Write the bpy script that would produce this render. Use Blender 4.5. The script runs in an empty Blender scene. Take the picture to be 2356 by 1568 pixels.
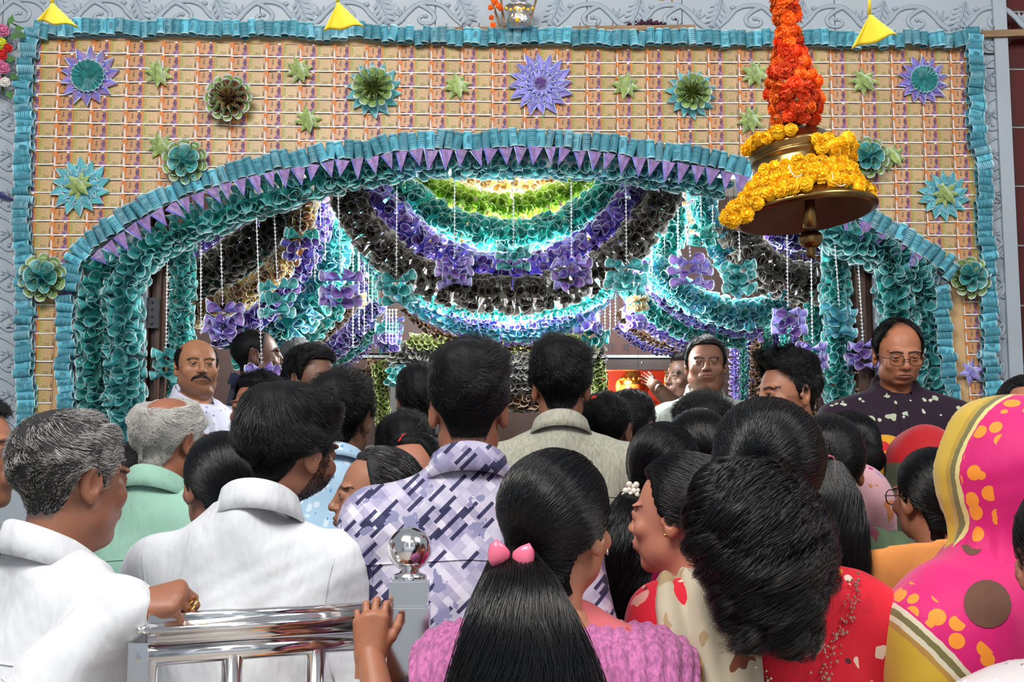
import bpy, bmesh, math, random
import numpy as np
from mathutils import Vector, Matrix, Euler
from mathutils.bvhtree import BVHTree

random.seed(7)
RNG = np.random.default_rng(7)
SC = bpy.context.scene
COL = SC.collection
PI = math.pi

# ------------------------------------------------------------------ camera, world, lights, exposure
FPX = 2750.0
CAM = np.array([0.0, -5.0, 1.5])
YAW, PITCH = math.radians(1.2), math.radians(6.3)
_h = np.array([math.sin(YAW), math.cos(YAW), 0.0])
_z = np.array([0.0, 0.0, 1.0])
FWD = _h * math.cos(PITCH) + _z * math.sin(PITCH)
RGT = np.array([math.cos(YAW), -math.sin(YAW), 0.0])
UPV = -_h * math.sin(PITCH) + _z * math.cos(PITCH)

cd = bpy.data.cameras.new('camera')
cd.sensor_width = 36.0
cd.lens = FPX / 2356.0 * 36.0
cam = bpy.data.objects.new('camera', cd)
COL.objects.link(cam)
cam.matrix_world = Matrix(((RGT[0], UPV[0], -FWD[0], CAM[0]), (RGT[1], UPV[1], -FWD[1], CAM[1]),
                           (RGT[2], UPV[2], -FWD[2], CAM[2]), (0, 0, 0, 1)))
cd.clip_end = 100
SC.camera = cam

wd = bpy.data.worlds.new('hall_light')
SC.world = wd
wd.use_nodes = True
wd.node_tree.nodes['Background'].inputs[0].default_value = (0.80, 0.88, 1.0, 1)
wd.node_tree.nodes['Background'].inputs[1].default_value = 0.32

SC.view_settings.view_transform = 'Standard'
SC.view_settings.look = 'None'
SC.view_settings.gamma = 1.0
SC.view_settings.use_curve_mapping = False
SC.view_settings.exposure = 0.15


def area_light(name, loc, target, w, h, power, col=(1, 1, 1)):
    l = bpy.data.lights.new(name, 'AREA')
    l.shape = 'RECTANGLE'
    l.size, l.size_y = w, h
    l.energy = power
    l.color = col
    o = bpy.data.objects.new(name, l)
    COL.objects.link(o)
    o.location = loc
    o.rotation_euler = (Vector(target) - Vector(loc)).to_track_quat('-Z', 'Y').to_euler()
    return o


def point_light(name, loc, power, col=(1, 1, 1), r=0.05):
    l = bpy.data.lights.new(name, 'POINT')
    l.energy = power
    l.color = col
    l.shadow_soft_size = r
    o = bpy.data.objects.new(name, l)
    COL.objects.link(o)
    o.location = loc
    return o


area_light('hall_ceiling_light', (-1.2, -4.6, 4.6), (0.1, -0.6, 1.6), 2.2, 1.4, 180, (1.0, 0.97, 0.93))
area_light('rear_reflection_fill', (0, -6.6, 5.0), (0, -9.6, 1.6), 3.0, .8, 520, (1.0, 0.97, 0.93))  # added unseen fill, brightens the rear hall that the steel railing mirrors
area_light('hall_ceiling_light_right', (2.4, -4.2, 4.4), (0.4, -0.6, 1.6), 1.6, 1.2, 70, (1.0, 0.98, 0.95))
# lamps inside the decorated porch


# ------------------------------------------------------------------ helpers
def P(px, py, d):
    """the world point seen at a pixel of the photograph, d metres along the view axis"""
    return CAM + d * (FWD + (px - 1178.0) / FPX * RGT - (py - 784.0) / FPX * UPV)


def Wp(px, py, y):
    """the world point seen at a pixel of the photograph on the upright plane Y = y"""
    v = FWD + (px - 1178.0) / FPX * RGT - (py - 784.0) / FPX * UPV
    return CAM + v * ((y - CAM[1]) / v[1])


# lamps inside the decorated porch
for _n, _px, _py, _y, _e, _c in (('centre', 1190, 408, .62, 120, (1.0, .96, .86)), ('left', 738, 492, .42, 75, (.93, .98, 1.0)), ('right', 1640, 560, .70, 50, (.93, .98, 1.0)),
                                 ('middle', 1180, 708, .46, 85, (.95, .99, 1.0)), ('middle_left', 1010, 676, .47, 46, (.95, .99, 1.0)), ('middle_right', 1330, 676, .47, 46, (.95, .99, 1.0)), ('far_left', 520, 640, .95, 45, (1.0, .97, .9))):
    point_light('porch_lamp_' + _n, tuple(Wp(_px, _py, _y)), _e, _c, .05)
point_light('shrine_lamp', (0.66, 2.3, 2.06), 34, (1.0, 0.75, 0.5), 0.05)


def new_mesh(name, verts, faces, mats=(), idx=None, smooth=False):
    m = bpy.data.meshes.new(name)
    m.from_pydata([tuple(map(float, v)) for v in verts], [], [tuple(map(int, f)) for f in faces])
    for x in mats:
        m.materials.append(x)
    if idx is not None:
        m.polygons.foreach_set('material_index', list(idx))
    if smooth:
        m.polygons.foreach_set('use_smooth', [True] * len(m.polygons))
    m.update()
    return m


def link(name, mesh, parent=None, mw=None, loc=None):
    o = bpy.data.objects.new(name, mesh)
    COL.objects.link(o)
    if mw is not None:
        mw = Matrix(mw)
        if parent is not None:
            mw = PINV[parent.name] @ mw
        o.matrix_basis = mw
    elif loc is not None:
        o.location = loc
    if parent is not None:
        o.parent = parent
        if mw is None and loc is None:
            o.matrix_basis = PINV[parent.name]
    return o


PINV = {}


def tag(o, label, cat, group=None, kind=None):
    o['label'] = label
    if cat:
        o['category'] = cat
    if group:
        o['group'] = group
    if kind:
        o['kind'] = kind
    return o


def empty(name, loc, label=None, cat=None, group=None, kind=None):
    o = bpy.data.objects.new(name, None)
    COL.objects.link(o)
    o.empty_display_size = 0.05
    o.location = tuple(map(float, loc))
    PINV[o.name] = Matrix.Translation(-Vector(tuple(map(float, loc))))
    if label:
        tag(o, label, cat, group, kind)
    return o


def struct(name, mesh, mw=None):
    o = link(name, mesh)
    if mw is not None:
        o.matrix_basis = mw
    o['kind'] = 'structure'
    PINV[o.name] = (o.matrix_basis.inverted() if mw is not None else Matrix())
    return o


class MB:
    """collects boxes, tubes and polygons of one mesh"""
    def __init__(s):
        s.v, s.f, s.i = [], [], []

    def add(s, verts, faces, mi=0):
        b = len(s.v)
        s.v += [tuple(map(float, v)) for v in verts]
        s.f += [tuple(b + k for k in f) for f in faces]
        s.i += [mi] * len(faces)

    def box(s, a, b, mi=0):
        (x0, y0, z0), (x1, y1, z1) = a, b
        v = [(x0, y0, z0), (x1, y0, z0), (x1, y1, z0), (x0, y1, z0), (x0, y0, z1), (x1, y0, z1), (x1, y1, z1), (x0, y1, z1)]
        s.add(v, [(0, 3, 2, 1), (4, 5, 6, 7), (0, 1, 5, 4), (1, 2, 6, 5), (2, 3, 7, 6), (3, 0, 4, 7)], mi)

    def tube(s, pts, r, n=8, mi=0, cap=True, flat=1.0):
        pts = [np.array(p, float) for p in pts]
        rs = r if hasattr(r, '__len__') else [r] * len(pts)
        rings, prev = [], None
        for k, p in enumerate(pts):
            t = pts[min(k + 1, len(pts) - 1)] - pts[max(k - 1, 0)]
            t = t / (np.linalg.norm(t) + 1e-12)
            if prev is None:
                a = np.array([0, -1.0, 0]) if abs(t[1]) < 0.9 else np.array([1.0, 0, 0])
            else:
                a = prev
            a = a - t * np.dot(a, t)
            a /= np.linalg.norm(a) + 1e-12
            prev = a
            b = np.cross(t, a)
            rings.append([p + rs[k] * (math.cos(2 * PI * q / n) * a * flat + math.sin(2 * PI * q / n) * b) for q in range(n)])
        v = [x for rg in rings for x in rg]
        f = []
        for k in range(len(pts) - 1):
            for q in range(n):
                f.append((k * n + q, k * n + (q + 1) % n, (k + 1) * n + (q + 1) % n, (k + 1) * n + q))
        if cap:
            f.append(tuple(range(n - 1, -1, -1)))
            f.append(tuple((len(pts) - 1) * n + q for q in range(n)))
        s.add(v, f, mi)

    def lathe(s, prof, n=32, mi=0, c=(0, 0, 0)):
        v, f = [], []
        for (r, z) in prof:
            for q in range(n):
                a = 2 * PI * q / n
                v.append((c[0] + r * math.cos(a), c[1] + r * math.sin(a), c[2] + z))
        for k in range(len(prof) - 1):
            for q in range(n):
                f.append((k * n + q, k * n + (q + 1) % n, (k + 1) * n + (q + 1) % n, (k + 1) * n + q))
        s.add(v, f, mi)

    def ball(s, c, r, n=10, m=7, mi=0, sc=(1, 1, 1)):
        prof = [(max(1e-5, r * math.sin(PI * k / m)), -r * math.cos(PI * k / m)) for k in range(m + 1)]
        b = len(s.v)
        s.lathe(prof, n, mi)
        for k in range(b, len(s.v)):
            x, y, z = s.v[k]
            s.v[k] = (c[0] + x * sc[0], c[1] + y * sc[1], c[2] + z * sc[2])

    def mesh(s, name, mats, smooth=False):
        return new_mesh(name, s.v, s.f, mats, s.i, smooth)


def frame_mat(pos, zdir, xhint=(0, 0, 1), scale=1.0, roll=0.0):
    z = Vector(tuple(map(float, zdir))).normalized()
    x = Vector(tuple(map(float, xhint)))
    x = x - z * x.dot(z)
    if x.length < 1e-4:
        x = Vector((1, 0, 0)) - z * z.x
    x.normalize()
    y = z.cross(x)
    m = Matrix((x, y, z)).transposed().to_4x4()
    if roll:
        m = m @ Matrix.Rotation(roll, 4, 'Z')
    if hasattr(scale, '__len__'):
        m = m @ Matrix.Diagonal((*scale, 1.0))
    else:
        m = m @ Matrix.Scale(scale, 4)
    m.translation = Vector(tuple(map(float, pos)))
    return m


def resample(pts, step, closed=False):
    """even samples of a smoothed polyline (any dimension)"""
    pts = np.array(pts, float)
    n = len(pts)
    if n > 2:
        fine = []
        for i in range(n - 1):
            p0, p1, p2, p3 = pts[max(i - 1, 0)], pts[i], pts[i + 1], pts[min(i + 2, n - 1)]
            for u in np.linspace(0, 1, 12, endpoint=False):
                fine.append(0.5 * ((2 * p1) + (-p0 + p2) * u + (2 * p0 - 5 * p1 + 4 * p2 - p3) * u * u + (-p0 + 3 * p1 - 3 * p2 + p3) * u ** 3))
        fine.append(pts[-1])
        pts = np.array(fine)
    seg = np.linalg.norm(np.diff(pts, axis=0), axis=1)
    s = np.concatenate([[0], np.cumsum(seg)])
    m = max(2, int(round(s[-1] / step)) + 1)
    q = np.linspace(0, s[-1], m)
    return np.stack([np.interp(q, s, pts[:, k]) for k in range(pts.shape[1])], 1)


# ------------------------------------------------------------------ materials
def mat(name, col, rough=0.6, metal=0.0, var=0.0, noise=0.0, nscale=8.0, bump=0.0, bscale=40.0, spec=0.5, coat=0.0, emit=None, sheen=0.0, stretch=None, col2=None, bdist=0.01):
    m = bpy.data.materials.new(name)
    m.use_nodes = True
    nt = m.node_tree
    b = nt.nodes['Principled BSDF']
    b.inputs['Roughness'].default_value = rough
    b.inputs['Metallic'].default_value = metal
    b.inputs['Specular IOR Level'].default_value = spec
    b.inputs['Coat Weight'].default_value = coat
    b.inputs['Sheen Weight'].default_value = sheen
    b.inputs['Base Color'].default_value = (*col, 1)
    if emit:
        b.inputs['Emission Color'].default_value = (*emit[0], 1)
        b.inputs['Emission Strength'].default_value = emit[1]
    tc = None
    if noise or bump or col2:
        tc = nt.nodes.new('ShaderNodeTexCoord')
        mp = nt.nodes.new('ShaderNodeMapping')
        mp.inputs['Scale'].default_value = stretch or (1, 1, 1)
        nt.links.new(tc.outputs['Object'], mp.inputs['Vector'])
    src = None
    if noise or col2:
        n = nt.nodes.new('ShaderNodeTexNoise')
        n.inputs['Scale'].default_value = nscale
        n.inputs['Detail'].default_value = 5
        nt.links.new(mp.outputs[0], n.inputs['Vector'])
        r = nt.nodes.new('ShaderNodeValToRGB')
        r.color_ramp.elements[0].position = 0.36
        r.color_ramp.elements[1].position = 0.64
        c2 = col2 or tuple(c * (1 - noise) for c in col)
        r.color_ramp.elements[0].color = (*c2, 1)
        r.color_ramp.elements[1].color = (*col, 1)
        nt.links.new(n.outputs['Fac'], r.inputs['Fac'])
        src = r.outputs['Color']
    if var:
        oi = nt.nodes.new('ShaderNodeObjectInfo')
        hs = nt.nodes.new('ShaderNodeHueSaturation')
        mr = nt.nodes.new('ShaderNodeMapRange')
        mr.inputs['To Min'].default_value = 1 - var
        mr.inputs['To Max'].default_value = 1 + var
        nt.links.new(oi.outputs['Random'], mr.inputs['Value'])
        nt.links.new(mr.outputs[0], hs.inputs['Value'])
        if src:
            nt.links.new(src, hs.inputs['Color'])
        else:
            hs.inputs['Color'].default_value = (*col, 1)
        src = hs.outputs['Color']
    if src:
        nt.links.new(src, b.inputs['Base Color'])
    if bump:
        n2 = nt.nodes.new('ShaderNodeTexNoise')
        n2.inputs['Scale'].default_value = bscale
        n2.inputs['Detail'].default_value = 4
        nt.links.new(mp.outputs[0], n2.inputs['Vector'])
        bp = nt.nodes.new('ShaderNodeBump')
        bp.inputs['Strength'].default_value = bump
        bp.inputs['Distance'].default_value = bdist
        nt.links.new(n2.outputs['Fac'], bp.inputs['Height'])
        nt.links.new(bp.outputs[0], b.inputs['Normal'])
    return m


def paper(name, outer, inner, trans=0.3, var=0.22, nscale=3.0, rough=0.55):
    """a printed banknote sheet: one colour outside, another inside, light coming through"""
    m = bpy.data.materials.new(name)
    m.use_nodes = True
    nt = m.node_tree
    N, L = nt.nodes, nt.links
    b = N['Principled BSDF']
    b.inputs['Roughness'].default_value = rough
    b.inputs['Specular IOR Level'].default_value = 0.35
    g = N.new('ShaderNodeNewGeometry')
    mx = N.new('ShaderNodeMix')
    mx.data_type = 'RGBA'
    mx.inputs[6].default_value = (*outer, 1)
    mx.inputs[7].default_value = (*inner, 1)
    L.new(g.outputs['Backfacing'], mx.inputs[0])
    oi = N.new('ShaderNodeObjectInfo')
    tc = N.new('ShaderNodeTexCoord')
    ad = N.new('ShaderNodeVectorMath')
    ad.operation = 'ADD'
    L.new(tc.outputs['Object'], ad.inputs[0])
    L.new(oi.outputs['Random'], ad.inputs[1])
    n = N.new('ShaderNodeTexNoise')
    n.inputs['Scale'].default_value = nscale
    n.inputs['Detail'].default_value = 6
    L.new(ad.outputs[0], n.inputs['Vector'])
    mr = N.new('ShaderNodeMapRange')
    mr.inputs['From Min'].default_value = 0.35
    mr.inputs['From Max'].default_value = 0.62
    mr.inputs['To Min'].default_value = 0.62
    mr.inputs['To Max'].default_value = 1.12
    L.new(n.outputs['Fac'], mr.inputs['Value'])
    mr2 = N.new('ShaderNodeMapRange')
    mr2.inputs['To Min'].default_value = 1 - var
    mr2.inputs['To Max'].default_value = 1 + var
    L.new(oi.outputs['Random'], mr2.inputs['Value'])
    mu = N.new('ShaderNodeMath')
    mu.operation = 'MULTIPLY'
    L.new(mr.outputs[0], mu.inputs[0])
    L.new(mr2.outputs[0], mu.inputs[1])
    n3 = N.new('ShaderNodeTexNoise')
    n3.inputs['Scale'].default_value = 1.5
    n3.inputs['Detail'].default_value = 1
    sc2 = N.new('ShaderNodeVectorMath')
    sc2.operation = 'MULTIPLY_ADD'
    sc2.inputs[1].default_value = (7, 5, 9)
    L.new(oi.outputs['Random'], sc2.inputs[0])
    L.new(tc.outputs['Object'], sc2.inputs[2])
    L.new(sc2.outputs[0], n3.inputs['Vector'])
    mr3 = N.new('ShaderNodeMapRange')
    mr3.inputs['From Min'].default_value = 0.56
    mr3.inputs['From Max'].default_value = 0.62
    mr3.inputs['To Max'].default_value = 0.42
    L.new(n3.outputs['Fac'], mr3.inputs['Value'])
    pm = N.new('ShaderNodeMix')
    pm.data_type = 'RGBA'
    L.new(mr3.outputs[0], pm.inputs[0])
    L.new(mx.outputs[2], pm.inputs[6])
    pm.inputs[7].default_value = (*[0.45 * max(outer) + 0.55 * c for c in outer], 1)
    hs = N.new('ShaderNodeHueSaturation')
    L.new(pm.outputs[2], hs.inputs['Color'])
    L.new(mu.outputs[0], hs.inputs['Value'])
    L.new(hs.outputs[0], b.inputs['Base Color'])
    t = N.new('ShaderNodeBsdfTranslucent')
    L.new(hs.outputs[0], t.inputs['Color'])
    ms = N.new('ShaderNodeMixShader')
    ms.inputs[0].default_value = trans
    L.new(b.outputs[0], ms.inputs[1])
    L.new(t.outputs[0], ms.inputs[2])
    L.new(ms.outputs[0], N['Material Output'].inputs['Surface'])
    return m


M = {}
M['marble'] = mat('marble', (0.37, 0.42, 0.47), 0.45, noise=0.10, nscale=2.0, bump=0.05, bscale=30)
M['carve'] = mat('carved_marble', (0.34, 0.40, 0.46), 0.5, noise=0.08, nscale=6, bump=0.1, bscale=60)
M['maroon_tile'] = mat('maroon_tile', (0.10, 0.012, 0.010), 0.25, var=0.12, noise=0.3, nscale=6)
M['grout'] = mat('white_joint', (0.75, 0.74, 0.72), 0.8)
M['dark_wood'] = mat('dark_wood', (0.075, 0.028, 0.014), 0.4, noise=0.6, nscale=5, stretch=(6, 6, 0.6), bump=0.15)
M['beam_wood'] = mat('beam_wood', (0.035, 0.012, 0.008), 0.35, noise=0.4, nscale=5, stretch=(0.5, 5, 6))
M['raw_wood'] = mat('raw_batten_wood', (0.33, 0.20, 0.10), 0.7, noise=0.5, nscale=6, stretch=(1, 8, 8))
M['iron'] = mat('dark_iron', (0.05, 0.05, 0.055), 0.45, 0.7)
M['board'] = mat('maroon_board', (0.055, 0.018, 0.016), 0.7, noise=0.12, nscale=2)
M['board_dark'] = mat('dark_maroon_board', (0.028, 0.008, 0.007), 0.6, noise=0.15, nscale=2)
M['ink'] = mat('dark_lettering', (0.012, 0.006, 0.012), 0.6)
M['ink_red'] = mat('maroon_lettering', (0.10, 0.012, 0.02), 0.6)
M['gold'] = mat('gold_moulding', (0.72, 0.48, 0.10), 0.3, 0.9, noise=0.4, nscale=20)
M['steel'] = mat('steel', (0.86, 0.84, 0.83), 0.13, 1.0)
M['steel_dull'] = mat('dull_steel', (0.28, 0.29, 0.30), 0.35, 0.9)
M['stone_floor'] = mat('stone_floor', (0.34, 0.31, 0.28), 0.35, noise=0.2, nscale=3)
M['ceiling_paint'] = mat('ceiling_paint', (0.28, 0.25, 0.22), 0.8, noise=0.05)
M['backing'] = mat('backing_cloth', (0.62, 0.40, 0.20), 0.9, noise=0.15)
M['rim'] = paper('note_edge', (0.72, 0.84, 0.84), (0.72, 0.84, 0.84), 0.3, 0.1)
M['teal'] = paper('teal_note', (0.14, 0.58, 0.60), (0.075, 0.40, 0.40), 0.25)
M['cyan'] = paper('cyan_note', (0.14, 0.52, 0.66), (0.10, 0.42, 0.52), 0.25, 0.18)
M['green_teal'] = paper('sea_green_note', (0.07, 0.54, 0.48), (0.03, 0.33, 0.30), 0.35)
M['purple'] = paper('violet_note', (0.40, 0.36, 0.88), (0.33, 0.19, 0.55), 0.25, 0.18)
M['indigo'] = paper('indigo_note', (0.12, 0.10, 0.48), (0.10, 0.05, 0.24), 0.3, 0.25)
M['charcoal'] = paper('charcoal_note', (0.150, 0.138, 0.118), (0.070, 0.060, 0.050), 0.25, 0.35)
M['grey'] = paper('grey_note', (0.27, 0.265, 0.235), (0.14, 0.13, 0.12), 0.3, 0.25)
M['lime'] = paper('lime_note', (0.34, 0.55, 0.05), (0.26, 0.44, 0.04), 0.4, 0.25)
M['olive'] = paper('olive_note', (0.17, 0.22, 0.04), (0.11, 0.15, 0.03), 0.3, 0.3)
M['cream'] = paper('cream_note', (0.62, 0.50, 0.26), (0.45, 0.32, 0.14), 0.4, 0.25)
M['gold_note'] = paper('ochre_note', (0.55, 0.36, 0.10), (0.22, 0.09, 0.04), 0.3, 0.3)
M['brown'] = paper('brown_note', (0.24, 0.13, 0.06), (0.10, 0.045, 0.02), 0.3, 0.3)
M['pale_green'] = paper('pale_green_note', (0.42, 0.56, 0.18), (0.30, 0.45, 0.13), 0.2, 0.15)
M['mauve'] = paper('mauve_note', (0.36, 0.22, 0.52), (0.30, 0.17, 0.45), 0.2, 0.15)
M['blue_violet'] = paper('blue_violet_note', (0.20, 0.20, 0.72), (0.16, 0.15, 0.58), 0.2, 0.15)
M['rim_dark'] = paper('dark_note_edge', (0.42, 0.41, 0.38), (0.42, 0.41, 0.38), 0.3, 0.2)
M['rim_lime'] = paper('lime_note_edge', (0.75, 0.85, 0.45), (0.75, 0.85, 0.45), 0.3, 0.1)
M['bead'] = mat('white_bead', (0.85, 0.86, 0.87), 0.35)
M['orange_print'] = mat('orange_print', (0.66, 0.20, 0.03), 0.6)
M['purple_print'] = mat('purple_print', (0.080, 0.028, 0.085), 0.6)
M['purple_light'] = mat('light_purple_print', (0.30, 0.16, 0.27), 0.6)
M['purple_mid'] = mat('mid_purple_print', (0.19, 0.085, 0.18), 0.6)
M['green_print'] = mat('green_print', (0.17, 0.26, 0.07), 0.6)
M['brown_print'] = mat('brown_print', (0.12, 0.045, 0.02), 0.6)
M['black_print'] = mat('black_print', (0.03, 0.03, 0.025), 0.6)
M['teal_print'] = mat('dark_teal_print', (0.012, 0.09, 0.11), 0.6)
M['white_print'] = mat('white_print', (0.80, 0.76, 0.74), 0.6)
M['marigold_orange'] = mat('marigold_orange', (0.90, 0.17, 0.008), 0.7, var=0.25)
M['marigold_red'] = mat('marigold_red', (0.80, 0.075, 0.007), 0.7, var=0.25)
M['marigold_yellow'] = mat('marigold_yellow', (0.95, 0.56, 0.006), 0.7, var=0.15)
M['calyx'] = mat('green_calyx', (0.07, 0.10, 0.015), 0.7)
M['brass'] = mat('brass', (0.42, 0.26, 0.09), 0.28, 1.0, noise=0.45, nscale=12)
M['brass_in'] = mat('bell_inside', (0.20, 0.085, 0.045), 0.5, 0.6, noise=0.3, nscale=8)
M['yellow_cloth'] = mat('yellow_cloth', (0.90, 0.66, 0.015), 0.7, sheen=0.3, noise=0.12, nscale=12)
M['thread'] = mat('thread', (0.6, 0.5, 0.3), 0.8)
M['foil'] = mat('silver_foil', (0.75, 0.74, 0.72), 0.22, 1.0, bump=1.0, bscale=45)
M['wire'] = mat('black_wire', (0.01, 0.01, 0.01), 0.5)
M['leaf'] = mat('leaf_green', (0.05, 0.16, 0.03), 0.6, var=0.2)
M['pink_flower'] = mat('pink_petal', (0.62, 0.18, 0.34), 0.7)
M['red_flower'] = mat('red_petal', (0.6, 0.02, 0.02), 0.7)
M['white_flower'] = mat('white_petal', (0.75, 0.72, 0.68), 0.7)
M['lime_flower'] = mat('lime_petal', (0.6, 0.65, 0.04), 0.7)
M['plum_flower'] = mat('dried_plum_petal', (0.06, 0.012, 0.04), 0.8)
M['shrine_red'] = mat('shrine_red', (0.62, 0.045, 0.02), 0.5)
M['idol_gold'] = mat('idol_gold', (0.95, 0.62, 0.16), 0.25, 1.0, bump=0.4, bscale=60)
M['idol_orange'] = mat('idol_orange', (0.85, 0.20, 0.04), 0.4)


def mat_note():
    m = bpy.data.materials.new('orange_banknote')
    m.use_nodes = True
    nt = m.node_tree
    N, L = nt.nodes, nt.links
    b = N['Principled BSDF']
    b.inputs['Roughness'].default_value = 0.42
    uv = N.new('ShaderNodeUVMap')
    sx = N.new('ShaderNodeSeparateXYZ')
    L.new(uv.outputs[0], sx.inputs[0])
    r = N.new('ShaderNodeValToRGB')
    cr = r.color_ramp
    stops = [(0.0, (0.56, 0.52, 0.47)), (0.035, (0.56, 0.52, 0.47)), (0.045, (0.54, 0.18, 0.04)), (0.16, (0.50, 0.235, 0.09)), (0.28, (0.50, 0.27, 0.13)),
             (0.42, (0.55, 0.20, 0.04)), (0.50, (0.57, 0.18, 0.02)), (0.535, (0.40, 0.31, 0.08)), (0.63, (0.41, 0.32, 0.10)), (0.70, (0.49, 0.31, 0.14)),
             (0.90, (0.50, 0.33, 0.15)), (0.955, (0.46, 0.25, 0.11)), (1.0, (0.48, 0.28, 0.14))]
    while len(cr.elements) < len(stops):
        cr.elements.new(0.5)
    for e, (p, c) in zip(cr.elements, stops):
        e.position = p
        e.color = (*c, 1)
    L.new(sx.outputs[0], r.inputs[0])
    tc = N.new('ShaderNodeTexCoord')
    oi = N.new('ShaderNodeObjectInfo')
    n = N.new('ShaderNodeTexNoise')
    n.inputs['Scale'].default_value = 160
    n.inputs['Detail'].default_value = 2
    L.new(tc.outputs['Object'], n.inputs['Vector'])
    mr = N.new('ShaderNodeMapRange')
    mr.inputs['From Min'].default_value = 0.3
    mr.inputs['From Max'].default_value = 0.7
    mr.inputs['To Min'].default_value = 0.85
    mr.inputs['To Max'].default_value = 1.1
    L.new(n.outputs['Fac'], mr.inputs['Value'])
    mr2 = N.new('ShaderNodeMapRange')
    mr2.inputs['To Min'].default_value = 0.9
    mr2.inputs['To Max'].default_value = 1.1
    L.new(oi.outputs['Random'], mr2.inputs['Value'])
    mu = N.new('ShaderNodeMath')
    mu.operation = 'MULTIPLY'
    L.new(mr.outputs[0], mu.inputs[0])
    L.new(mr2.outputs[0], mu.inputs[1])
    hs = N.new('ShaderNodeHueSaturation')
    L.new(r.outputs[0], hs.inputs['Color'])
    L.new(mu.outputs[0], hs.inputs['Value'])
    L.new(hs.outputs[0], b.inputs['Base Color'])
    return m


M['note200'] = mat_note()


def text_polys(body, size, res=1):
    """flat polygons of a line of lettering, centred, in its own x/y plane"""
    c = bpy.data.curves.new('t', 'FONT')
    c.body = body
    c.size = size
    c.resolution_u = res
    c.align_x = 'CENTER'
    c.align_y = 'CENTER'
    o = bpy.data.objects.new('t', c)
    COL.objects.link(o)
    dg = bpy.context.evaluated_depsgraph_get()
    dg.update()
    me = o.evaluated_get(dg).to_mesh()
    v = [tuple(x.co) for x in me.vertices]
    f = [tuple(p.vertices) for p in me.polygons]
    o.evaluated_get(dg).to_mesh_clear()
    bpy.data.objects.remove(o)
    bpy.data.curves.remove(c)
    return v, f
# ------------------------------------------------------------------ the setting
DAIS = 0.35
X_OL, X_OR = Wp(332, 800, 0)[0], Wp(2018, 800, 0)[0]
Z_OT = Wp(1178, 385, 0)[2]

b = MB(); b.box((-5, -9, -0.1), (5, -1.25, 0)); struct('floor', b.mesh('floor', [M['stone_floor']]))
b = MB(); b.box((-5, -1.25, -0.1), (5, 4.2, DAIS)); struct('floor_porch', b.mesh('floor_porch', [M['stone_floor']]))
b = MB(); b.box((-3, -1.75, 0.0), (3, -1.25, DAIS / 2)); struct('trim_step', b.mesh('trim_step', [M['stone_floor']]))

X_MR = Wp(2331, 500, 0)[0]
ZT = 4.2
b = MB()
b.box((-4.5, 0.0, DAIS), (X_OL, 0.18, ZT))
b.box((X_OR, 0.0, DAIS), (X_MR, 0.18, ZT))
b.box((X_OL, 0.0, Z_OT), (X_OR, 0.18, ZT))
wall = struct('wall_back', b.mesh('wall_back', [M['marble']]))
# raised slabs of the top band with open joints between them
jx = [Wp(q, 20, 0)[0] for q in (-700, -330, 10, 345, 600, 1002, 1350, 1568, 1918, 2300)]
zb = Wp(1178, 150, 0)[2]
for i in range(len(jx) - 1):
    b = MB(); b.box((jx[i] + .002, -0.012, zb), (jx[i + 1] - .002, -0.0005, ZT - .02))
    link('marble_slab', b.mesh('marble_slab', [M['marble']]), wall)
jz = [DAIS + .01, 1.0, 1.55, 2.1, 2.65, zb - .004]
for x0, x1 in ((-4.4, Wp(150, 800, 0)[0]), (Wp(2190, 800, 0)[0], X_MR - .004)):
    for i in range(len(jz) - 1):
        b = MB(); b.box((x0, -0.012, jz[i] + .002), (x1, -0.0005, jz[i + 1] - .002))
        link('marble_slab', b.mesh('marble_slab', [M['marble']]), wall)
# raised edge moulding at the right end and along the top
b = MB(); b.box((Wp(2300, 500, 0)[0], -0.03, DAIS), (X_MR, -0.002, ZT)); struct('trim_1', b.mesh('trim_1', [M['marble']]))


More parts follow.
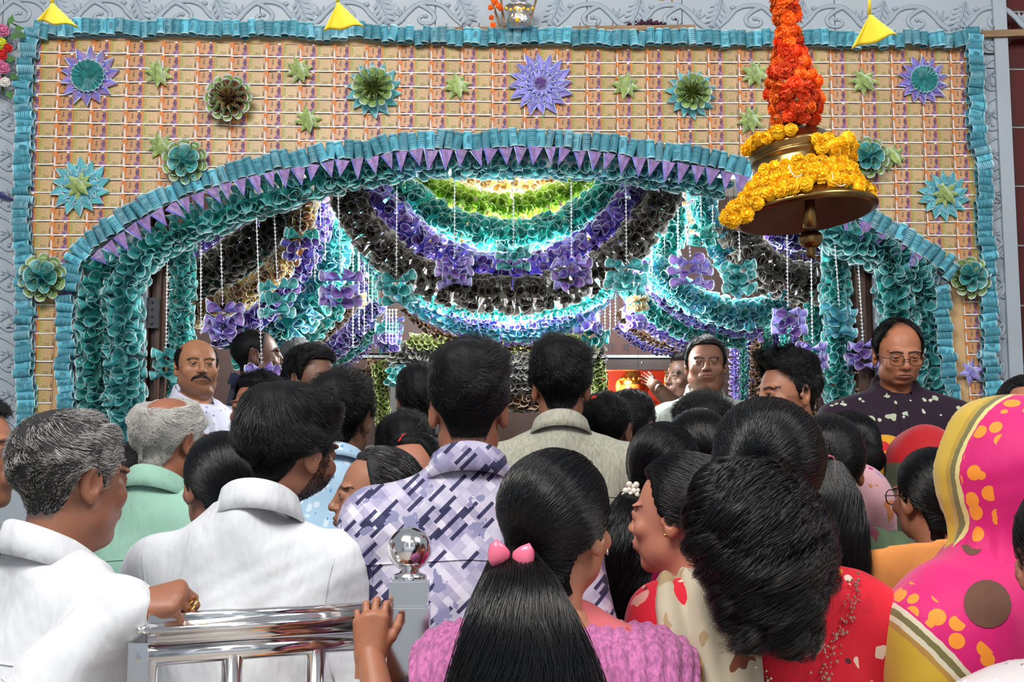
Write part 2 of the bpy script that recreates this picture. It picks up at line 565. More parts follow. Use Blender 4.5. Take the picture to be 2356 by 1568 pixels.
def vine_meshes():
    out = []
    b = MB()     # the scroll: an S stem with an inner curl
    s = [(-0.20, -0.085), (-0.15, -0.05), (-0.11, 0.0), (-0.05, 0.05), (0.03, 0.055), (0.09, 0.03), (0.13, -0.02), (0.17, -0.06), (0.20, -0.085)]
    q = resample(np.array(s), 0.012)
    b.tube([(x, 0, z) for x, z in q], np.linspace(0.019, 0.011, len(q)), 8, flat=0.34)
    c = [(-0.05, 0.05), (0.0, 0.02), (0.035, -0.02), (0.02, -0.06), (-0.03, -0.065), (-0.05, -0.035), (-0.02, -0.02)]
    q = resample(np.array(c), 0.010)
    b.tube([(x, 0, z) for x, z in q], np.linspace(0.015, 0.009, len(q)), 8, flat=0.34)
    b.ball((-0.012, 0, -0.022), 0.013, 8, 5, sc=(1, .6, 1))
    b.ball((0.105, 0, 0.045), 0.014, 8, 5, sc=(1.3, .6, 1))
    for a in (0.3, 1.1, 1.9):
        b.tube([(-0.14, 0, -0.02), (-0.14 - 0.05 * math.cos(a), 0, -0.02 + 0.06 * math.sin(a))], [0.014, 0.003], 7, flat=0.34)
    out.append(('carved_vine', b.mesh('carved_vine', [M['carve']], True)))
    b = MB()     # a lobed leaf standing out of the slab, with a midrib
    n = 26
    pts = []
    for k in range(n):
        u = k / (n - 1)
        w = 0.042 * math.sin(PI * min(1, u * 1.02)) ** 0.7 * (1 + 0.22 * math.sin(u * 34))
        pts.append((u * 0.115, w))
    v, f = [], []
    for (x, w) in pts:
        v += [(x, -0.001, -w * .75), (x, -0.012, 0), (x, -0.001, w)]
    for k in range(n - 1):
        for j in range(2):
            a = k * 3 + j
            f.append((a, a + 1, a + 4, a + 3))
    b.add(v, f)
    b.tube([(0, -0.010, 0), (0.06, -0.013, 0.004), (0.118, -0.006, 0.0)], [0.005, 0.004, 0.002], 5)
    for k in range(4):
        for sg in (-1, 1):
            b.tube([(0.02 + k * .022, -0.011, 0), (0.042 + k * .022, -0.005, sg * 0.026)], [0.003, 0.0015], 4)
    out.append(('carved_leaf', b.mesh('carved_leaf', [M['carve']], True)))
    return out


VN, LF = vine_meshes()
ZV = Wp(1178, 28, 0)[2]
for k in range(-1, 14):
    px = 55 + k * 186
    x = Wp(px, 28, 0)[0]
    if 1090 < px < 1300:
        continue
    sgn = 1 if px < 1180 else -1
    link(VN[0], VN[1], wall, Matrix.Translation((x, -0.014, ZV - 0.01)) @ Matrix.Diagonal((sgn * .8, 1, .75, 1)))
    link(LF[0], LF[1], wall, Matrix.Translation((x + sgn * .135, -0.012, ZV + .055)) @ Matrix.Rotation(PI / 2 - .35 * sgn, 4, 'Y') @ Matrix.Diagonal((1.15, 1, 1.35, 1)))
for side, pxs in ((-1, 16), (1, 2288)):
    for k in range(11):
        py = 110 + k * 92
        p = Wp(pxs, py, 0)
        link(VN[0], VN[1], wall, Matrix.Translation((p[0], -0.014, p[2])) @ Matrix.Rotation(PI / 2, 4, 'Y') @ Matrix.Diagonal((.42, 1, .62 * side, 1)))
        link(LF[0], LF[1], wall, Matrix.Translation((p[0] - .01 * side, -0.012, p[2] + .06)) @ Matrix.Rotation(-.5 * side + (PI if side > 0 else 0), 4, 'Y') @ Matrix.Diagonal((.8, 1, .8, 1)))

# maroon tiles with white joints at the right end
b = MB(); b.box((X_MR + .001, 0.05, DAIS), (X_MR + 2.4, 0.18, ZT)); wr = struct('wall_right', b.mesh('wall_right', [M['grout']]))
tb = MB(); tb.box((0, -0.012, 0), (0.60, 0, 0.252)); tm = tb.mesh('tile', [M['maroon_tile']])
zt0 = Wp(2340, 421, 0)[2]
for r in range(-9, 8):
    for c in range(4):
        z = zt0 + .004 + r * 0.262
        if z < DAIS or z + .25 > ZT:
            continue
        link('tile', tm, wr, Matrix.Translation((X_MR + .004 + c * .61, 0.05, z)))

# the inner porch: side walls, ceiling, back wall with the shrine opening
YB = 2.0
b = MB(); b.box((X_OL - .55, 0.18, DAIS), (X_OL - .45, YB, 3.25)); struct('wall_porch_left', b.mesh('w', [M['board_dark']]))
b = MB(); b.box((X_OR + .45, 0.18, DAIS), (X_OR + .55, YB, 3.25)); struct('wall_porch_right', b.mesh('w', [M['board_dark']]))
b = MB(); b.box((X_OL - .55, 0.18, 3.15), (X_OR + .55, YB + 2, 3.25)); struct('ceiling', b.mesh('ceiling', [M['ceiling_paint']]))
S0, S1 = Wp(1385, 850, YB)[0], Wp(1545, 850, YB)[0]
ZS = Wp(1450, 850, YB)[2]
b = MB()
b.box((X_OL - .55, YB, DAIS), (S0, YB + .1, 3.25)); b.box((S1, YB, DAIS), (X_OR + .55, YB + .1, 3.25)); b.box((S0, YB, ZS), (S1, YB + .1, 3.25))
struct('wall_porch_back', b.mesh('w', [M['board_dark']]))
b = MB()
b.box((S0 - .9, YB + 1.2, DAIS), (S1 + .9, YB + 1.25, 3.25)); b.box((S0 - .9, YB + .1, DAIS), (S0 - .85, YB + 1.2, 3.25)); b.box((S1 + .85, YB + .1, DAIS), (S1 + .9, YB + 1.2, 3.25))
struct('wall_shrine', b.mesh('w', [M['shrine_red']]))

# door posts (dark wood) at both ends of the opening, with an iron hinge on the left one
for nm, x0, x1, yt in (('trim_2', 330, 386, 560), ('trim_3', 1962, 2022, 545)):
    a0, a1 = Wp(x0, 800, .1)[0], Wp(x1, 800, .1)[0]
    w = a1 - a0
    b = MB()
    zt = Wp(350, yt - 90, .1)[2]
    for q0, q1, yy in ((0, .36, 0.03), (.40, .62, 0.06), (.62, .80, 0.04), (.80, 1, 0.07)):
        b.box((a0 + w * q0, yy, DAIS), (a0 + w * q1, 0.17, zt))
    post = struct(nm, b.mesh('post', [M['dark_wood']]))
    if nm == 'trim_2':
        c = Wp(342, 720, .03)
        b = MB(); b.box((c[0] - .012, .018, c[2] - .065), (c[0] + .045, .030, c[2] + .065)); b.tube([(c[0] - .016, .014, c[2] - .07), (c[0] - .016, .014, c[2] + .07)], .009, 8)
        for q in (-.045, -.015, .015, .045):
            b.ball((c[0] + .018, .016, c[2] + q), .006, 6, 4)
        link('hinge', b.mesh('hinge', [M['iron']]), post)

# lettered boards, gold mouldings, channel and beam on the back wall of the porch
def board(x0, y0, x1, y1, yy, m, name='sign_board', label=None, th=.02):
    a, c = Wp(x0, y1, yy), Wp(x1, y0, yy)
    b = MB(); b.box((a[0], yy, a[2]), (c[0], yy + th, c[2]))
    o = empty(name, ((a[0] + c[0]) / 2, yy, a[2]), label, 'sign board' if name == 'sign_board' else 'beam')
    PINV[o.name] = Matrix.Translation(-o.location)
    link('panel', b.mesh(name, [m]), o)
    return o


def letters(o, body, px, py, yy, hpx, m, extra=None):
    s = hpx / FPX * (yy - CAM[1])
    v, f = text_polys(body, s)
    if extra:
        for poly in extra:
            k = len(v)
            v += [(x * s, z * s, 0) for x, z in poly]
            f.append(tuple(range(k, k + len(poly))))
    c = Wp(px, py, yy)
    link('lettering', new_mesh('lettering', [(c[0] + x, yy - .003, c[2] + y) for x, y, _ in v], f, [m]), o)


YS = YB - .06
o = board(945, 380, 1560, 500, YS, M['board'], label='maroon sign board with dark lettering behind the green and cream garlands')
letters(o, 'मू\u093fत', 1475, 468, YS, 26, M['ink_red'])
letters(o, 'आरा', 1448, 482, YS, 30, M['ink'])
letters(o, 'प', 1496, 447, YS, 22, M['ink_red'])
letters(o, '. . . . . .', 1500, 428, YS, 22, M['ink_red'])
letters(o, '. . . .', 1510, 414, YS, 22, M['ink_red'])
letters(o, 'व म', 1000, 462, YS, 24, M['ink_red'])
letters(o, 'चन', 990, 447, YS, 22, M['ink_red'])
letters(o, 'स', 1130, 433, YS, 24, M['ink_red'])
o2 = board(1290, 690, 1600, 815, YS, M['board'], label='maroon sign board with black lettering above the shrine opening')
letters(o2, 'शी', 1398, 801, YS, 30, M['ink'], extra=[[(-.34, -.10), (-.30, -.06), (-.10, -.24), (-.14, -.28)]])
letters(o2, 'म', 1440, 801, YS, 30, M['ink'])
letters(o2, '. . .', 1490, 806, YS, 22, M['ink'])
letters(o2, 'य', 1352, 801, YS, 26, M['ink'])
o3 = board(700, 690, 1000, 812, YS, M['board_dark'], label='plain dark maroon board on the left of the porch back wall')
for (x0, x1, y) in ((920, 1440, 505), (930, 1430, 552)):
    a, c = Wp(x0, y, YS), Wp(x1, y, YS)
    b = MB()
    for dz, r in ((0.022, .010), (0, .017), (-.022, .010)):
        b.tube([(a[0], YS - .01, a[2] + dz), (c[0], YS - .01, a[2] + dz)], r, 10)
    k = int((c[0] - a[0]) / .05)
    for q in range(k):
        b.ball((a[0] + .03 + q * .05, YS - .026, a[2]), .014, 8, 5)
    e = empty('gold_moulding', ((a[0] + c[0]) / 2, YS, a[2]), 'gold beaded moulding behind the swags, %s of the two' % ('upper' if y < 530 else 'lower'), 'moulding')
    link('bead_rail', b.mesh('gold_moulding', [M['gold']], True), e)
    b = MB(); b.box((a[0], YS - .002, a[2] - .055), (c[0], YS + .03, a[2] - .03)); link('channel', b.mesh('channel', [M['steel_dull']]), e)
for (x0, x1, lab) in ((1370, 1600, 'dark wooden beam with screws over the red shrine opening'), (700, 960, 'dark wooden beam with screws left of the grey canopy')):
    o = board(x0, 824, x1, 850, YS - .03, M['beam_wood'], 'wooden_beam', lab, .05)
    a, c = Wp(x0, 819, YS - .05), Wp(x1, 819, YS - .05)
    b = MB(); b.box((a[0], YS - .05, a[2] - .008), (c[0], YS, a[2] + .008)); link('steel_channel', b.mesh('c', [M['steel_dull']]), o)
    b = MB()
    for px in np.linspace(x0 + 25, x1 - 40, 3):
        q = Wp(px, 833, YS - .03); b.ball((q[0], YS - .03, q[2]), .007, 8, 5)
    link('screw', b.mesh('screw', [M['steel']]), o)
a = Wp(907, 900, YS - .1)
b = MB(); b.box((a[0] - .02, YS - .12, DAIS), (a[0] + .02, YS - .08, Wp(907, 800, YS - .1)[2]))
o = link('steel_post', b.mesh('steel_post', [M['steel_dull']])); tag(o, 'thin grey steel post behind the green garland left of the shrine', 'post')

# the idol and its shrine
cI = Wp(1455, 900, YB + .55)
o = empty('idol', (cI[0], YB + .55, DAIS), 'golden crowned idol seated in the red lit shrine', 'idol')
b = MB()
b.lathe([(.001, .0), (.17, .0), (.175, .05), (.15, .06), (.14, 1.02), (.17, 1.04), (.18, 1.08), (.001, 1.08)], 24, 0, (cI[0], YB + .55, DAIS))
link('pedestal', b.mesh('pedestal', [M['shrine_red']], False), o)
zi = cI[2]
b = MB()
b.ball((cI[0], YB + .55, zi - .16), .13, 16, 10, sc=(1.15, .8, 1)); b.ball((cI[0], YB + .55, zi - .27), .17, 16, 8, sc=(1.2, .9, .5))
for sg in (-1, 1):
    b.tube([(cI[0] + sg * .12, YB + .54, zi - .09), (cI[0] + sg * .19, YB + .48, zi - .16), (cI[0] + sg * .13, YB + .42, zi - .15)], [.04, .034, .026], 8)
    b.ball((cI[0] + sg * .085, YB + .55, zi + .03), .045, 10, 6, sc=(.5, .5, 1))
b.ball((cI[0], YB + .53, zi + .02), .075, 14, 9)
b.tube([(cI[0], YB + .46, zi), (cI[0] - .01, YB + .43, zi - .05), (cI[0] + .02, YB + .42, zi - .10)], [.03, .024, .016], 8)
link('body', b.mesh('idol_body', [M['idol_orange']], True), o)
b = MB()
b.lathe([(.082, .04), (.088, .06), (.075, .075), (.07, .10), (.05, .115), (.048, .14), (.03, .15), (.026, .18), (.008, .20), (.001, .215)], 20, 0, (cI[0], YB + .53, zi))
for k in range(7):
    t = (k - 3) * .4
    b.ball((cI[0] + .082 * math.sin(t), YB + .53 - .082 * math.cos(t), zi + .075), .014, 8, 5)
link('crown', b.mesh('crown', [M['idol_gold']], True), o)
b = MB()
for px in (1395, 1533):
    q = Wp(px, 880, YB + .2)
    b.tube([(q[0], YB + .2, q[2] + .07), (q[0], YB + .2, q[2] - .02)], [.008, .016], 8)
    b.ball((q[0], YB + .2, q[2] + .075), .012)
o = link('shrine_tassels', b.mesh('t', [M['idol_gold']], True)); tag(o, 'pair of gold tassels hanging in the red shrine opening', 'tassels')

# the hall behind the crowd, seen only in polished metal: a low wall, pillars and ceiling beams
b = MB(); b.box((-7, -10.2, 0), (7, -10, 3.0)); struct('wall_front', b.mesh('wall_front', [M['marble']]))
for k in range(5):
    b = MB(); x = -5.2 + k * 2.6; b.box((x - .2, -8.6, 0), (x + .2, -8.2, 5.4)); struct('pillar_hall', b.mesh('pillar_hall', [M['marble']]))
for k in range(4):
    b = MB(); y = -8.5 + k * 1.7; b.box((-6, y - .12, 5.4), (6, y + .12, 5.7)); struct('beam_hall', b.mesh('beam_hall', [M['ceiling_paint']]))
# ------------------------------------------------------------------ pieces made of banknotes
def cone_mesh(kind, mo, mr):
    """a note curled into an open cone: tip at the origin, mouth towards +Z, one unit long"""
    r = random.Random(kind * 17 + 3)
    n = 10
    span = [5.6, 5.9, 5.2, 6.05][kind]
    rad = [0.46, 0.40, 0.52, 0.43][kind]
    sq = [0.75, 1.0, 0.62, 0.85][kind]
    v, f, mi = [], [], []
    zs = [0.0, 0.35, 0.72, 0.945, 1.0]
    for j, z in enumerate(zs):
        for k in range(n + 1):
            a = PI * (-.97 + 1.94 * k / n) * span / 6.05
            rr = rad * (0.06 + 0.94 * z ** 1.15)
            pt = .5 + .5 * math.cos(a)
            x = rr * math.sin(a) * (.42 + .62 * pt ** .7) * (1.05 if k > n / 2 else .95)
            y = -rr * math.cos(a) * (1.0 if pt > .5 else 1.45) * sq + .06 * k / n * z
            v.append((x, y, z * (1.0 + 0.16 * math.cos(a) * z)))
    for j in range(len(zs) - 1):
        for k in range(n):
            q = j * (n + 1) + k
            f.append((q, q + 1, q + n + 2, q + n + 1))
            mi.append(1 if j == 3 else 0)
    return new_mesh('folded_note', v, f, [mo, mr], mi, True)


_cm = {}


def cone(color, kind):
    k = (color, kind)
    if k not in _cm:
        rim = {'charcoal': 'rim_dark', 'lime': 'rim_lime', 'olive': 'rim_lime', 'grey': 'rim_dark', 'brown': 'rim_dark'}.get(color, 'rim')
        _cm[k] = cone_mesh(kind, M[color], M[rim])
    return _cm[k]


NOTE_COUNT = {}


def garland(label, pts, y, wpx, color, rows=4, spacing=None, cat='garland', group=None, phis=None, size=1.0, name='note_garland', color2=None, y1=None, depthr=1.0):
    """a garland of curled notes along a pixel path on the plane Y = y (to Y = y1 at its end)"""
    pix = np.array(pts, float)
    q = resample(pix, 6.0)
    tt = np.linspace(0, 1, len(q))
    yy = y + ((y1 if y1 is not None else y) - y) * tt
    w3 = np.array([Wp(a, c, d) for (a, c), d in zip(q, yy)])
    sc = (np.mean(yy) - CAM[1]) / FPX
    R = wpx * sc * 0.5
    spacing = (spacing or 21) * sc * .80
    w3 = resample(w3, spacing)
    mid = w3.mean(0)
    root = empty(name, (mid[0], mid[1], w3[:, 2].min()), label, cat, group)
    b = MB(); b.tube(w3, R * 0.30, 6); link('cord', b.mesh('cord', [M[color2 or color]]), root)
    if y > .03 and name == 'note_garland':
        b = MB()
        for e_ in (w3[0], w3[-1]):
            if e_[2] > DAIS + .6:
                b.tube([e_, (e_[0], e_[1], 3.16)], .0012, 4)
        link('hanging_thread', b.mesh('hanging_thread', [M['wire']]), root)
    phis = phis or {2: [-50, 50], 3: [-85, -40, 2, 44, 86], 4: [-90, -50, -14, 20, 56, 92], 5: [-95, -63, -31, 0, 31, 63, 95]}[rows]
    n = len(w3)
    pend = []
    for i in range(n):
        t = w3[min(i + 1, n - 1)] - w3[max(i - 1, 0)]
        t = t / np.linalg.norm(t)
        fw = np.array([0, -1.0, 0])
        sd = np.cross(t, fw); sd /= np.linalg.norm(sd)
        for j, ph in enumerate(phis):
            a = math.radians(ph + random.uniform(-9, 9))
            d = math.cos(a) * fw * depthr + math.sin(a) * sd + t * random.uniform(-.28, .28)
            d /= np.linalg.norm(d)
            p = w3[i] + t * spacing * (0.5 * (j % 2) + random.uniform(-.12, .12)) + d * R * .12
            L = R * .92 * size * random.uniform(.9, 1.12)
            wdt = min(L * 1.0, spacing * 1.62)
            c = color2 if (color2 and random.random() < .35) else color
            me, mw = cone(c, random.randrange(4)), frame_mat(p, d, (random.uniform(-1, 1), random.uniform(-.3, .3), random.uniform(-1, 1)), (wdt, wdt, L))
            pend.append((-d[1] * -1 + random.random() * .01, me, mw))
    pend.sort(key=lambda q: q[0])
    for k, (_, me, mw) in enumerate(pend):
        if k < 300:
            link('folded_note', me, root, mw)
    if len(pend) > 300:
        mats, b = [], MB()
        for _, me, mw in pend[300:]:
            b0 = len(b.v)
            b.v += [tuple(mw @ x.co) for x in me.vertices]
            ix = []
            for x in me.materials:
                if x not in mats:
                    mats.append(x)
                ix.append(mats.index(x))
            for pg in me.polygons:
                b.f.append(tuple(b0 + q for q in pg.vertices)); b.i.append(ix[pg.material_index])
        o = link('more_folded_notes', b.mesh('more_folded_notes', mats, True), root); o['kind'] = 'stuff'
    return root


# rolled notes -----------------------------------------------------
def roll_mesh(kind):
    """a rolled note: open tube 1 unit = 1 m, axis Z, with pale ends, a lapped edge and its print"""
    r, L, n = 0.0185, 0.070, 14
    v, f, mi = [], [], []
    for z in (-L / 2, -L / 2 + .0035, 0, L / 2 - .0035, L / 2):
        for k in range(n + 2):
            a = -PI / 2 + .9 + 2 * PI * k / n
            rr = r * (1 + .10 * k / n)
            v.append((rr * math.cos(a), rr * math.sin(a), z))
    m = n + 2
    for j in range(4):
        for k in range(m - 1):
            f.append((j * m + k, j * m + k + 1, (j + 1) * m + k + 1, (j + 1) * m + k))
            mi.append(1 if j in (0, 3) else 0)

    def wrap(pv, pf, idx):
        b0 = len(v)
        for (x, y, _) in pv:
            a = -PI / 2 + x / (r * 1.08)
            rr = r * 1.115
            v.append((rr * math.cos(a), rr * math.sin(a), y))
        for q in pf:
            f.append(tuple(b0 + k for k in q)); mi.append(idx)

    def rect(x0, y0, x1, y1, idx):
        k = 4
        pv = [(x0 + (x1 - x0) * i / k, y, 0) for i in range(k + 1) for y in (y0, y1)]
        wrap(pv, [(2 * i, 2 * i + 2, 2 * i + 3, 2 * i + 1) for i in range(k)], idx)
    if kind == 0:
        tv, tf = text_polys('₹50', .013)
        wrap([(x - .004, y + .016, 0) for x, y, _ in tv], tf, 2)
        for q in range(4):
            rect(-.012, -.004 - q * .006, .010 - q * .003, -.002 - q * .006, 2)
        rect(.014, -.02, .020, .02, 3)
    elif kind == 1:
        pv = [(.009 * math.cos(a) * (1 + .2 * math.sin(2 * a)), .016 * math.sin(a) + .002, 0) for a in np.linspace(0, 2 * PI, 14, endpoint=False)]
        wrap(pv, [tuple(range(14))], 3)
        pv = [(.016 * math.cos(a), -.022 + .012 * math.sin(a), 0) for a in np.linspace(0, PI, 9)]
        wrap(pv, [tuple(range(9))], 3)
        tv, tf = text_polys('₹50', .010)
        wrap([(x - .012, y + .024, 0) for x, y, _ in tv], tf, 2)
    elif kind == 2:
        tv, tf = text_polys('₹50', .016)
        wrap([(-y, x - .006, 0) for x, y, _ in tv], tf, 2)
        rect(-.022, .022, .022, .025, 2)
        rect(-.020, -.024, .004, -.021, 3)
    else:
        for q in range(6):
            rect(-.016, .022 - q * .008, .012, .0245 - q * .008, 3 if q % 2 else 2)
    return new_mesh('rolled_note', v, f, [M['cyan'], M['rim'], M['teal_print'], M['cyan_dark']], mi, True)


M['cyan_dark'] = mat('mid_teal_print', (0.045, 0.20, 0.27), 0.6)
ROLLS = [roll_mesh(k) for k in range(4)]


def roll_border(label, pts, step=19.5, y=-.062, lenpx=38):
    q = resample(np.array(pts, float), step)
    w = np.array([Wp(a, c, y) for a, c in q])
    mid = w.mean(0)
    root = empty('rolled_note_border', (mid[0], mid[1], w[:, 2].min()), label, 'border')
    sc = lenpx / 550.0 / .070
    for i in range(len(w)):
        t = w[min(i + 1, len(w) - 1)] - w[max(i - 1, 0)]
        t /= np.linalg.norm(t)
        ax = np.cross(t, [0, -1.0, 0])
        ax = ax / np.linalg.norm(ax)
        if ax[2] < -.01 or (abs(ax[2]) <= .01 and ax[0] < 0):
            ax = -ax
        ax = ax + t * random.gauss(0, .10) + np.array([0, random.uniform(-.12, .12), 0])
        p = w[i] + ax * random.gauss(0, .005) + np.array([0, random.uniform(-.012, .004), 0])
        # the mesh's -Y side carries the print: keep it towards the hall
        z = Vector(tuple(ax)).normalized()
        yv = Vector((0, 1, 0)); yv = (yv - z * yv.dot(z)).normalized()
        xv = yv.cross(z)
        m = Matrix((xv, yv, z)).transposed().to_4x4()
        m = m @ Matrix.Rotation(random.uniform(-.5, .5), 4, 'Z') @ Matrix.Diagonal((random.uniform(.9, 1.1), random.uniform(.85, 1.15), sc * random.uniform(.94, 1.06), 1))
        m.translation = Vector(tuple(p))
        link('rolled_note', random.choice(ROLLS), root, m)
    return root


ARCH = [(158, 660), (163, 628), (178, 590), (200, 560), (250, 525), (310, 485), (380, 450), (450, 422), (520, 400), (600, 381), (680, 365), (760, 352), (840, 343), (900, 331),
        (960, 325), (1040, 323), (1100, 324), (1170, 320), (1240, 318), (1330, 325), (1420, 335), (1500, 348), (1580, 358), (1660, 373), (1740, 392), (1830, 418), (1920, 455),
        (1985, 490), (2040, 520), (2085, 548), (2125, 573), (2162, 598), (2188, 625)]

# the board that carries everything, cut out along the arch
YBD = -.030
ar = resample(np.array(ARCH, float), 25)
outer = [(78, 960), (70, 700), (64, 560), (72, 90), (760, 80), (1178, 92), (1700, 96), (2240, 92), (2255, 400), (2268, 640), (2278, 990)]
poly = outer + [(2200, 990), (2172, 690)] + [tuple(p) for p in ar[::-1]] + [(162, 690), (160, 960)]
pw = [Wp(a, c, YBD) for a, c in poly]
bm = bmesh.new()
vs = [bm.verts.new((p[0], YBD, p[2])) for p in pw]
fc = bm.faces.new(vs)
r = bmesh.ops.extrude_face_region(bm, geom=[fc])
bmesh.ops.translate(bm, verts=[g for g in r['geom'] if isinstance(g, bmesh.types.BMVert)], vec=(0, .017, 0))
bmesh.ops.triangulate(bm, faces=bm.faces[:])
me = bpy.data.meshes.new('backing'); bm.to_mesh(me); bm.free(); me.materials.append(M['backing'])
backdrop = empty('note_backdrop', (0, YBD, Wp(1178, 980, 0)[2]), 'wide backdrop papered with rows of orange banknotes above the arch', 'backdrop')
link('backing', me, backdrop)


def note_mesh():
    """an orange 200 rupee note, 1 m = 1 m, lying in x/z with its face towards -Y"""
    w, h = 0.146, 0.066
    v, f, mi = [], [], []
    nx = 8

    def X(u):
        return (u - .5) * w

    def Z(q):
        return (q - .5) * h
    for j, (q, y) in enumerate(((0, -.0016), (.03, -.0016), (1, 0))):
        for k in range(nx + 1):
            v.append((X(k / nx), y - .0012 * math.sin(PI * k / nx), Z(q)))
    for j in range(2):
        for k in range(nx):
            a = j * (nx + 1) + k
            f.append((a, a + 1, a + nx + 2, a + nx + 1)); mi.append(1 if j == 0 else 0)

    def pr(pts, idx, lift=.0):
        b0 = len(v)
        for (u, q) in pts:
            v.append((X(u), -.0034 - lift, Z(q)))
        f.append(tuple(range(b0, b0 + len(pts)))); mi.append(idx)

    def rc(u0, q0, u1, q1, idx, lift=.0):
        pr([(u0, q0), (u1, q0), (u1, q1), (u0, q1)], idx, lift)

    def el(u, q, ru, rq, idx, n=12, lift=.0):
        pr([(u + ru * math.cos(a), q + rq * math.sin(a)) for a in np.linspace(0, 2 * PI, n, endpoint=False)], idx, lift)

    def tx(s, size, u, q, idx, rot=False):
        tv, tf = text_polys(s, size)
        b0 = len(v)
        for (x, y, _) in tv:
            if rot:
                x, y = -y, x
            v.append((X(u) + x, -.0036, Z(q) + y))
        for g in tf:
            f.append(tuple(b0 + k for k in g)); mi.append(idx)
    # white fold strip, orange corner ornament
    rc(.0, .0, .040, 1, 1)
    rc(.0, .0, 1.0, .080, 1, .0003)
    rc(.012, .2, .016, .9, 9, .0002)
    el(.03, .88, .058, .15, 2, 9, .0004); el(.068, .70, .026, .09, 2, 7, .0004); el(.012, .70, .026, .09, 2, 7, .0004); el(.05, .60, .016, .06, 2, 7, .0004)
    # bust print: robe, head, ear, shaded brow, nose, moustache, spectacles line
    pr([(.285, .08), (.30, .20), (.335, .30), (.38, .35), (.45, .34), (.485, .26), (.50, .08)], 3)
    pr([(.31, .08), (.36, .29), (.40, .27), (.42, .08)], 6, .0001)
    el(.415, .585, .050, .255, 4, 14, .0002)
    el(.357, .56, .010, .055, 3, 8, .0003)
    el(.425, .44, .036, .13, 6, 10, .0004); el(.405, .72, .036, .09, 6, 10, .0004); el(.44, .57, .016, .05, 3, 8, .0006)
    rc(.395, .555, .458, .585, 4, .0007); rc(.408, .42, .455, .455, 4, .0008); rc(.415, .37, .445, .385, 4, .0008)
    el(.40, .93, .045, .06, 1, 8)
    # lettering and small printing
    tx('₹200', .0115, .222, .62, 9, True)
    tx('₹200', .0120, .79, .235, 5)
    rc(.085, .075, .21, .165, 7)
    rc(.06, .915, .25, .945, 7); rc(.27, .925, .33, .95, 7); rc(.56, .925, .93, .95, 7); rc(.62, .10, .86, .125, 5)
    for q in (.30, .45, .60, .75):
        el(.575, q, .022, .05, 5, 8)
        el(.575, q, .015, .033, 8, 8, .0002)
    for q in range(9):
        rc(.523, .10 + q * .09, .531, .14 + q * .09, 9)
    el(.962, .36, .013, .07, 9, 7); el(.962, .22, .018, .06, 9, 7); el(.962, .50, .009, .04, 9, 6)
    m = new_mesh('banknote', v, f, [M['note200'], M['white_print'], M['orange_print'], M['purple_light'], M['purple_print'], M['green_print'], M['purple_mid'], M['brown_print'], M['note_green'], M['black_print']], mi)
    uv = m.uv_layers.new(name='UVMap')
    for lp in m.loops:
        co = m.vertices[lp.vertex_index].co
        uv.data[lp.index].uv = (co.x / w + .5, co.z / h + .5)
    return m


M['note_green'] = mat('pale_green_print', (0.52, 0.46, 0.16), 0.6)
NOTE = note_mesh()
COLS = [60, 136, 214, 293, 374, 454, 532, 612, 690, 768, 842, 918, 990, 1061, 1131, 1204, 1279, 1348, 1417, 1486, 1556, 1627, 1697, 1769, 1838, 1907, 1978, 2047, 2116, 2183, 2250]
axs, ays = [p[0] for p in resample(np.array(ARCH, float), 10)], [p[1] for p in resample(np.array(ARCH, float), 10)]
placed = []
for c in range(len(COLS) - 1):
    u = c / (len(COLS) - 2)
    y0 = 90 + 24 * min(1, u * 1.8)
    pitch = 32.2 - 1.7 * u
    for r_ in range(30):
        py = y0 + (r_ + .5) * pitch + random.uniform(-.8, .8)
        px0, px1 = COLS[c], COLS[c + 1]
        k = (py - 110) * (-(0.5 * (px0 + px1) - 1178)) / 25000.0
        pc = .5 * (px0 + px1) - k * -1.0 * (-1.0)
        if py > 975:
            break
        if py > 640 and not (pc < 130 or pc > 2200):
            continue
        if 165 < pc < 2180 and py > np.interp(pc, axs, ays) + 4:
            continue
        if py > 640:
            pc = pc + (18 if pc < 1000 else 6 + (py - 640) * .03)
        placed.append((pc, py, (px1 - px0)))
shown = set(random.Random(3).sample(range(len(placed)), min(300, len(placed))))
rest = MB()
for i, (px, py, wpx) in enumerate(placed):
    p = Wp(px, py, YBD - .004)
    s = wpx * 4.98 / FPX / .146
    m = Matrix.Translation((p[0], YBD - .0045 - random.uniform(0, .002), p[2])) @ Matrix.Rotation(random.gauss(0, .008), 4, 'Y') @ Matrix.Rotation(-.04 + random.gauss(0, .012), 4, 'X') @ Matrix.Diagonal((s * 1.01, 1, .95, 1))
    if i in shown:
        link('banknote', NOTE, backdrop, m)
    else:
        vv = [tuple(m @ x.co) for x in NOTE.vertices]
        b0 = len(rest.v)
        rest.v += vv
        for pg in NOTE.polygons:
            rest.f.append(tuple(b0 + k for k in pg.vertices)); rest.i.append(pg.material_index)
if rest.v:
    mm = rest.mesh('more_banknotes', list(NOTE.materials))
    uv = mm.uv_layers.new(name='UVMap')
    nv, nl = len(NOTE.vertices), len(NOTE.loops)
    base = [tuple(d.uv) for d in NOTE.uv_layers[0].data]
    for k in range(len(mm.loops)):
        uv.data[k].uv = base[k % nl]
    o = link('more_banknotes', mm, backdrop); o['kind'] = 'stuff'

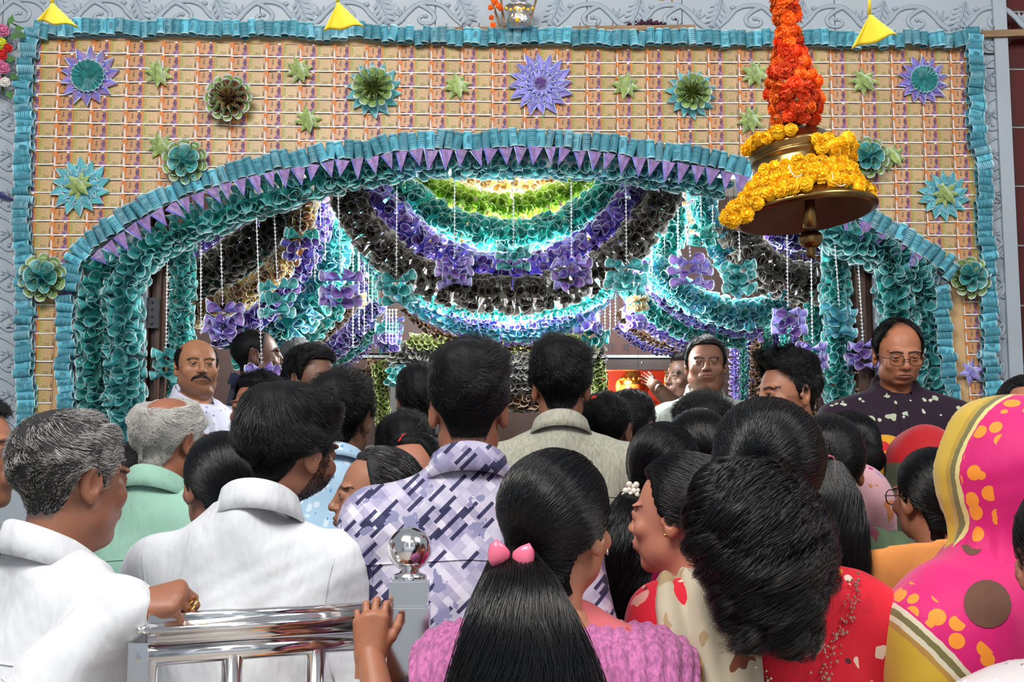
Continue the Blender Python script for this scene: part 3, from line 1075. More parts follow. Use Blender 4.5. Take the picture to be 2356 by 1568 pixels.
roll_border('row of rolled teal notes along the top edge of the backdrop', [(85, 66), (150, 68), (240, 64), (330, 66), (430, 64), (520, 70), (600, 66), (680, 72), (760, 74), (835, 72), (900, 78), (960, 82), (1040, 84), (1130, 88), (1200, 84), (1300, 86), (1420, 90), (1560, 86), (1700, 88), (1840, 90), (1980, 88), (2100, 90), (2220, 92)], 19.0)
roll_border('column of rolled teal notes down the left edge of the backdrop', [(75, 76), (68, 110), (60, 200), (58, 300), (54, 400), (50, 480), (52, 540), (58, 600), (58, 700), (58, 800), (60, 980)], 17.5, lenpx=40)
roll_border('column of rolled teal notes down the right edge of the backdrop', [(2238, 72), (2243, 200), (2248, 300), (2260, 400), (2264, 500), (2268, 590), (2272, 700), (2276, 800), (2280, 990)], 17.5, lenpx=38)
roll_border('long row of rolled teal notes following the arch', ARCH, 21.0, lenpx=44)
roll_border('short column of rolled teal notes beside the left ruffled pillar', [(152, 690), (151, 760), (151, 850), (153, 965)], 17.5, lenpx=38)
roll_border('short column of rolled teal notes beside the right ruffled pillar', [(2160, 668), (2166, 740), (2180, 850), (2200, 995)], 17.5, lenpx=38)

# purple pennants folded from notes -----------------------------------------
v = [(-.5, 0, 0), (.5, 0, 0), (0, -.12, -1), (-.40, -.03, 0), (-.5, .05, 0), (.5, .05, 0), (0, -.05, -1), (.38, -.03, -.0), (0, -.12, -.93), (.06, -.11, -.90)]
PEN = new_mesh('pennant', [(-.5, 0, 0), (-.36, -.06, 0), (.5, 0, 0), (0, -.05, -1), (.05, -.06, -.86), (-.5, .04, 0), (.5, .04, 0), (0, 0, -1)],
               [(0, 3, 4, 1), (1, 4, 3, 2), (5, 6, 7), (0, 5, 7, 3), (2, 3, 7, 6)], [M['blue_violet'], M['mauve'], M['rim']], [0, 1, 1, 2, 0])
PEN2 = new_mesh('pennant', [(-.5, 0, 0), (-.42, -.02, 0), (-.30, -.06, 0), (.5, 0, 0), (.02, -.05, -1), (.05, -.06, -.84), (-.46, .04, 0), (.5, .04, 0), (.02, 0, -1)],
                [(0, 4, 1), (1, 4, 5, 2), (2, 5, 4, 3), (6, 7, 8), (0, 6, 8, 4)], [M['blue_violet'], M['mauve'], M['rim']], [2, 0, 1, 1, 0])


def pennants(label, pts, step, skip=(), side=1, sz=(32, 46), y=-.078):
    q = resample(np.array(pts, float), step)
    w = np.array([Wp(a, c, y) for a, c in q])
    root = empty('pennant_bunting', tuple(w.mean(0)[:2]) + (w[:, 2].min() - .06,), label, 'bunting')
    for i in range(len(w)):
        if any(a <= q[i][0] <= c for a, c in skip):
            continue
        t = w[min(i + 1, len(w) - 1)] - w[max(i - 1, 0)]; t /= np.linalg.norm(t)
        up = np.cross(t, [0, -1.0, 0]) * side
        up = up / np.linalg.norm(up)
        if side == 1 and up[2] < 0:
            up = -up
        a = random.gauss(0, .16)
        z = Vector(tuple(up + t * math.sin(a))).normalized()
        yv = Vector((0, 1, 0)); xv = yv.cross(z)
        m = Matrix((xv, yv, z)).transposed().to_4x4() @ Matrix.Diagonal((sz[0] / 550 * random.uniform(.85, 1.15), .03, sz[1] / 550 * random.uniform(.85, 1.15), 1))
        m.translation = Vector(tuple(w[i] + np.array([0, random.uniform(-.006, .004), 0])))
        link('pennant', random.choice((PEN, PEN, PEN2)), root, m)


low = [(a + 0, c + 16) for a, c in ARCH]
pennants('row of violet note pennants hanging under the rolled notes of the arch', [(218, 582), (262, 548), (318, 508), (388, 472), (455, 444), (525, 420), (605, 400), (685, 384), (765, 371), (845, 362), (905, 350), (965, 344), (1100, 343), (1240, 337), (1330, 344), (1420, 354), (1500, 367), (1580, 378), (1660, 392), (1740, 412)], 34)
pennants('few violet note pennants under the arch right of the bell', [(1950, 500), (2000, 512), (2055, 545), (2110, 585)], 48)
pennants('violet note pennants pointing sideways beside the left pillar', [(168, 640), (166, 700), (168, 780), (172, 900)], 36, side=-1, sz=(30, 30), y=-.040)
pennants('violet note pennants pointing sideways beside the right pillar', [(2158, 640), (2162, 700), (2172, 800), (2186, 930)], 38, side=-1, sz=(30, 26), y=-.040)

# ruffle under the arch and the two pillars ---------------------------------
RUF = [(285, 622), (330, 590), (375, 560), (430, 525), (500, 500), (560, 472), (640, 452), (720, 425), (800, 408), (880, 396), (960, 390), (1060, 388), (1180, 388), (1300, 390), (1400, 398), (1490, 408), (1580, 420), (1660, 432)]
garland('teal ruffle of curled notes under the left half of the arch', [(a, c - 6 - max(0, (a - 600) * .03)) for a, c in RUF[:10]], .022, 74, 'teal', spacing=27, phis=[-50, -5, 35, 60, 80, 100], color2='green_teal', size=1.12)
garland('teal ruffle of curled notes under the crown of the arch', [(a, c - 14) for a, c in RUF[9:]], .022, 58, 'teal', spacing=27, phis=[-30, 25, 55, 78, 100], color2='cyan', size=1.2)
garland('teal ruffle of curled notes under the arch right of the bell', [(1880, 500), (1930, 530), (1980, 555), (2030, 580), (2075, 615), (2110, 650)], -.005, 88, 'teal', spacing=27, phis=[-50, -5, 35, 60, 80, 100], size=1.12)
PPH = [-92, -74, -40, 0, 42, 76, 94]
PL = [((222, 1075), (224, 900), (222, 760), (228, 640), (250, 615)), ((285, 1075), (286, 900), (282, 760), (286, 655), (318, 590))]
garland('outer ruffled strand of the left teal note pillar', PL[0], -.012, 84, 'teal', 5, 29, color2='green_teal', phis=PPH)
garland('inner ruffled strand of the left teal note pillar', PL[1], -.016, 86, 'teal', 5, 29, phis=PPH)
garland('outer ruffled strand of the right teal note pillar', [(2170, 1010), (2150, 900), (2138, 800), (2128, 700), (2110, 630)], -.012, 76, 'teal', 5, 29, phis=PPH)
garland('inner ruffled strand of the right teal note pillar', [(2115, 1010), (2092, 900), (2075, 800), (2062, 700), (2050, 600), (2020, 560)], -.016, 84, 'teal', 5, 29, color2='green_teal', phis=PPH)

# swags and hanging garlands inside the porch ------------------------------
G = 'note garlands swagged inside the porch'
SW = [
    ('cream garland of curled notes, uppermost of the central swags', [(1040, 398), (1090, 412), (1150, 424), (1210, 424), (1270, 414), (1330, 398)], .50, 56, 'cream', 4, 22, {}),
    ('lime green garland of curled notes in the centre', [(955, 400), (1010, 436), (1080, 466), (1150, 478), (1220, 472), (1290, 450), (1345, 412), (1365, 395)], .42, 62, 'lime', 4, 21, {}),
    ('sea green garland of curled notes below the lime one', [(880, 400), (930, 445), (1000, 498), (1080, 530), (1160, 544), (1240, 538), (1320, 508), (1390, 458), (1430, 412)], .36, 76, 'green_teal', 5, 23, {}),
    ('indigo and violet garland, third swag above the charcoal one', [(835, 432), (880, 478), (940, 540), (1010, 592), (1090, 618), (1180, 632), (1270, 612), (1350, 570), (1420, 510), (1480, 438)], .28, 84, 'purple', 5, 23, {'color2': 'indigo'}),
    ('wide charcoal garland of curled notes in the centre', [(795, 445), (835, 520), (900, 590), (980, 642), (1070, 668), (1170, 678), (1260, 670), (1350, 640), (1430, 582), (1500, 498), (1530, 435)], .20, 78, 'charcoal', 5, 22, {'color2': 'grey'}),
    ('thin teal garland edging the charcoal swag', [(850, 585), (920, 655), (1010, 698), (1100, 716), (1190, 722), (1280, 712), (1350, 694), (1420, 640)], .34, 34, 'green_teal', 3, 17, {}),
    ('narrow violet garland above the brightly lit teal one', [(930, 640), (1000, 695), (1090, 732), (1190, 742), (1280, 728), (1350, 696)], .52, 34, 'purple', 3, 17, {'color2': 'indigo'}),
    ('brightly lit teal garland at the bottom of the central swags', [(845, 570), (900, 640), (960, 690), (1040, 730), (1120, 752), (1200, 758), (1280, 742), (1360, 690), (1425, 630)], .60, 54, 'cyan', 4, 17, {}),
    ('violet garland edging the brightly lit teal one', [(930, 685), (990, 730), (1070, 765), (1180, 780), (1270, 766), (1350, 728), (1390, 690)], .66, 28, 'purple', 3, 16, {}),
    ('brown garland below the lowest central swags', [(935, 702), (980, 748), (1050, 778), (1180, 794), (1260, 784)], .72, 28, 'brown', 3, 17, {}),
    # left group
    ('upright teal garland beside the left door post', [(420, 560), (420, 640), (418, 720), (416, 800)], .12, 56, 'green_teal', 5, 24, {'color2': 'teal'}),
    ('teal garland end beside the bald man', [(392, 800), (394, 850), (402, 880), (408, 930)], .16, 56, 'teal', 4, 24, {}),
    ('charcoal garland slanting down on the left', [(650, 485), (610, 530), (560, 578), (500, 620), (455, 650)], .30, 86, 'charcoal', 5, 23, {'color2': 'grey'}),
    ('indigo garland under the arch at the upper left', [(600, 505), (545, 535), (480, 560), (440, 590)], .55, 46, 'indigo', 4, 20, {'color2': 'purple'}),
    ('dark sea green garland under the slanting charcoal one', [(664, 470), (636, 545), (580, 610), (515, 652), (455, 676)], .36, 52, 'green_teal', 5, 21, {}),
    ('ochre garland slanting down on the left', [(700, 452), (690, 520), (655, 600), (600, 652), (530, 690), (450, 722)], .30, 60, 'gold_note', 5, 21, {'color2': 'cream'}),
    ('violet garland below the ochre one', [(742, 470), (728, 540), (690, 620), (640, 690), (570, 740), (500, 770)], .38, 54, 'purple', 4, 20, {'color2': 'indigo'}),
    ('broad sea green garland on the left', [(770, 500), (760, 570), (735, 650), (690, 715), (630, 760), (540, 800)], .48, 92, 'cyan', 5, 21, {'color2': 'green_teal'}),
    ('second sea green garland left of the centre swags', [(800, 500), (800, 560), (785, 640), (750, 710), (690, 770), (600, 820)], .64, 70, 'green_teal', 5, 20, {}),
    ('brown garland at the lower left', [(838, 640), (815, 690), (770, 745), (720, 790)], .72, 26, 'brown', 3, 16, {}),
    ('violet garland at the lower left of the centre', [(862, 700), (830, 745), (785, 790), (720, 838)], .74, 46, 'purple', 4, 17, {'color2': 'indigo'}),
    ('narrow sea green garland at the lower left of the centre', [(868, 745), (825, 790), (770, 830)], .78, 36, 'green_teal', 4, 16, {}),
    ('lowest violet garland left of the centre', [(872, 772), (835, 806), (790, 838)], .82, 24, 'purple', 3, 15, {}),
    ('blue violet strand hanging left of the centre', [(818, 520), (822, 600), (826, 680)], .70, 38, 'indigo', 4, 18, {'color2': 'purple'}),
    ('sea green strand hanging left of the centre', [(850, 570), (850, 640), (846, 720)], .76, 40, 'green_teal', 4, 18, {}),
    ('violet strand under the teal bow left of the centre', [(905, 735), (900, 770), (896, 800)], .70, 44, 'purple', 4, 17, {'color2': 'teal'}),
    # right group
    ('upright teal garland beside the right door post', [(1925, 545), (1925, 650), (1926, 780), (1932, 900), (1940, 1000)], .12, 66, 'teal', 5, 25, {'color2': 'green_teal'}),
    ('charcoal garland swagged below the bell', [(1690, 515), (1722, 575), (1770, 625), (1830, 648), (1900, 652)], .30, 84, 'charcoal', 5, 23, {'color2': 'grey'}),
    ('indigo garland behind the bell clapper', [(1770, 525), (1830, 545), (1890, 550)], .55, 60, 'indigo', 4, 21, {}),
    ('bright violet and cream garland behind the charcoal right swag', [(1740, 530), (1790, 580), (1870, 600)], .75, 50, 'purple', 4, 19, {'color2': 'cream'}),
    ('teal garland falling left of the right charcoal swag', [(1612, 440), (1625, 500), (1650, 560), (1690, 620), (1712, 660)], .40, 58, 'cyan', 5, 21, {'color2': 'green_teal'}),
    ('brown garland under the right charcoal swag', [(1735, 652), (1780, 676), (1850, 690)], .55, 30, 'brown', 3, 18, {}),
    ('broad teal garland swagged right of the centre', [(1500, 610), (1545, 655), (1600, 692), (1670, 720), (1740, 722), (1800, 700)], .44, 66, 'teal', 5, 20, {'color2': 'cyan'}),
    ('violet garland under the broad teal one on the right', [(1475, 610), (1530, 682), (1590, 722), (1660, 746), (1740, 756)], .52, 46, 'purple', 4, 18, {'color2': 'indigo'}),
    ('sea green garland under the violet one on the right', [(1420, 620), (1470, 690), (1540, 738), (1620, 766), (1700, 774)], .58, 50, 'green_teal', 4, 18, {}),
    ('lower violet garland right of the centre', [(1440, 700), (1500, 750), (1570, 786), (1640, 798)], .66, 34, 'purple', 3, 16, {}),
    ('lower brown garland right of the centre', [(1420, 720), (1480, 772), (1550, 800)], .72, 22, 'brown', 3, 15, {}),
    ('lowest indigo garland right of the centre', [(1420, 750), (1480, 795), (1560, 812)], .78, 22, 'indigo', 3, 15, {}),
    ('teal strand hanging at the left of the right group', [(1545, 480), (1540, 540), (1520, 600)], .50, 70, 'green_teal', 5, 20, {}),
    ('violet strand hanging at the left of the right group', [(1500, 560), (1488, 620), (1478, 680)], .62, 44, 'indigo', 4, 18, {'color2': 'purple'}),
    ('ochre strand hanging right of the centre', [(1530, 600), (1512, 650), (1502, 700)], .60, 34, 'cream', 3, 18, {'color2': 'brown'}),
    ('cream strand at the top right of the porch', [(1590, 430), (1596, 480), (1606, 530)], .66, 40, 'cream', 4, 19, {'color2': 'purple'}),
    ('sea green column right of the bell string', [(1880, 660), (1880, 740), (1882, 820)], .40, 50, 'green_teal', 4, 20, {}),
]
for lab, pts, y, w, col, rows, spc, kw in SW:
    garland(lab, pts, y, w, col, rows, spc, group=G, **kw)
COLM = [(1690, 'purple'), (1708, 'green_teal'), (1722, 'indigo'), (1740, 'brown'), (1764, 'green_teal'), (1786, 'indigo'), (1806, 'green_teal'), (1826, 'purple'), (1848, 'olive'), (1868, 'brown')]
NMC = {'purple': 'violet', 'green_teal': 'sea green', 'indigo': 'indigo', 'brown': 'brown', 'olive': 'olive'}
ORD = ['first', 'second', 'third', 'fourth', 'fifth', 'sixth', 'seventh', 'eighth', 'ninth', 'tenth']
for k, (px, c) in enumerate(COLM):
    garland('%s upright garland, %s from the left on the right porch wall' % (NMC[c], ORD[k]), [(px, 735), (px, 850), (px, 1000)], .95 + .06 * (k % 3), 24 if c != 'brown' else 30, c, 3, 15, group='upright garlands on the right porch wall')
# the grey canopy before the shrine
CAN = [
    ('olive garland along the top of the grey canopy', [(945, 785), (1040, 790), (1150, 796), (1260, 788), (1350, 776)], 1.30, 34, 'olive', 3, 17),
    ('grey garland, upper band of the canopy before the shrine', [(900, 808), (980, 812), (1150, 822), (1300, 818), (1380, 806)], 1.34, 44, 'grey', 4, 18),
    ('grey garland, lower band of the canopy before the shrine', [(905, 834), (1000, 838), (1150, 852), (1300, 848), (1375, 836)], 1.38, 40, 'grey', 4, 18),
    ('teal garland at the left end of the canopy', [(898, 862), (930, 864), (1000, 868)], 1.36, 44, 'teal', 4, 18),
    ('charcoal garland across the bottom of the canopy', [(1000, 875), (1150, 884), (1300, 880)], 1.42, 40, 'charcoal', 4, 18),
    ('brown garland under the canopy', [(1150, 912), (1200, 920), (1240, 924)], 1.46, 50, 'brown', 4, 18),
    ('olive upright garland left of the steel post', [(872, 835), (878, 900), (882, 965)], 1.40, 32, 'olive', 4, 17),
    ('brown upright garland left of the olive one', [(860, 828), (852, 870), (846, 920)], 1.45, 26, 'brown', 3, 16),
    ('olive upright garland right of the man in the linen shirt', [(1368, 800), (1376, 850), (1380, 905)], 1.36, 34, 'olive', 4, 17),
    ('olive upright garland at the right side of the shrine opening', [(1580, 815), (1562, 850), (1552, 900)], 1.60, 40, 'olive', 4, 17),
    ('olive garland across the foot of the shrine', [(1470, 985), (1510, 960), (1535, 935)], 1.60, 28, 'olive', 3, 16),
]
for lab, pts, y, w, c, rows, spc in CAN:
    garland(lab, pts, y, w, c, rows, spc, group='garlands of the canopy before the shrine')


# hanging bows on bead strings ----------------------------------------------
def string_mesh(p0, p1, spiky=True):
    b = MB()
    n = max(3, int((p0[2] - p1[2]) / .016))
    b.tube([p0, p1], .0016, 5)
    for k in range(n):
        u = (k + .5) / n
        c = np.array(p0) * (1 - u) + np.array(p1) * u
        if spiky:
            for sg in (-1, 1):
                a = random.uniform(0, PI)
                b.tube([c, c + np.array([sg * .0075 * math.cos(a * .4), .005 * math.sin(a), .005])], [.0022, .0006], 4, cap=False)
        else:
            b.ball(c, .0048, 6, 4)
    return b.mesh('bead_string', [M['bead']], True)


def bow(label, px, py, y, w, h, color, top=None, rows=3, spiky=True, stringpx=None, under=None):
    c = Wp(px, py, y)
    sc = (y - CAM[1]) / FPX
    root = empty('hanging_bow', (c[0], y, c[2] - h * sc / 2), label, 'bow', 'note bows hung on white strings')
    if top is not None:
        p0 = Wp(stringpx or px, top, y - .03)
        link('bead_string', string_mesh((p0[0], y - .03, p0[2]), (c[0], y - .03, c[2] + h * sc * .40), spiky), root)
    for r_ in range(rows):
        z = c[2] + h * sc * (.5 - (r_ + .5) / rows) * .86
        for k, (dx, dy, dz) in enumerate(((-1, -.25, .10), (1, -.25, .10), (-.62, -.75, -.05), (.62, -.75, .05), (0, -1, .0))):
            if k == 4 and r_ != 1:
                continue
            d = np.array([dx + random.uniform(-.15, .15), dy, dz + random.uniform(-.25, .25)])
            L = w * sc * .52 * (1.0 if k < 2 else .8) * random.uniform(.92, 1.08)
            wd = h * sc / rows * random.uniform(1.05, 1.25)
            cc = under if (under and r_ == 0) else color
            link('folded_note', cone(cc, random.randrange(4)), root, frame_mat((c[0], y - .01 + random.uniform(-.01, .01), z), d, (random.uniform(-1, 1), 0, random.uniform(-1, 1)), (wd, wd, L)))
    return root


BW = [
    ('violet note bow on a white string left of the bald man\'s ear level, under the charcoal swag', 515, 742, .02, 84, 92, 'purple', 560, {'stringpx': 508}),
    ('teal note bow hanging above the dark haired men', 640, 690, .10, 74, 96, 'teal', 470, {'stringpx': 630}),
    ('dark indigo note bow with teal notes above it', 692, 570, .16, 74, 84, 'indigo', 462, {'under': 'green_teal'}),
    ('violet note bow left of the charcoal swag', 785, 672, .04, 84, 96, 'purple', 445, {'stringpx': 778}),
    ('teal note bow at the left end of the lit garlands', 913, 672, .08, 78, 84, 'teal', 410, {}),
    ('violet note bow on the left half of the indigo swag', 1046, 628, .10, 76, 84, 'purple', 405, {}),
    ('teal note bow at the middle of the indigo swag', 1181, 596, .08, 72, 66, 'teal', 405, {}),
    ('violet note bow on the right half of the charcoal swag', 1314, 632, .06, 78, 88, 'purple', 400, {'spiky': False}),
    ('teal note bow at the right end of the charcoal swag', 1440, 640, .08, 86, 90, 'teal', 425, {}),
    ('large violet note bow hanging left of the bell', 1586, 628, .04, 88, 84, 'purple', 430, {'spiky': False, 'stringpx': 1577}),
    ('teal note bow hanging under the bell rim', 1700, 640, .06, 72, 92, 'teal', 520, {}),
    ('dark teal note bow left of the bell rim', 1612, 548, .30, 62, 70, 'green_teal', 430, {}),
    ('violet note bow on a spiky string below the clapper', 1810, 742, .04, 74, 84, 'purple', 510, {}),
    ('violet note bow on a round bead string behind the young man', 1866, 825, .06, 66, 82, 'purple', 580, {'spiky': False}),
    ('violet note bow left of the man in spectacles', 1982, 818, .02, 70, 78, 'purple', 560, {'stringpx': 1972}),
    ('violet two note bow low on a string between the men on the left', 605, 852, -.25, 72, 30, 'purple', 500, {'rows': 1, 'stringpx': 590}),
    ('small cream bow beside the violet one left of the charcoal swag', 825, 692, .50, 34, 40, 'cream', 560, {'rows': 2}),
    ('small violet bow above the left beam', 890, 770, .62, 50, 60, 'purple', 700, {'rows': 2, 'under': 'teal'}),
    ('small violet bow right of the lit garlands', 1350, 745, .60, 56, 56, 'purple', 690, {'rows': 2}),
    ('small teal bow right of the lit garlands', 1368, 776, .64, 60, 46, 'green_teal', 700, {'rows': 2}),
    ('small blue violet bow on the lower right swag', 1458, 740, .52, 52, 46, 'purple', 640, {'rows': 2}),
    ('small cream bow over the lower right swag', 1468, 700, .50, 44, 46, 'cream', 610, {'rows': 2}),
    ('small cream bow beside the large violet one', 1528, 632, .46, 40, 50, 'cream', 500, {'rows': 2}),
    ('teal note bow on the upright garland beside the right door post', 1928, 740, -.02, 70, 84, 'cyan', 555, {'stringpx': 1920}),
    ('teal note bow beside the left door post', 385, 838, .06, 60, 80, 'teal', 590, {}),
]
for lab, px, py, y, w, h, c, top, kw in BW:
    lab = lab.replace(" left of the bald man's ear level, under", " under")
    bow(lab, px, py, y, w, h, c, top, **kw)
for k, (px, y0, y1, y, sp) in enumerate(sorted([(462, 555, 770, .05, True), (724, 462, 640, .20, True), (737, 462, 520, .3, True), (748, 470, 600, .22, True), (812, 530, 800, .5, True), (826, 545, 760, .52, False), (838, 560, 770, .54, True),
                                         (848, 575, 700, .55, True), (856, 590, 740, .56, True), (1500, 560, 640, .3, True), (1560, 440, 620, .3, False), (1640, 470, 560, .3, True), (1380, 650, 790, .6, True), (1392, 640, 780, .6, True), (1404, 650, 760, .6, True), (1416, 640, 750, .62, True),
                                         (888, 700, 790, .5, True), (896, 710, 790, .5, True), (903, 710, 790, .5, True), (911, 710, 790, .5, True)])):
    a, c = Wp(px, y0, y), Wp(px, y1, y)
    o = link('bead_string', string_mesh((a[0], y, a[2]), (c[0], y, c[2]), sp))
    tag(o, 'loose white bead string among the garlands, %s from the left' % (ORD + ['eleventh', 'twelfth', 'thirteenth', 'fourteenth', 'fifteenth', 'sixteenth', 'seventeenth', 'eighteenth', 'nineteenth', 'twentieth'])[k], 'string', 'loose bead strings')
# ------------------------------------------------------------------ folded note rosettes on the backdrop
def wheel_point(ca, cb):
    """one folded note of a star wheel: unit radius, tip towards +Z, lying in x/z"""
    v = [(-.20, -.02, .40), (.16, -.02, .46), (.24, -.05, .62), (-.10, -.10, 1.0), (-.16, -.09, .70), (.02, -.08, .55), (-.125, -.105, .985), (-.20, -.10, .68),
         (-.20, 0, .40), (.16, 0, .46), (.24, 0, .62), (-.10, -.02, 1.0), (.16, -.03, .30), (-.16, -.03, .30)]
    f = [(0, 5, 4), (0, 1, 5), (1, 2, 5), (5, 2, 3), (5, 3, 4), (4, 3, 6, 7), (2, 10, 11, 3), (0, 4, 7, 8), (13, 12, 1, 0)]
    i = [0, 0, 0, 1, 0, 2, 1, 1, 0]
    m = new_mesh('folded_note', v, f, [M[ca], M[cb], M['rim']], i)
    return m


def edge_strip():
    return new_mesh('note_edge', [(.02, -.105, .53), (.25, -.075, .61), (.25, -.075, .645), (.02, -.105, .565)], [(0, 1, 2, 3)], [M['rim']])


def fan_mesh(c):
    v, f, i = [(0, -.02, 0)], [], []
    n = 40
    for k in range(n):
        a = 2 * PI * k / n
        y = -.26 if k % 2 else -.03
        for r in (.93, 1.0):
            v.append((r * math.cos(a), y - .02, r * math.sin(a)))
    for k in range(n):
        a, b_ = 1 + 2 * k, 1 + 2 * ((k + 1) % n)
        f += [(0, b_, a), (a, b_, b_ + 1, a + 1)]; i += [0, 1]
    return new_mesh('pleated_fan', v, f, [M[c], M['rim']], i)


def diamond_mesh(c):
    """a folded strip with two pointed ends and a raised ridge, pale edges"""
    v = [(0, -.01, -1), (-.24, -.03, -.40), (.24, -.02, -.40), (-.24, -.03, .40), (.24, -.02, .40), (0, -.01, 1), (.04, -.13, 0), (-.29, -.03, -.40), (-.29, -.03, .40), (.02, -.12, -.5), (.02, -.12, .5)]
    f = [(0, 9, 1), (0, 2, 9), (1, 9, 6), (9, 2, 6), (1, 6, 3), (2, 4, 6), (3, 6, 10), (6, 4, 10), (3, 10, 5), (10, 4, 5), (7, 1, 3, 8), (0, 1, 7), (8, 3, 5)]
    return new_mesh('folded_note', v, f, [M[c], M['rim']], [0] * 10 + [1, 1, 1])


_ro = {}


def piece(kind, *c):
    k = (kind,) + c
    if k not in _ro:
        _ro[k] = {'w': wheel_point, 'f': fan_mesh, 'd': diamond_mesh}[kind](*c)
    return _ro[k]


EDGE = edge_strip()


def rosette(label, px, py, R, layers, rot=0.0, cat='rosette', group=None):
    sc = 4.97 / FPX
    c = Wp(px, py, YBD - .010)
    root = empty('note_rosette', (c[0], YBD - .012, c[2] - R * sc), label, cat, group)
    yb = YBD - .012
    for kind, r, n, col, dy in layers:
        s = r * sc
        B = Matrix.Translation((c[0], yb - dy, c[2]))
        if kind == 'wheel':
            for k in range(n):
                m = B @ Matrix.Rotation(rot + 2 * PI * k / n, 4, 'Y') @ Matrix.Scale(s * random.uniform(.94, 1.04), 4) @ Matrix.Diagonal((13 / n, 1, 1, 1))
                link('folded_note', piece('w', *col), root, m)
                link('note_edge', EDGE, root, m)
        elif kind == 'fan':
            link('pleated_fan', piece('f', col), root, B @ Matrix.Rotation(random.random(), 4, 'Y') @ Matrix.Scale(s, 4))
        elif kind == 'star':
            for k in range(n):
                link('folded_note', piece('d', col), root, B @ Matrix.Translation((0, -.006 * k - .004, 0)) @ Matrix.Rotation(rot + PI * k / n + random.gauss(0, .06), 4, 'Y') @ Matrix.Rotation(random.gauss(0, .05), 4, 'X') @ Matrix.Scale(s * random.uniform(.9, 1.05), 4))
        elif kind == 'cones':
            for k in range(n):
                a = rot + 2 * PI * k / n
                fwd = .75 if dy < .02 else 1.05
                d = np.array([math.cos(a), -fwd, math.sin(a)])
                link('folded_note', cone(col, k % 3), root, frame_mat((c[0], yb - dy, c[2]), d, (-math.sin(a), 0, math.cos(a)), (s * 5.0 / n * 1.25, s * 5.0 / n * 1.25, s)))


PT = [('purple-rimmed wheel with a pleated teal centre at the upper left', 206, 178), ('purple-rimmed wheel with a pleated teal centre near the upper right corner', 2122, 186)]
for lab, px, py in PT:
    rosette(lab, px, py, 72 if px < 500 else 63, [('wheel', 72 if px < 500 else 63, 14, ('blue_violet', 'mauve'), 0), ('wheel', 48, 14, ('blue_violet', 'blue_violet'), .008), ('fan', 40 if px < 500 else 34, 0, 'teal', .014)], .1)
for lab, px, py in (('cyan star wheel with a pale green star in the middle on the left', 186, 430), ('cyan star wheel with a pale green star in the middle on the right', 2170, 450)):
    rosette(lab, px, py, 70 if px < 500 else 62, [('wheel', 70 if px < 500 else 62, 14, ('cyan', 'teal'), 0), ('wheel', 48, 14, ('cyan', 'cyan'), .006), ('star', 36, 4, 'pale_green', .010)], .05)
rosette('large blue violet star wheel above the middle of the arch', 1243, 195, 76, [('wheel', 78, 16, ('blue_violet', 'purple'), 0), ('wheel', 58, 16, ('blue_violet', 'purple'), .008), ('wheel', 36, 16, ('purple', 'blue_violet'), .016), ('fan', 15, 0, 'purple', .02)])
for lab, px, py, R in (('cyan star wheel with a dark green cone flower, left of the middle', 860, 208, 68), ('cyan star wheel with a dark green cone flower, right of the middle', 1590, 218, 62)):
    rosette(lab, px, py, R, [('wheel', R, 14, ('cyan', 'teal'), 0), ('cones', R * .72, 12, 'pale_green', .004), ('cones', R * .42, 12, 'olive', .014)])
rosette('brown cone flower with a lime green edge at the upper left', 531, 234, 52, [('cones', 56, 12, 'pale_green', 0), ('cones', 46, 11, 'gold_note', .010), ('cones', 28, 8, 'brown', .020)])
for lab, px, py, R in (('pale green flower with a teal heart beside a star left of the arch', 432, 378, 50), ('pale green flower with a teal heart at the left foot of the arch', 108, 642, 52),
                       ('pale green flower with a teal heart at the right foot of the arch', 2224, 642, 46), ('pale green flower with a teal heart partly hidden behind the bell', 1990, 368, 46)):
    rosette(lab, px, py, R, [('cones', R * 1.05, 10, 'pale_green', 0), ('cones', R * .85, 9, 'pale_green', .008), ('cones', R * .74, 6, 'teal', .034)], random.random())
ST = [(366, 172, 'beside the brown cone flower'), (690, 164, 'above another green star left of the middle'), (709, 278, 'lower of the pair left of the middle'), (371, 337, 'touching the teal-hearted flower on the left'), (1052, 200, 'left of the blue violet wheel'),
      (1438, 200, 'right of the blue violet wheel'), (1735, 172, 'just left of the orange garland, upper one'), (1724, 278, 'just left of the orange garland, lower one'), (1985, 190, 'under the right yellow pennant'), (2050, 362, 'right of the bell')]
for px, py, w in ST:
    rosette('small pale green folded star ' + w, px, py, 36, [('star', 36, 4, 'pale_green', 0)], random.random(), 'star')
rosette('small violet folded star low on the right note column', 2232, 856, 34, [('star', 34, 3, 'purple', 0)], .3, 'star')

# ------------------------------------------------------------------ things above the backdrop
def batten(label, x0, y0, x1, y1, h, y):
    a, c = Wp(x0, y0, y), Wp(x1, y1, y)
    L = math.dist(a, c)
    b = MB(); b.box((0, 0, -h / 2), (L, .03, h / 2))
    for k in range(int(L / .07)):
        b.tube([(.03 + k * .07, .01, h / 2), (.033 + k * .07, .004, h / 2 + .018)], .0015, 4, 1)
    o = link('wooden_batten', b.mesh('wooden_batten', [M['raw_wood'], M['iron']]))
    o.matrix_basis = Matrix.Translation(Vector(tuple(a))) @ Matrix.Rotation(-math.atan2(c[2] - a[2], c[0] - a[0]), 4, 'Y')
    tag(o, label, 'batten')


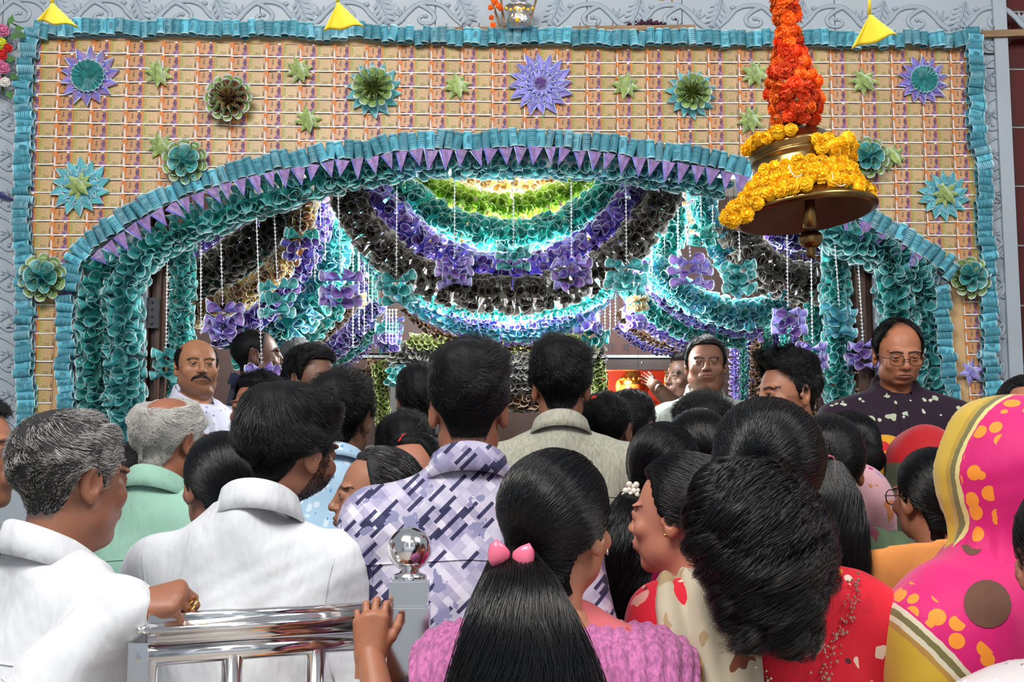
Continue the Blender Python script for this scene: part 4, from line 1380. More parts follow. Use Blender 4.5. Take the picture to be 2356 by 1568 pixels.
batten('thin wooden batten above the rolled notes right of the silver pot', 1318, 66, 1600, 62, .022, -.075)
batten('thin wooden batten above the rolled notes left of the silver pot', 1010, 66, 1180, 64, .014, -.06)
batten('wooden batten sticking out at the right end of the backdrop', 2236, 78, 2420, 72, .03, -.045)
c = Wp(1490, 50, -.062)
b = MB()
for k in range(70):
    b.ball((c[0] + random.gauss(0, .035), -.062 + random.uniform(-.012, .012), c[2] - .012 + abs(random.gauss(0, .009)) * (1 - .2)), random.uniform(.004, .008), 6, 4)
o = link('dried_flowers', b.mesh('dried_flowers', [M['plum_flower']])); tag(o, 'small heap of dried plum coloured petals on the wooden batten', 'petals', kind='stuff')
b = MB(); w0 = [Wp(q[0], q[1], -.02) for q in ((2236, 112), (2262, 122), (2290, 122), (2312, 108), (2326, 92))]
b.tube(resample(np.array(w0), .01), .0032, 6)
o = link('black_wire', b.mesh('black_wire', [M['wire']], True)); tag(o, 'loose black wire beside the top right corner of the backdrop', 'wire')

# silver pot with foil, poles and a short marigold string
c = Wp(1194, 62, -.09)
s = 4.91 / FPX
pot = empty('silver_pot', (c[0], -.09, c[2]), 'silver foil wrapped pot standing above the middle of the backdrop', 'pot')
b = MB(); b.lathe([(.001, -.01), (26 * s, -.01), (34 * s, 10 * s), (32 * s, 28 * s), (24 * s, 36 * s), (30 * s, 44 * s), (36 * s, 46 * s), (30 * s, 52 * s), (20 * s, 56 * s), (15 * s, 62 * s), (20 * s, 66 * s), (12 * s, 76 * s), (.001, 80 * s)], 24, 0, (c[0], -.09, c[2]))
link('body', b.mesh('body', [M['foil']], True), pot)
b = MB()
for k in range(7):
    q = Wp(1165 + k * 10, 19 + (k % 2) * 3, -.155); b.ball(q, .007, 7, 5)
q = Wp(1190, 46, -.16); b.ball(q, .010, 7, 5)
link('yellow_petals', b.mesh('yellow_petals', [M['marigold_yellow']]), pot)
for k, (a_, c_) in enumerate((((1150, 58), (1128, -10)), ((1160, 60), (1152, -10)), ((1216, 60), (1236, -10)))):
    p0, p1 = Wp(a_[0], a_[1], -.12), Wp(c_[0], c_[1], -.12)
    b = MB(); b.tube([p0, p1], .005, 7)
    o = link('cane_pole', b.mesh('cane_pole', [M['raw_wood']])); tag(o, 'thin cane pole %s' % ['left of the silver pot, outer one', 'left of the silver pot, inner one', 'right of the silver pot'][k], 'pole')


# marigolds --------------------------------------------------------------------
def marigold_mesh(kind, m):
    """a pompon of ruffled petals, unit radius"""
    r = random.Random(kind + 40)
    v, f = [], []
    rows = [(1.35, 13, .50), (1.0, 12, .72), (.66, 10, .92), (.30, 7, 1.05)]
    for lat, n, rr in rows:
        for k in range(n):
            a = 2 * PI * (k + .5 * r.random()) / n
            th = lat + r.uniform(-.12, .12)
            d = np.array([math.sin(th) * math.cos(a), math.sin(th) * math.sin(a), math.cos(th)])
            t = np.array([-math.sin(a), math.cos(a), 0])
            u = np.cross(d, t)
            R = r.uniform(.92, 1.08)
            w = .30
            b0 = len(v)
            base = d * .35
            v += [base, d * R * .86 - t * w + u * .05, d * R - t * w * .5 + u * r.uniform(-.1, .1), d * R * .93, d * R + t * w * .5 + u * r.uniform(-.1, .1), d * R * .86 + t * w]
            f += [(b0, b0 + 1, b0 + 2, b0 + 3), (b0, b0 + 3, b0 + 4, b0 + 5)]
    b = MB(); b.ball((0, 0, -.02), .80, 10, 6)
    o = len(v)
    v += b.v; f += [tuple(o + q for q in g) for g in b.f]
    return new_mesh('marigold', v, f, [m])


MG = {c: [marigold_mesh(k, M['marigold_' + c]) for k in range(3)] for c in ('orange', 'red', 'yellow')}
b = MB(); b.lathe([(.001, -1), (.35, -.8), (.5, -.2), (.42, .3), (.001, .4)], 7)
CALYX = b.mesh('calyx', [M['calyx']], True)


def flower(root, p, out, r, color, cal=.2):
    link('marigold', random.choice(MG[color]), root, frame_mat(p, np.array(out) + np.array([random.gauss(0, .3) for _ in range(3)]), (random.random(), random.random(), random.random()), r * random.uniform(.88, 1.12)))
    if random.random() < cal:
        q = np.array(p) + np.array([random.uniform(-1, 1) * r * .8, -r * .45, random.uniform(-1, 1) * r * .8])
        link('calyx', CALYX, root, frame_mat(q, (random.gauss(0, .5), -.6, random.gauss(0, 1)), (1, 0, 0), r * .42))


p = Wp(1133, 25, -.15)
o = empty('marigold_string', (p[0], -.15, p[2] - .06), 'short string of orange marigolds left of the silver pot', 'garland')
b = MB(); b.tube([Wp(1140, -12, -.15), Wp(1133, 62, -.15)], .0015, 5); link('thread', b.mesh('thread', [M['thread']]), o)
for px, py in ((1138, 4), (1146, 14), (1128, 18), (1152, 20), (1131, 41), (1134, 58), (1136, -6)):
    flower(o, Wp(px, py, -.155), (0, -1, 0), .0135, 'orange', 0)

# ------------------------------------------------------------------ the brass bell with its garlands
DB = 2.75
sB = DB / FPX
ctr = P(1852, 492, DB)
bell = empty('brass_bell', ctr, 'brass temple bell hanging over the crowd, dressed in marigolds', 'bell')
TIL = Matrix.Translation(Vector(tuple(ctr))) @ Matrix.Rotation(math.radians(-5.5), 4, 'Y') @ Matrix.Rotation(math.radians(-4), 4, 'X')
prof = [(150, -8), (163, -4), (165, 2), (158, 9), (140, 20), (124, 38), (112, 62), (104, 92), (99, 118), (98, 124), (106, 127), (106, 133), (99, 136), (98, 140), (107, 146), (108, 153), (98, 160), (88, 172), (74, 184), (55, 194), (36, 200), (28, 206), (24, 220), (30, 232), (24, 244), (14, 250), (.1, 252)]
b = MB(); b.lathe([(r * sB, z * sB) for r, z in prof], 56)
link('body', b.mesh('bell_body', [M['brass']], True), bell, TIL)
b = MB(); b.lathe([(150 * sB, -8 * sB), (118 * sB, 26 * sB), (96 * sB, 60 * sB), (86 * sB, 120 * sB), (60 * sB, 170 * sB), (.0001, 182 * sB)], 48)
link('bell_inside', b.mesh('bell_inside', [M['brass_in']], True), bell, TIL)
TC = Matrix.Translation(Vector(tuple(ctr))) @ Matrix.Rotation(math.radians(1.5), 4, 'Y')
b = MB()
b.tube([(8 * sB, 0, 150 * sB), (11 * sB, 0, 20 * sB), (12 * sB, 0, -30 * sB)], [.008, .012, .016], 10)
b.ball((13 * sB, 0, -58 * sB), 27 * sB, 20, 12, sc=(1, 1, .88))
b.lathe([(.001, -104 * sB), (10 * sB, -100 * sB), (12 * sB, -92 * sB), (9 * sB, -84 * sB), (12 * sB, -78 * sB)], 14, 0, (13 * sB, 0, 0))
link('clapper', b.mesh('clapper', [M['brass']], True), bell, TC)
b = MB(); top = P(1800, -160, DB)
b.tube([P(1828, 250, DB), P(1806, 0, DB), top], [.010, .010, .010], 8)
link('chain', b.mesh('chain', [M['iron']]), bell)


def bell_r(z):
    zs = [q[1] for q in prof]; rs = [q[0] for q in prof]
    return np.interp(z, zs, rs)


yg = empty('marigold_garland', ctr, 'yellow marigold garland wound round the brass bell', 'garland', 'marigold garlands on the bell')
arcs = [(18, -112, -8, 1.08), (32, -100, -18, 1.0), (44, -95, 70, 1.0), (60, -80, 75, 1.04), (74, -70, 80, 1.02), (88, -62, 70, 1.03), (30, 8, 75, 1.02), (20, 30, 82, 1.0), (112, 5, 78, 1.10), (124, 20, 70, 1.16), (142, 42, 95, 1.14), (158, 58, 100, 1.10), (138, 2, 30, 1.08), (165, -95, -12, 1.12), (170, -88, -30, 1.05),
        (26, 110, 240, 1.02), (50, 100, 250, 1.02), (80, 100, 260, 1.02)]
for z, t0, t1, k in arcs:
    rr = bell_r(z) * k * sB + .006
    n = max(2, int(abs(math.radians(t1 - t0)) * rr / .0255))
    for i in range(n):
        a = math.radians(t0 + (t1 - t0) * (i + .5) / n)
        d = np.array([math.sin(a), -math.cos(a), 0])
        q = TIL @ Vector((d[0] * rr, d[1] * rr, z * sB + random.gauss(0, .003)))
        flower(yg, q, (d[0], d[1], .3), .0185, 'yellow', .16)
for zz, (px, py) in enumerate([(1672, 500), (1690, 480), (1688, 506), (1712, 462), (1712, 492), (1740, 470)]):
    flower(yg, P(px, py, DB - .12), (0, -1, 0), .021, 'yellow', 0)
b = MB()
for px, py in ((1815, 378), (1915, 400)):
    q = [P(px, py, DB - .135), P(px + 4, py + 16, DB - .14), P(px + 16, py + 28, DB - .14), P(px + 30, py + 24, DB - .135)]
    b.tube(resample(np.array(q), .004), .0014, 5)
link('loose_thread', b.mesh('loose_thread', [M['white_flower']]), yg)
og = empty('marigold_garland', P(1825, 300, DB), 'orange and red marigold garland wound up the chain above the bell', 'garland', 'marigold garlands on the bell')
axis = [(1806, -60, 34), (1806, 0, 34), (1812, 60, 42), (1818, 110, 48), (1822, 160, 55), (1826, 200, 68), (1830, 250, 78), (1832, 296, 84)]
yy_ = -55
row = 0
while yy_ < 292:
    cx = np.interp(yy_, [a[1] for a in axis], [a[0] for a in axis])
    R = np.interp(yy_, [a[1] for a in axis], [a[2] for a in axis]) * (.84 + .16 * math.cos(yy_ / 33.0 + .6))
    n = max(5, int(2 * PI * (R - 14) / 33))
    for i in range(n):
        a = 2 * PI * (i + .5 * (row % 2)) / n + random.uniform(-.1, .1)
        if math.cos(a) < -.75:
            continue
        q = P(cx + (R - 16) * math.sin(a), yy_ + random.uniform(-7, 7), DB - (R - 16) * sB * math.cos(a))
        u = (yy_ + 30) / 330
        flower(og, q, (math.sin(a), -math.cos(a), .1), .0205, 'orange' if random.random() > u * .85 else 'red', .14)
    yy_ += 25
    row += 1


# ------------------------------------------------------------------ yellow cloth pennants on a string
def pennant_cloth(label, tri, d, ptop):
    a, bb, c = [P(x, y, d) for x, y in tri]
    n = 9
    v, f = [], []
    for i in range(n + 1):
        for j in range(n + 1):
            u, w = i / n, j / n
            e = bb * (1 - w) + c * w
            p_ = a * (1 - u) + e * u
            v.append(p_ + np.array([0, .014 * math.sin(w * 5 + 1) * u, .004 * math.sin(w * 9) * u]))
    for i in range(n):
        for j in range(n):
            q = i * (n + 1) + j
            f.append((q, q + 1, q + n + 2, q + n + 1))
    o = empty('cloth_pennant', c, label, 'pennant', 'yellow cloth pennants')
    m = new_mesh('cloth', v, f, [M['yellow_cloth']], None, True)
    cl = link('cloth', m, o)
    sm = cl.modifiers.new('thick', 'SOLIDIFY'); sm.thickness = .003
    b = MB(); b.tube([a, (a + P(*ptop, d)) / 2 + np.array([.002, 0, 0]), P(*ptop, d)], [.004, .003, .003], 7); link('tie', b.mesh('tie', [M['yellow_cloth']], True), o)


pennant_cloth('yellow cloth pennant blown sideways at the top left corner', [(119, 8), (78, 42), (181, 70)], 2.3, (121, -30))
pennant_cloth('yellow cloth pennant hanging at the top left of the middle', [(776, 6), (742, 66), (838, 68)], 2.4, (777, -30))
pennant_cloth('yellow cloth pennant right of the orange marigold garland', [(2000, 34), (1962, 108), (2062, 86)], 2.3, (1996, -30))
pennant_cloth('yellow cloth pennant whose tip alone shows at the top edge', [(1530, -46), (1500, -8), (1545, 8)], 2.4, (1530, -80))
b = MB(); b.tube([P(-300, -60, 2.35), P(600, -34, 2.38), P(1500, -84, 2.4), P(2300, -32, 2.3), P(2700, -60, 2.3)], .003, 6)
o = link('pennant_line', b.mesh('pennant_line', [M['thread']])); tag(o, 'long thread carrying the yellow pennants over the crowd', 'line')

# artificial flowers at the left edge
o = empty('flower_spray', Wp(5, 200, -.1), 'spray of artificial pink, red and lime flowers at the left edge', 'flowers')
for px, py, r, c in ((6, 72, 17, 'pink_flower'), (2, 102, 16, 'lime_flower'), (18, 112, 12, 'red_flower'), (4, 128, 14, 'red_flower'), (8, 158, 16, 'pink_flower'), (-4, 148, 16, 'pink_flower'), (12, 190, 13, 'white_flower'), (-12, 110, 18, 'lime_flower'), (-14, 60, 16, 'white_flower'), (-10, 185, 16, 'pink_flower')):
    q = Wp(px, py, -.10)
    me = MG['yellow'][0].copy(); me.materials[0] = M[c]
    link('flower', me, o, frame_mat(q, (.2, -1, .2), (1, 0, 0), r * 4.9 / FPX))
b = MB(); b.box((-.0, 0, 0), (.001, .001, .001))
v = [(0, 0, 0), (.35, -.08, .4), (0, -.02, 1), (-.35, -.08, .4), (0, .02, .45)]
LEAFM = new_mesh('leaf', v, [(0, 1, 4), (1, 2, 4), (2, 3, 4), (3, 0, 4)], [M['leaf']], None, True)
for px, py, a in ((22, 56, .3), (32, 68, 1.4), (14, 140, 1.2), (22, 172, 2.0), (16, 208, 2.6), (24, 88, 1.0), (-4, 44, -.4), (38, 78, 1.9)):
    link('leaf', LEAFM, o, Matrix.Translation(Vector(tuple(Wp(px, py, -.095)))) @ Matrix.Rotation(a, 4, 'Y') @ Matrix.Scale(.045, 4))
b = MB(); b.tube([Wp(6, 215, -.06), Wp(8, 120, -.06), Wp(20, 50, -.05), Wp(44, 62, -.05)], .006, 6); link('stem', b.mesh('stem', [M['leaf']]), o)
b = MB(); q = [Wp(-6, 445, -.03), Wp(18, 455, -.03), Wp(40, 464, -.03)]
b.tube(q, [.016, .008, .002], 6, flat=.3); o = link('blue_ribbon', b.mesh('blue_ribbon', [mat('blue_ribbon', (.01, .015, .12), .6)])); tag(o, 'tip of a dark blue ribbon against the marble at the left edge', 'ribbon')

# ------------------------------------------------------------------ steel railing
DR = 2.17
sR = DR / FPX
pb = P(943, 1262, DR)
xR, yR = pb[0], pb[1]
rail = empty('steel_railing', (xR, yR, 0), 'polished steel railing with a ball topped post', 'railing')
hw = 47 * sR
zt = P(943, 1395, DR)[2]
b = MB(); b.box((xR - hw, yR - hw, 0), (xR + hw, yR + hw, zt + .006)); me = b.mesh('post', [M['steel']])
bm = bmesh.new(); bm.from_mesh(me); bmesh.ops.bevel(bm, geom=bm.edges[:], offset=.004, segments=2, affect='EDGES'); bm.to_mesh(me); bm.free()
link('post', me, rail)
z1 = P(943, 1328, DR)[2]
b = MB(); b.box((xR - hw * .94, yR - hw * .94, zt + .006), (xR + hw * .94, yR + hw * .94, z1)); me = b.mesh('post_cap', [M['steel']])
bm = bmesh.new(); bm.from_mesh(me); bmesh.ops.bevel(bm, geom=bm.edges[:], offset=.005, segments=2, affect='EDGES'); bm.to_mesh(me); bm.free()
link('post_cap', me, rail)
b = MB(); b.lathe([(hw * .85, z1 - .002), (hw * .85, z1 + .006), (hw * .5, z1 + .010), (hw * .45, z1 + .022)], 24, 0, (xR, yR, 0)); link('ball_seat', b.mesh('ball_seat', [M['steel']], True), rail)
b = MB(); b.ball(P(943, 1262, DR), 51 * sR, 40, 24); link('ball', b.mesh('ball', [M['steel']], True), rail)
# the rail runs left and slightly towards the wall; square top rail, round lower rail, balusters
dl = 1.96
zr = P(900, 1412, DR)[2]
e0 = np.array([xR - hw, yR, zr]); e1 = P(330, 1445, dl); e1[2] = zr
e1 = e0 + (e1 - e0) * 1.03
u = (e1 - e0) / np.linalg.norm(e1 - e0); nrm = np.array([-u[1], u[0], 0])


def bar(name, off, h, w):
    b = MB()
    v = []
    for q in (e0, e1):
        for sy, sz in ((-1, -1), (1, -1), (1, 1), (-1, 1)):
            v.append(q + nrm * sy * w + np.array([0, 0, off + sz * h]))
    b.add(v, [(0, 1, 2, 3), (7, 6, 5, 4), (0, 4, 5, 1), (1, 5, 6, 2), (2, 6, 7, 3), (3, 7, 4, 0)])
    me = b.mesh(name, [M['steel']])
    bm = bmesh.new(); bm.from_mesh(me); bmesh.ops.bevel(bm, geom=bm.edges[:], offset=.019, segments=5, affect='EDGES'); bm.to_mesh(me); bm.free()
    me.polygons.foreach_set('use_smooth', [len(p.vertices) == 4 and p.area < .06 for p in me.polygons])
    link(name, me, rail)


bar('top_rail', 0, .024, .032)
b = MB(); b.tube([e0 + np.array([0, 0, -.043]), e1 + np.array([0, 0, -.043])], .017, 14); link('lower_rail', b.mesh('lower_rail', [M['steel']], True), rail)
b = MB(); b.tube([e0 + np.array([0, 0, -1.05]), e1 + np.array([0, 0, -1.05])], .017, 14); link('lower_rail', b.mesh('lower_rail', [M['steel']], True), rail)
for px in (740, 553, 362):
    t = (e0 - CAM)
    k = FWD + (px - 1178) / FPX * RGT
    A = np.array([[u[0], -k[0]], [u[1], -k[1]]])
    s_, _ = np.linalg.solve(A, (CAM - e0)[:2])
    q = e0 + u * s_
    b = MB(); b.tube([q + np.array([0, 0, -.05]), q + np.array([0, 0, -1.05])], .0175 if px > 330 else .008, 14); link('baluster', b.mesh('baluster', [M['steel']], True), rail)
q = e1 + u * -.01
b = MB(); b.box((q[0] - .016, q[1] - .016, 0), (q[0] + .016, q[1] + .016, zr - .02)); link('end_post', b.mesh('end_post', [M['steel']]), rail)
RAIL = (e0, u, nrm, zr)
# ------------------------------------------------------------------ figures: smooth implicit bodies meshed with surface nets
class Field:
    def __init__(s, lo, hi, h):
        s.lo = np.array(lo, float); s.h = h
        s.n = [int(math.ceil((hi[k] - lo[k]) / h)) + 1 for k in range(3)]
        s.ax = [s.lo[k] + h * np.arange(s.n[k]) for k in range(3)]
        s.F = np.full(s.n, 1.0, np.float32)

    def sub(s, lo, hi):
        sl = []
        for k in range(3):
            a = max(0, int(math.floor((lo[k] - s.lo[k]) / s.h))); b = min(s.n[k], int(math.ceil((hi[k] - s.lo[k]) / s.h)) + 1)
            if b <= a:
                return None, None
            sl.append(slice(a, b))
        g = np.meshgrid(*[s.ax[k][sl[k]] for k in range(3)], indexing='ij', sparse=True)
        return tuple(sl), g

    def _join(s, sl, d, k):
        a = s.F[sl]
        h = np.clip(.5 + .5 * (a - d) / k, 0, 1)
        s.F[sl] = a * (1 - h) + d * h - k * h * (1 - h)

    def _cut(s, sl, d, k):
        a = s.F[sl]; d = -d
        h = np.clip(.5 - .5 * (a - d) / k, 0, 1)
        s.F[sl] = a * (1 - h) + d * h + k * h * (1 - h)

    def ell(s, c, r, k=.012, rot=None, cut=False):
        m = max(r) + k + .012
        sl, g = s.sub([q - m for q in c], [q + m for q in c])
        if sl is None:
            return
        X, Y, Z = g[0] - c[0], g[1] - c[1], g[2] - c[2]
        if rot is not None:
            R = np.array(rot.transposed())
            X, Y, Z = R[0][0] * X + R[0][1] * Y + R[0][2] * Z, R[1][0] * X + R[1][1] * Y + R[1][2] * Z, R[2][0] * X + R[2][1] * Y + R[2][2] * Z
        k0 = np.sqrt((X / r[0]) ** 2 + (Y / r[1]) ** 2 + (Z / r[2]) ** 2)
        k1 = np.sqrt((X / r[0] ** 2) ** 2 + (Y / r[1] ** 2) ** 2 + (Z / r[2] ** 2) ** 2) + 1e-9
        d = k0 * (k0 - 1) / k1
        (s._cut if cut else s._join)(sl, d, k)

    def cap(s, a, b, ra, rb, k=.012, cut=False):
        m = max(ra, rb) + k + .012
        sl, g = s.sub([min(p, q) - m for p, q in zip(a, b)], [max(p, q) + m for p, q in zip(a, b)])
        if sl is None:
            return
        a = np.array(a, float); b = np.array(b, float); ab = b - a
        X, Y, Z = g[0] - a[0], g[1] - a[1], g[2] - a[2]
        t = np.clip((X * ab[0] + Y * ab[1] + Z * ab[2]) / (ab @ ab + 1e-12), 0, 1)
        d = np.sqrt((X - t * ab[0]) ** 2 + (Y - t * ab[1]) ** 2 + (Z - t * ab[2]) ** 2) - (ra + (rb - ra) * t)
        (s._cut if cut else s._join)(sl, d, k)

    def half(s, n, p):
        g = np.meshgrid(*s.ax, indexing='ij', sparse=True)
        s.F = np.maximum(s.F, (g[0] - p[0]) * n[0] + (g[1] - p[1]) * n[1] + (g[2] - p[2]) * n[2])

    def mesh(s):
        F = s.F
        ins = F < 0
        c = [ins[i:i - 1 or None, j:j - 1 or None, k:k - 1 or None] for i in (0, 1) for j in (0, 1) for k in (0, 1)]
        anyc = c[0].copy(); allc = c[0].copy()
        for q in c[1:]:
            anyc |= q; allc &= q
        act = anyc & ~allc
        idx = np.argwhere(act)
        ids = np.full(act.shape, -1, np.int64)
        ids[tuple(idx.T)] = np.arange(len(idx))
        acc = np.zeros((len(idx), 3)); cnt = np.zeros(len(idx))
        I, J, K = idx.T
        cor = [(i, j, k) for i in (0, 1) for j in (0, 1) for k in (0, 1)]
        val = {q: F[I + q[0], J + q[1], K + q[2]].astype(float) for q in cor}
        for q in cor:
            for ax in range(3):
                if q[ax]:
                    continue
                r = list(q); r[ax] = 1; r = tuple(r)
                a, b = val[q], val[r]
                m = (a < 0) != (b < 0)
                t = np.where(m, a / (a - b + 1e-20), 0)
                p = np.array(q, float)[None, :].repeat(len(idx), 0)
                p[:, ax] = t
                acc[m] += p[m]; cnt[m] += 1
        V = s.lo + (idx + acc / cnt[:, None]) * s.h
        quads = []
        for ax in range(3):
            o1, o2 = (ax + 1) % 3, (ax + 2) % 3
            sa = [slice(None)] * 3; sb = [slice(None)] * 3
            sa[ax] = slice(0, -1); sb[ax] = slice(1, None)
            A, B = ins[tuple(sa)], ins[tuple(sb)]
            e = np.argwhere(A != B)
            ok = (e[:, o1] > 0) & (e[:, o2] > 0) & (e[:, o1] < s.n[o1] - 1) & (e[:, o2] < s.n[o2] - 1)
            e = e[ok]
            fl = A[tuple(e.T)]
            q = []
            for d1, d2 in ((-1, -1), (0, -1), (0, 0), (-1, 0)):
                w = e.copy(); w[:, o1] += d1; w[:, o2] += d2
                q.append(ids[tuple(w.T)])
            q = np.stack(q, 1)
            q[~fl] = q[~fl][:, ::-1]
            quads.append(q)
        return V, np.concatenate(quads)


def np_mesh(name, V, Q, mats, smooth=True, col=None, midx=None, attrs=None):
    m = bpy.data.meshes.new(name)
    n = len(V); Q = np.asarray(Q)
    m.vertices.add(n); m.vertices.foreach_set('co', np.asarray(V, np.float32).ravel())
    m.loops.add(Q.size); m.loops.foreach_set('vertex_index', Q.astype(np.int32).ravel())
    m.polygons.add(len(Q)); m.polygons.foreach_set('loop_start', np.arange(0, Q.size, Q.shape[1], dtype=np.int32))
    if smooth:
        m.polygons.foreach_set('use_smooth', np.ones(len(Q), bool))
    for x in mats:
        m.materials.append(x)
    if midx is not None:
        m.polygons.foreach_set('material_index', np.asarray(midx, np.int32))
    if col is not None:
        a = m.color_attributes.new('Col', 'FLOAT_COLOR', 'POINT')
        a.data.foreach_set('color', np.concatenate([col, np.ones((n, 1))], 1).astype(np.float32).ravel())
    for k, v in (attrs or {}).items():
        a = m.attributes.new(k, 'FLOAT', 'POINT'); a.data.foreach_set('value', np.asarray(v, np.float32))
    m.update(calc_edges=True); m.validate()
    return m


def relax(V, Q, it=1, w=.5):
    E = np.concatenate([Q[:, [0, 1]], Q[:, [1, 2]], Q[:, [2, 3]], Q[:, [3, 0]]])
    E = np.concatenate([E, E[:, ::-1]])
    for _ in range(it):
        s = np.zeros_like(V); c = np.zeros(len(V))
        np.add.at(s, E[:, 0], V[E[:, 1]]); np.add.at(c, E[:, 0], 1)
        V = V * (1 - w) + w * s / np.maximum(c, 1)[:, None]
    return V


def vnormals(V, Q):
    n = np.cross(V[Q[:, 2]] - V[Q[:, 0]], V[Q[:, 3]] - V[Q[:, 1]])
    s = np.zeros_like(V)
    for k in range(4):
        np.add.at(s, Q[:, k], n)
    return s / (np.linalg.norm(s, axis=1, keepdims=True) + 1e-12)


def srgb(*c):
    return tuple(((x / 255) / 12.92 if x / 255 <= .04045 else ((x / 255 + .055) / 1.055) ** 2.4) for x in c)


def mat_skin():
    m = bpy.data.materials.new('skin'); m.use_nodes = True
    nt = m.node_tree; b = nt.nodes['Principled BSDF']
    a = nt.nodes.new('ShaderNodeVertexColor'); a.layer_name = 'Col'
    tc = nt.nodes.new('ShaderNodeTexCoord')
    n = nt.nodes.new('ShaderNodeTexNoise'); n.inputs['Scale'].default_value = 28; n.inputs['Detail'].default_value = 6
    nt.links.new(tc.outputs['Object'], n.inputs['Vector'])
    mr = nt.nodes.new('ShaderNodeMapRange'); mr.inputs['To Min'].default_value = .82; mr.inputs['To Max'].default_value = 1.16
    nt.links.new(n.outputs['Fac'], mr.inputs['Value'])
    hs = nt.nodes.new('ShaderNodeHueSaturation')
    nt.links.new(a.outputs['Color'], hs.inputs['Color']); nt.links.new(mr.outputs[0], hs.inputs['Value'])
    nt.links.new(hs.outputs[0], b.inputs['Base Color'])
    b.inputs['Roughness'].default_value = .46
    b.inputs['Specular IOR Level'].default_value = .45
    b.inputs['Subsurface Weight'].default_value = .06
    b.inputs['Subsurface Radius'].default_value = (.012, .005, .003)
    n2 = nt.nodes.new('ShaderNodeTexNoise'); n2.inputs['Scale'].default_value = 260
    nt.links.new(tc.outputs['Object'], n2.inputs['Vector'])
    bp = nt.nodes.new('ShaderNodeBump'); bp.inputs['Strength'].default_value = .12; bp.inputs['Distance'].default_value = .003
    nt.links.new(n2.outputs['Fac'], bp.inputs['Height']); nt.links.new(bp.outputs[0], b.inputs['Normal'])
    return m


M['skin'] = mat_skin()


def mat_hair(name, col, rough=.36, spec=.6):
    m = mat(name, col, rough - .06, spec=spec)
    return m


M['hair_black'] = mat_hair('black_hair', (.0042, .0040, .0046), .32, .55)
M['hair_brown'] = mat_hair('dark_brown_hair', (.016, .010, .008))
M['hair_white'] = mat_hair('white_hair', (.62, .60, .56), .5)
M['hair_grey'] = mat_hair('grey_hair', (.20, .19, .185), .45)
M['hair_dark_grey'] = mat_hair('dark_grey_hair', (.045, .043, .045), .42)
M['eye_white'] = mat('eye_white', (.40, .35, .32), .25)
for _k in ('hair_black', 'hair_brown', 'hair_white', 'hair_grey', 'hair_dark_grey'):
    _c = M[_k].node_tree.nodes['Principled BSDF'].inputs['Base Color'].default_value
    M[_k + '_base'] = mat(_k + '_mass', tuple(q * .6 for q in _c[:3]), .6, spec=.2)
M['iris'] = mat('dark_iris', (.012, .007, .005), .1, coat=1.0)


# heads ------------------------------------------------------------
def head_field(h, wid=1.0, jaw=1.0, fat=0.0, nose=1.0, eye=1.0, fem=0.0):
    f = Field((-.105, -.135, -.141), (.105, .125, .132), h)
    w = wid
    f.ell((0, .012, .035), (.0755 * w, .094, .082), .02)
    f.ell((0, -.030, -.030), (.0585 * w + .006 * fat, .063, .078), .035)
    f.ell((0, -.020, -.070), (.050 * w * jaw + .010 * fat, .055, .040 + .006 * fat), .03)
    f.ell((0, -.070, -.094), (.022 * jaw + .004 * fat, .018, .017), .02)
    for s in (-1, 1):
        f.ell((s * .047 * w * jaw, -.012, -.056), (.018 + .006 * fat, .026, .026), .022)
        f.ell((s * .043 * w, -.066, -.018), (.021 + .004 * fat, .016, .018 + .004 * fat), .018)
        f.ell((s * .030, -.081 + .004 * fem, .030), (.027, .0105, .0080 - .003 * fem), .012)
        f.ell((s * .032, -.099 - .0035 * fem, .010), (.0175, .013, .0125), .012, cut=True)
    f.cap((0, .016, -.05), (0, .034, -.20), .050 + .006 * fat - .006 * fem, .056 + .008 * fat - .006 * fem, .025)
    if fat > .5:
        f.ell((0, -.03, -.104), (.044, .045, .022), .02)
    # nose
    f.cap((0, -.086, .022), (0, -.1035 - .002 * nose, -.014), .0085, .0100 * nose, .010)
    f.ell((0, -.1055 - .002 * nose, -.019), (.0122 * nose, .0105, .0100), .007)
    for s in (-1, 1):
        f.ell((s * .0135 * nose, -.097, -.0225), (.0078, .0105, .0076), .006)
        f.ell((s * .0068, -.1045, -.0305), (.0036, .005, .0036), .003, cut=True)
    # mouth
    f.ell((0, -.089, -.050), (.030, .012, .020), .012)
    f.ell((0, -.0985, -.0455), (.0215, .0075, .0052 + .001 * fem), .004)
    f.ell((0, -.0975, -.0555), (.0185, .0080, .0062 + .001 * fem), .004)
    f.ell((0, -.1075, -.0500), (.024, .0065, .0014), .0025, cut=True)
    # lids around the eyeballs
    for s in (-1, 1):
        f.ell((s * .0318, -.0790, .0095), (.0150, .0150, .0138), .006)
        if eye > 0:
            f.ell((s * .0318, -.0950, .0088), (.0128, .012, .0052 * eye), .0025, cut=True)
        f.cap((s * .021, -.0905, .0165), (s * .044, -.0855, .0165), .0028, .0022, .004)
    # ears
    for s in (-1, 1):
        R = Euler((math.radians(8), math.radians(s * 6), math.radians(s * 24))).to_matrix()
        f.ell((s * .0785 * w, .016, .0), (.0085, .0195, .0315), .008, R)
        f.ell((s * .0765 * w, .010, -.024), (.0085, .011, .014), .008)
        f.ell((s * .0860 * w, .011, .004), (.0060, .0105, .0190), .004, R, cut=True)
        f.ell((s * .0800 * w, -.003, -.003), (.0060, .0050, .0080), .004)
    return f


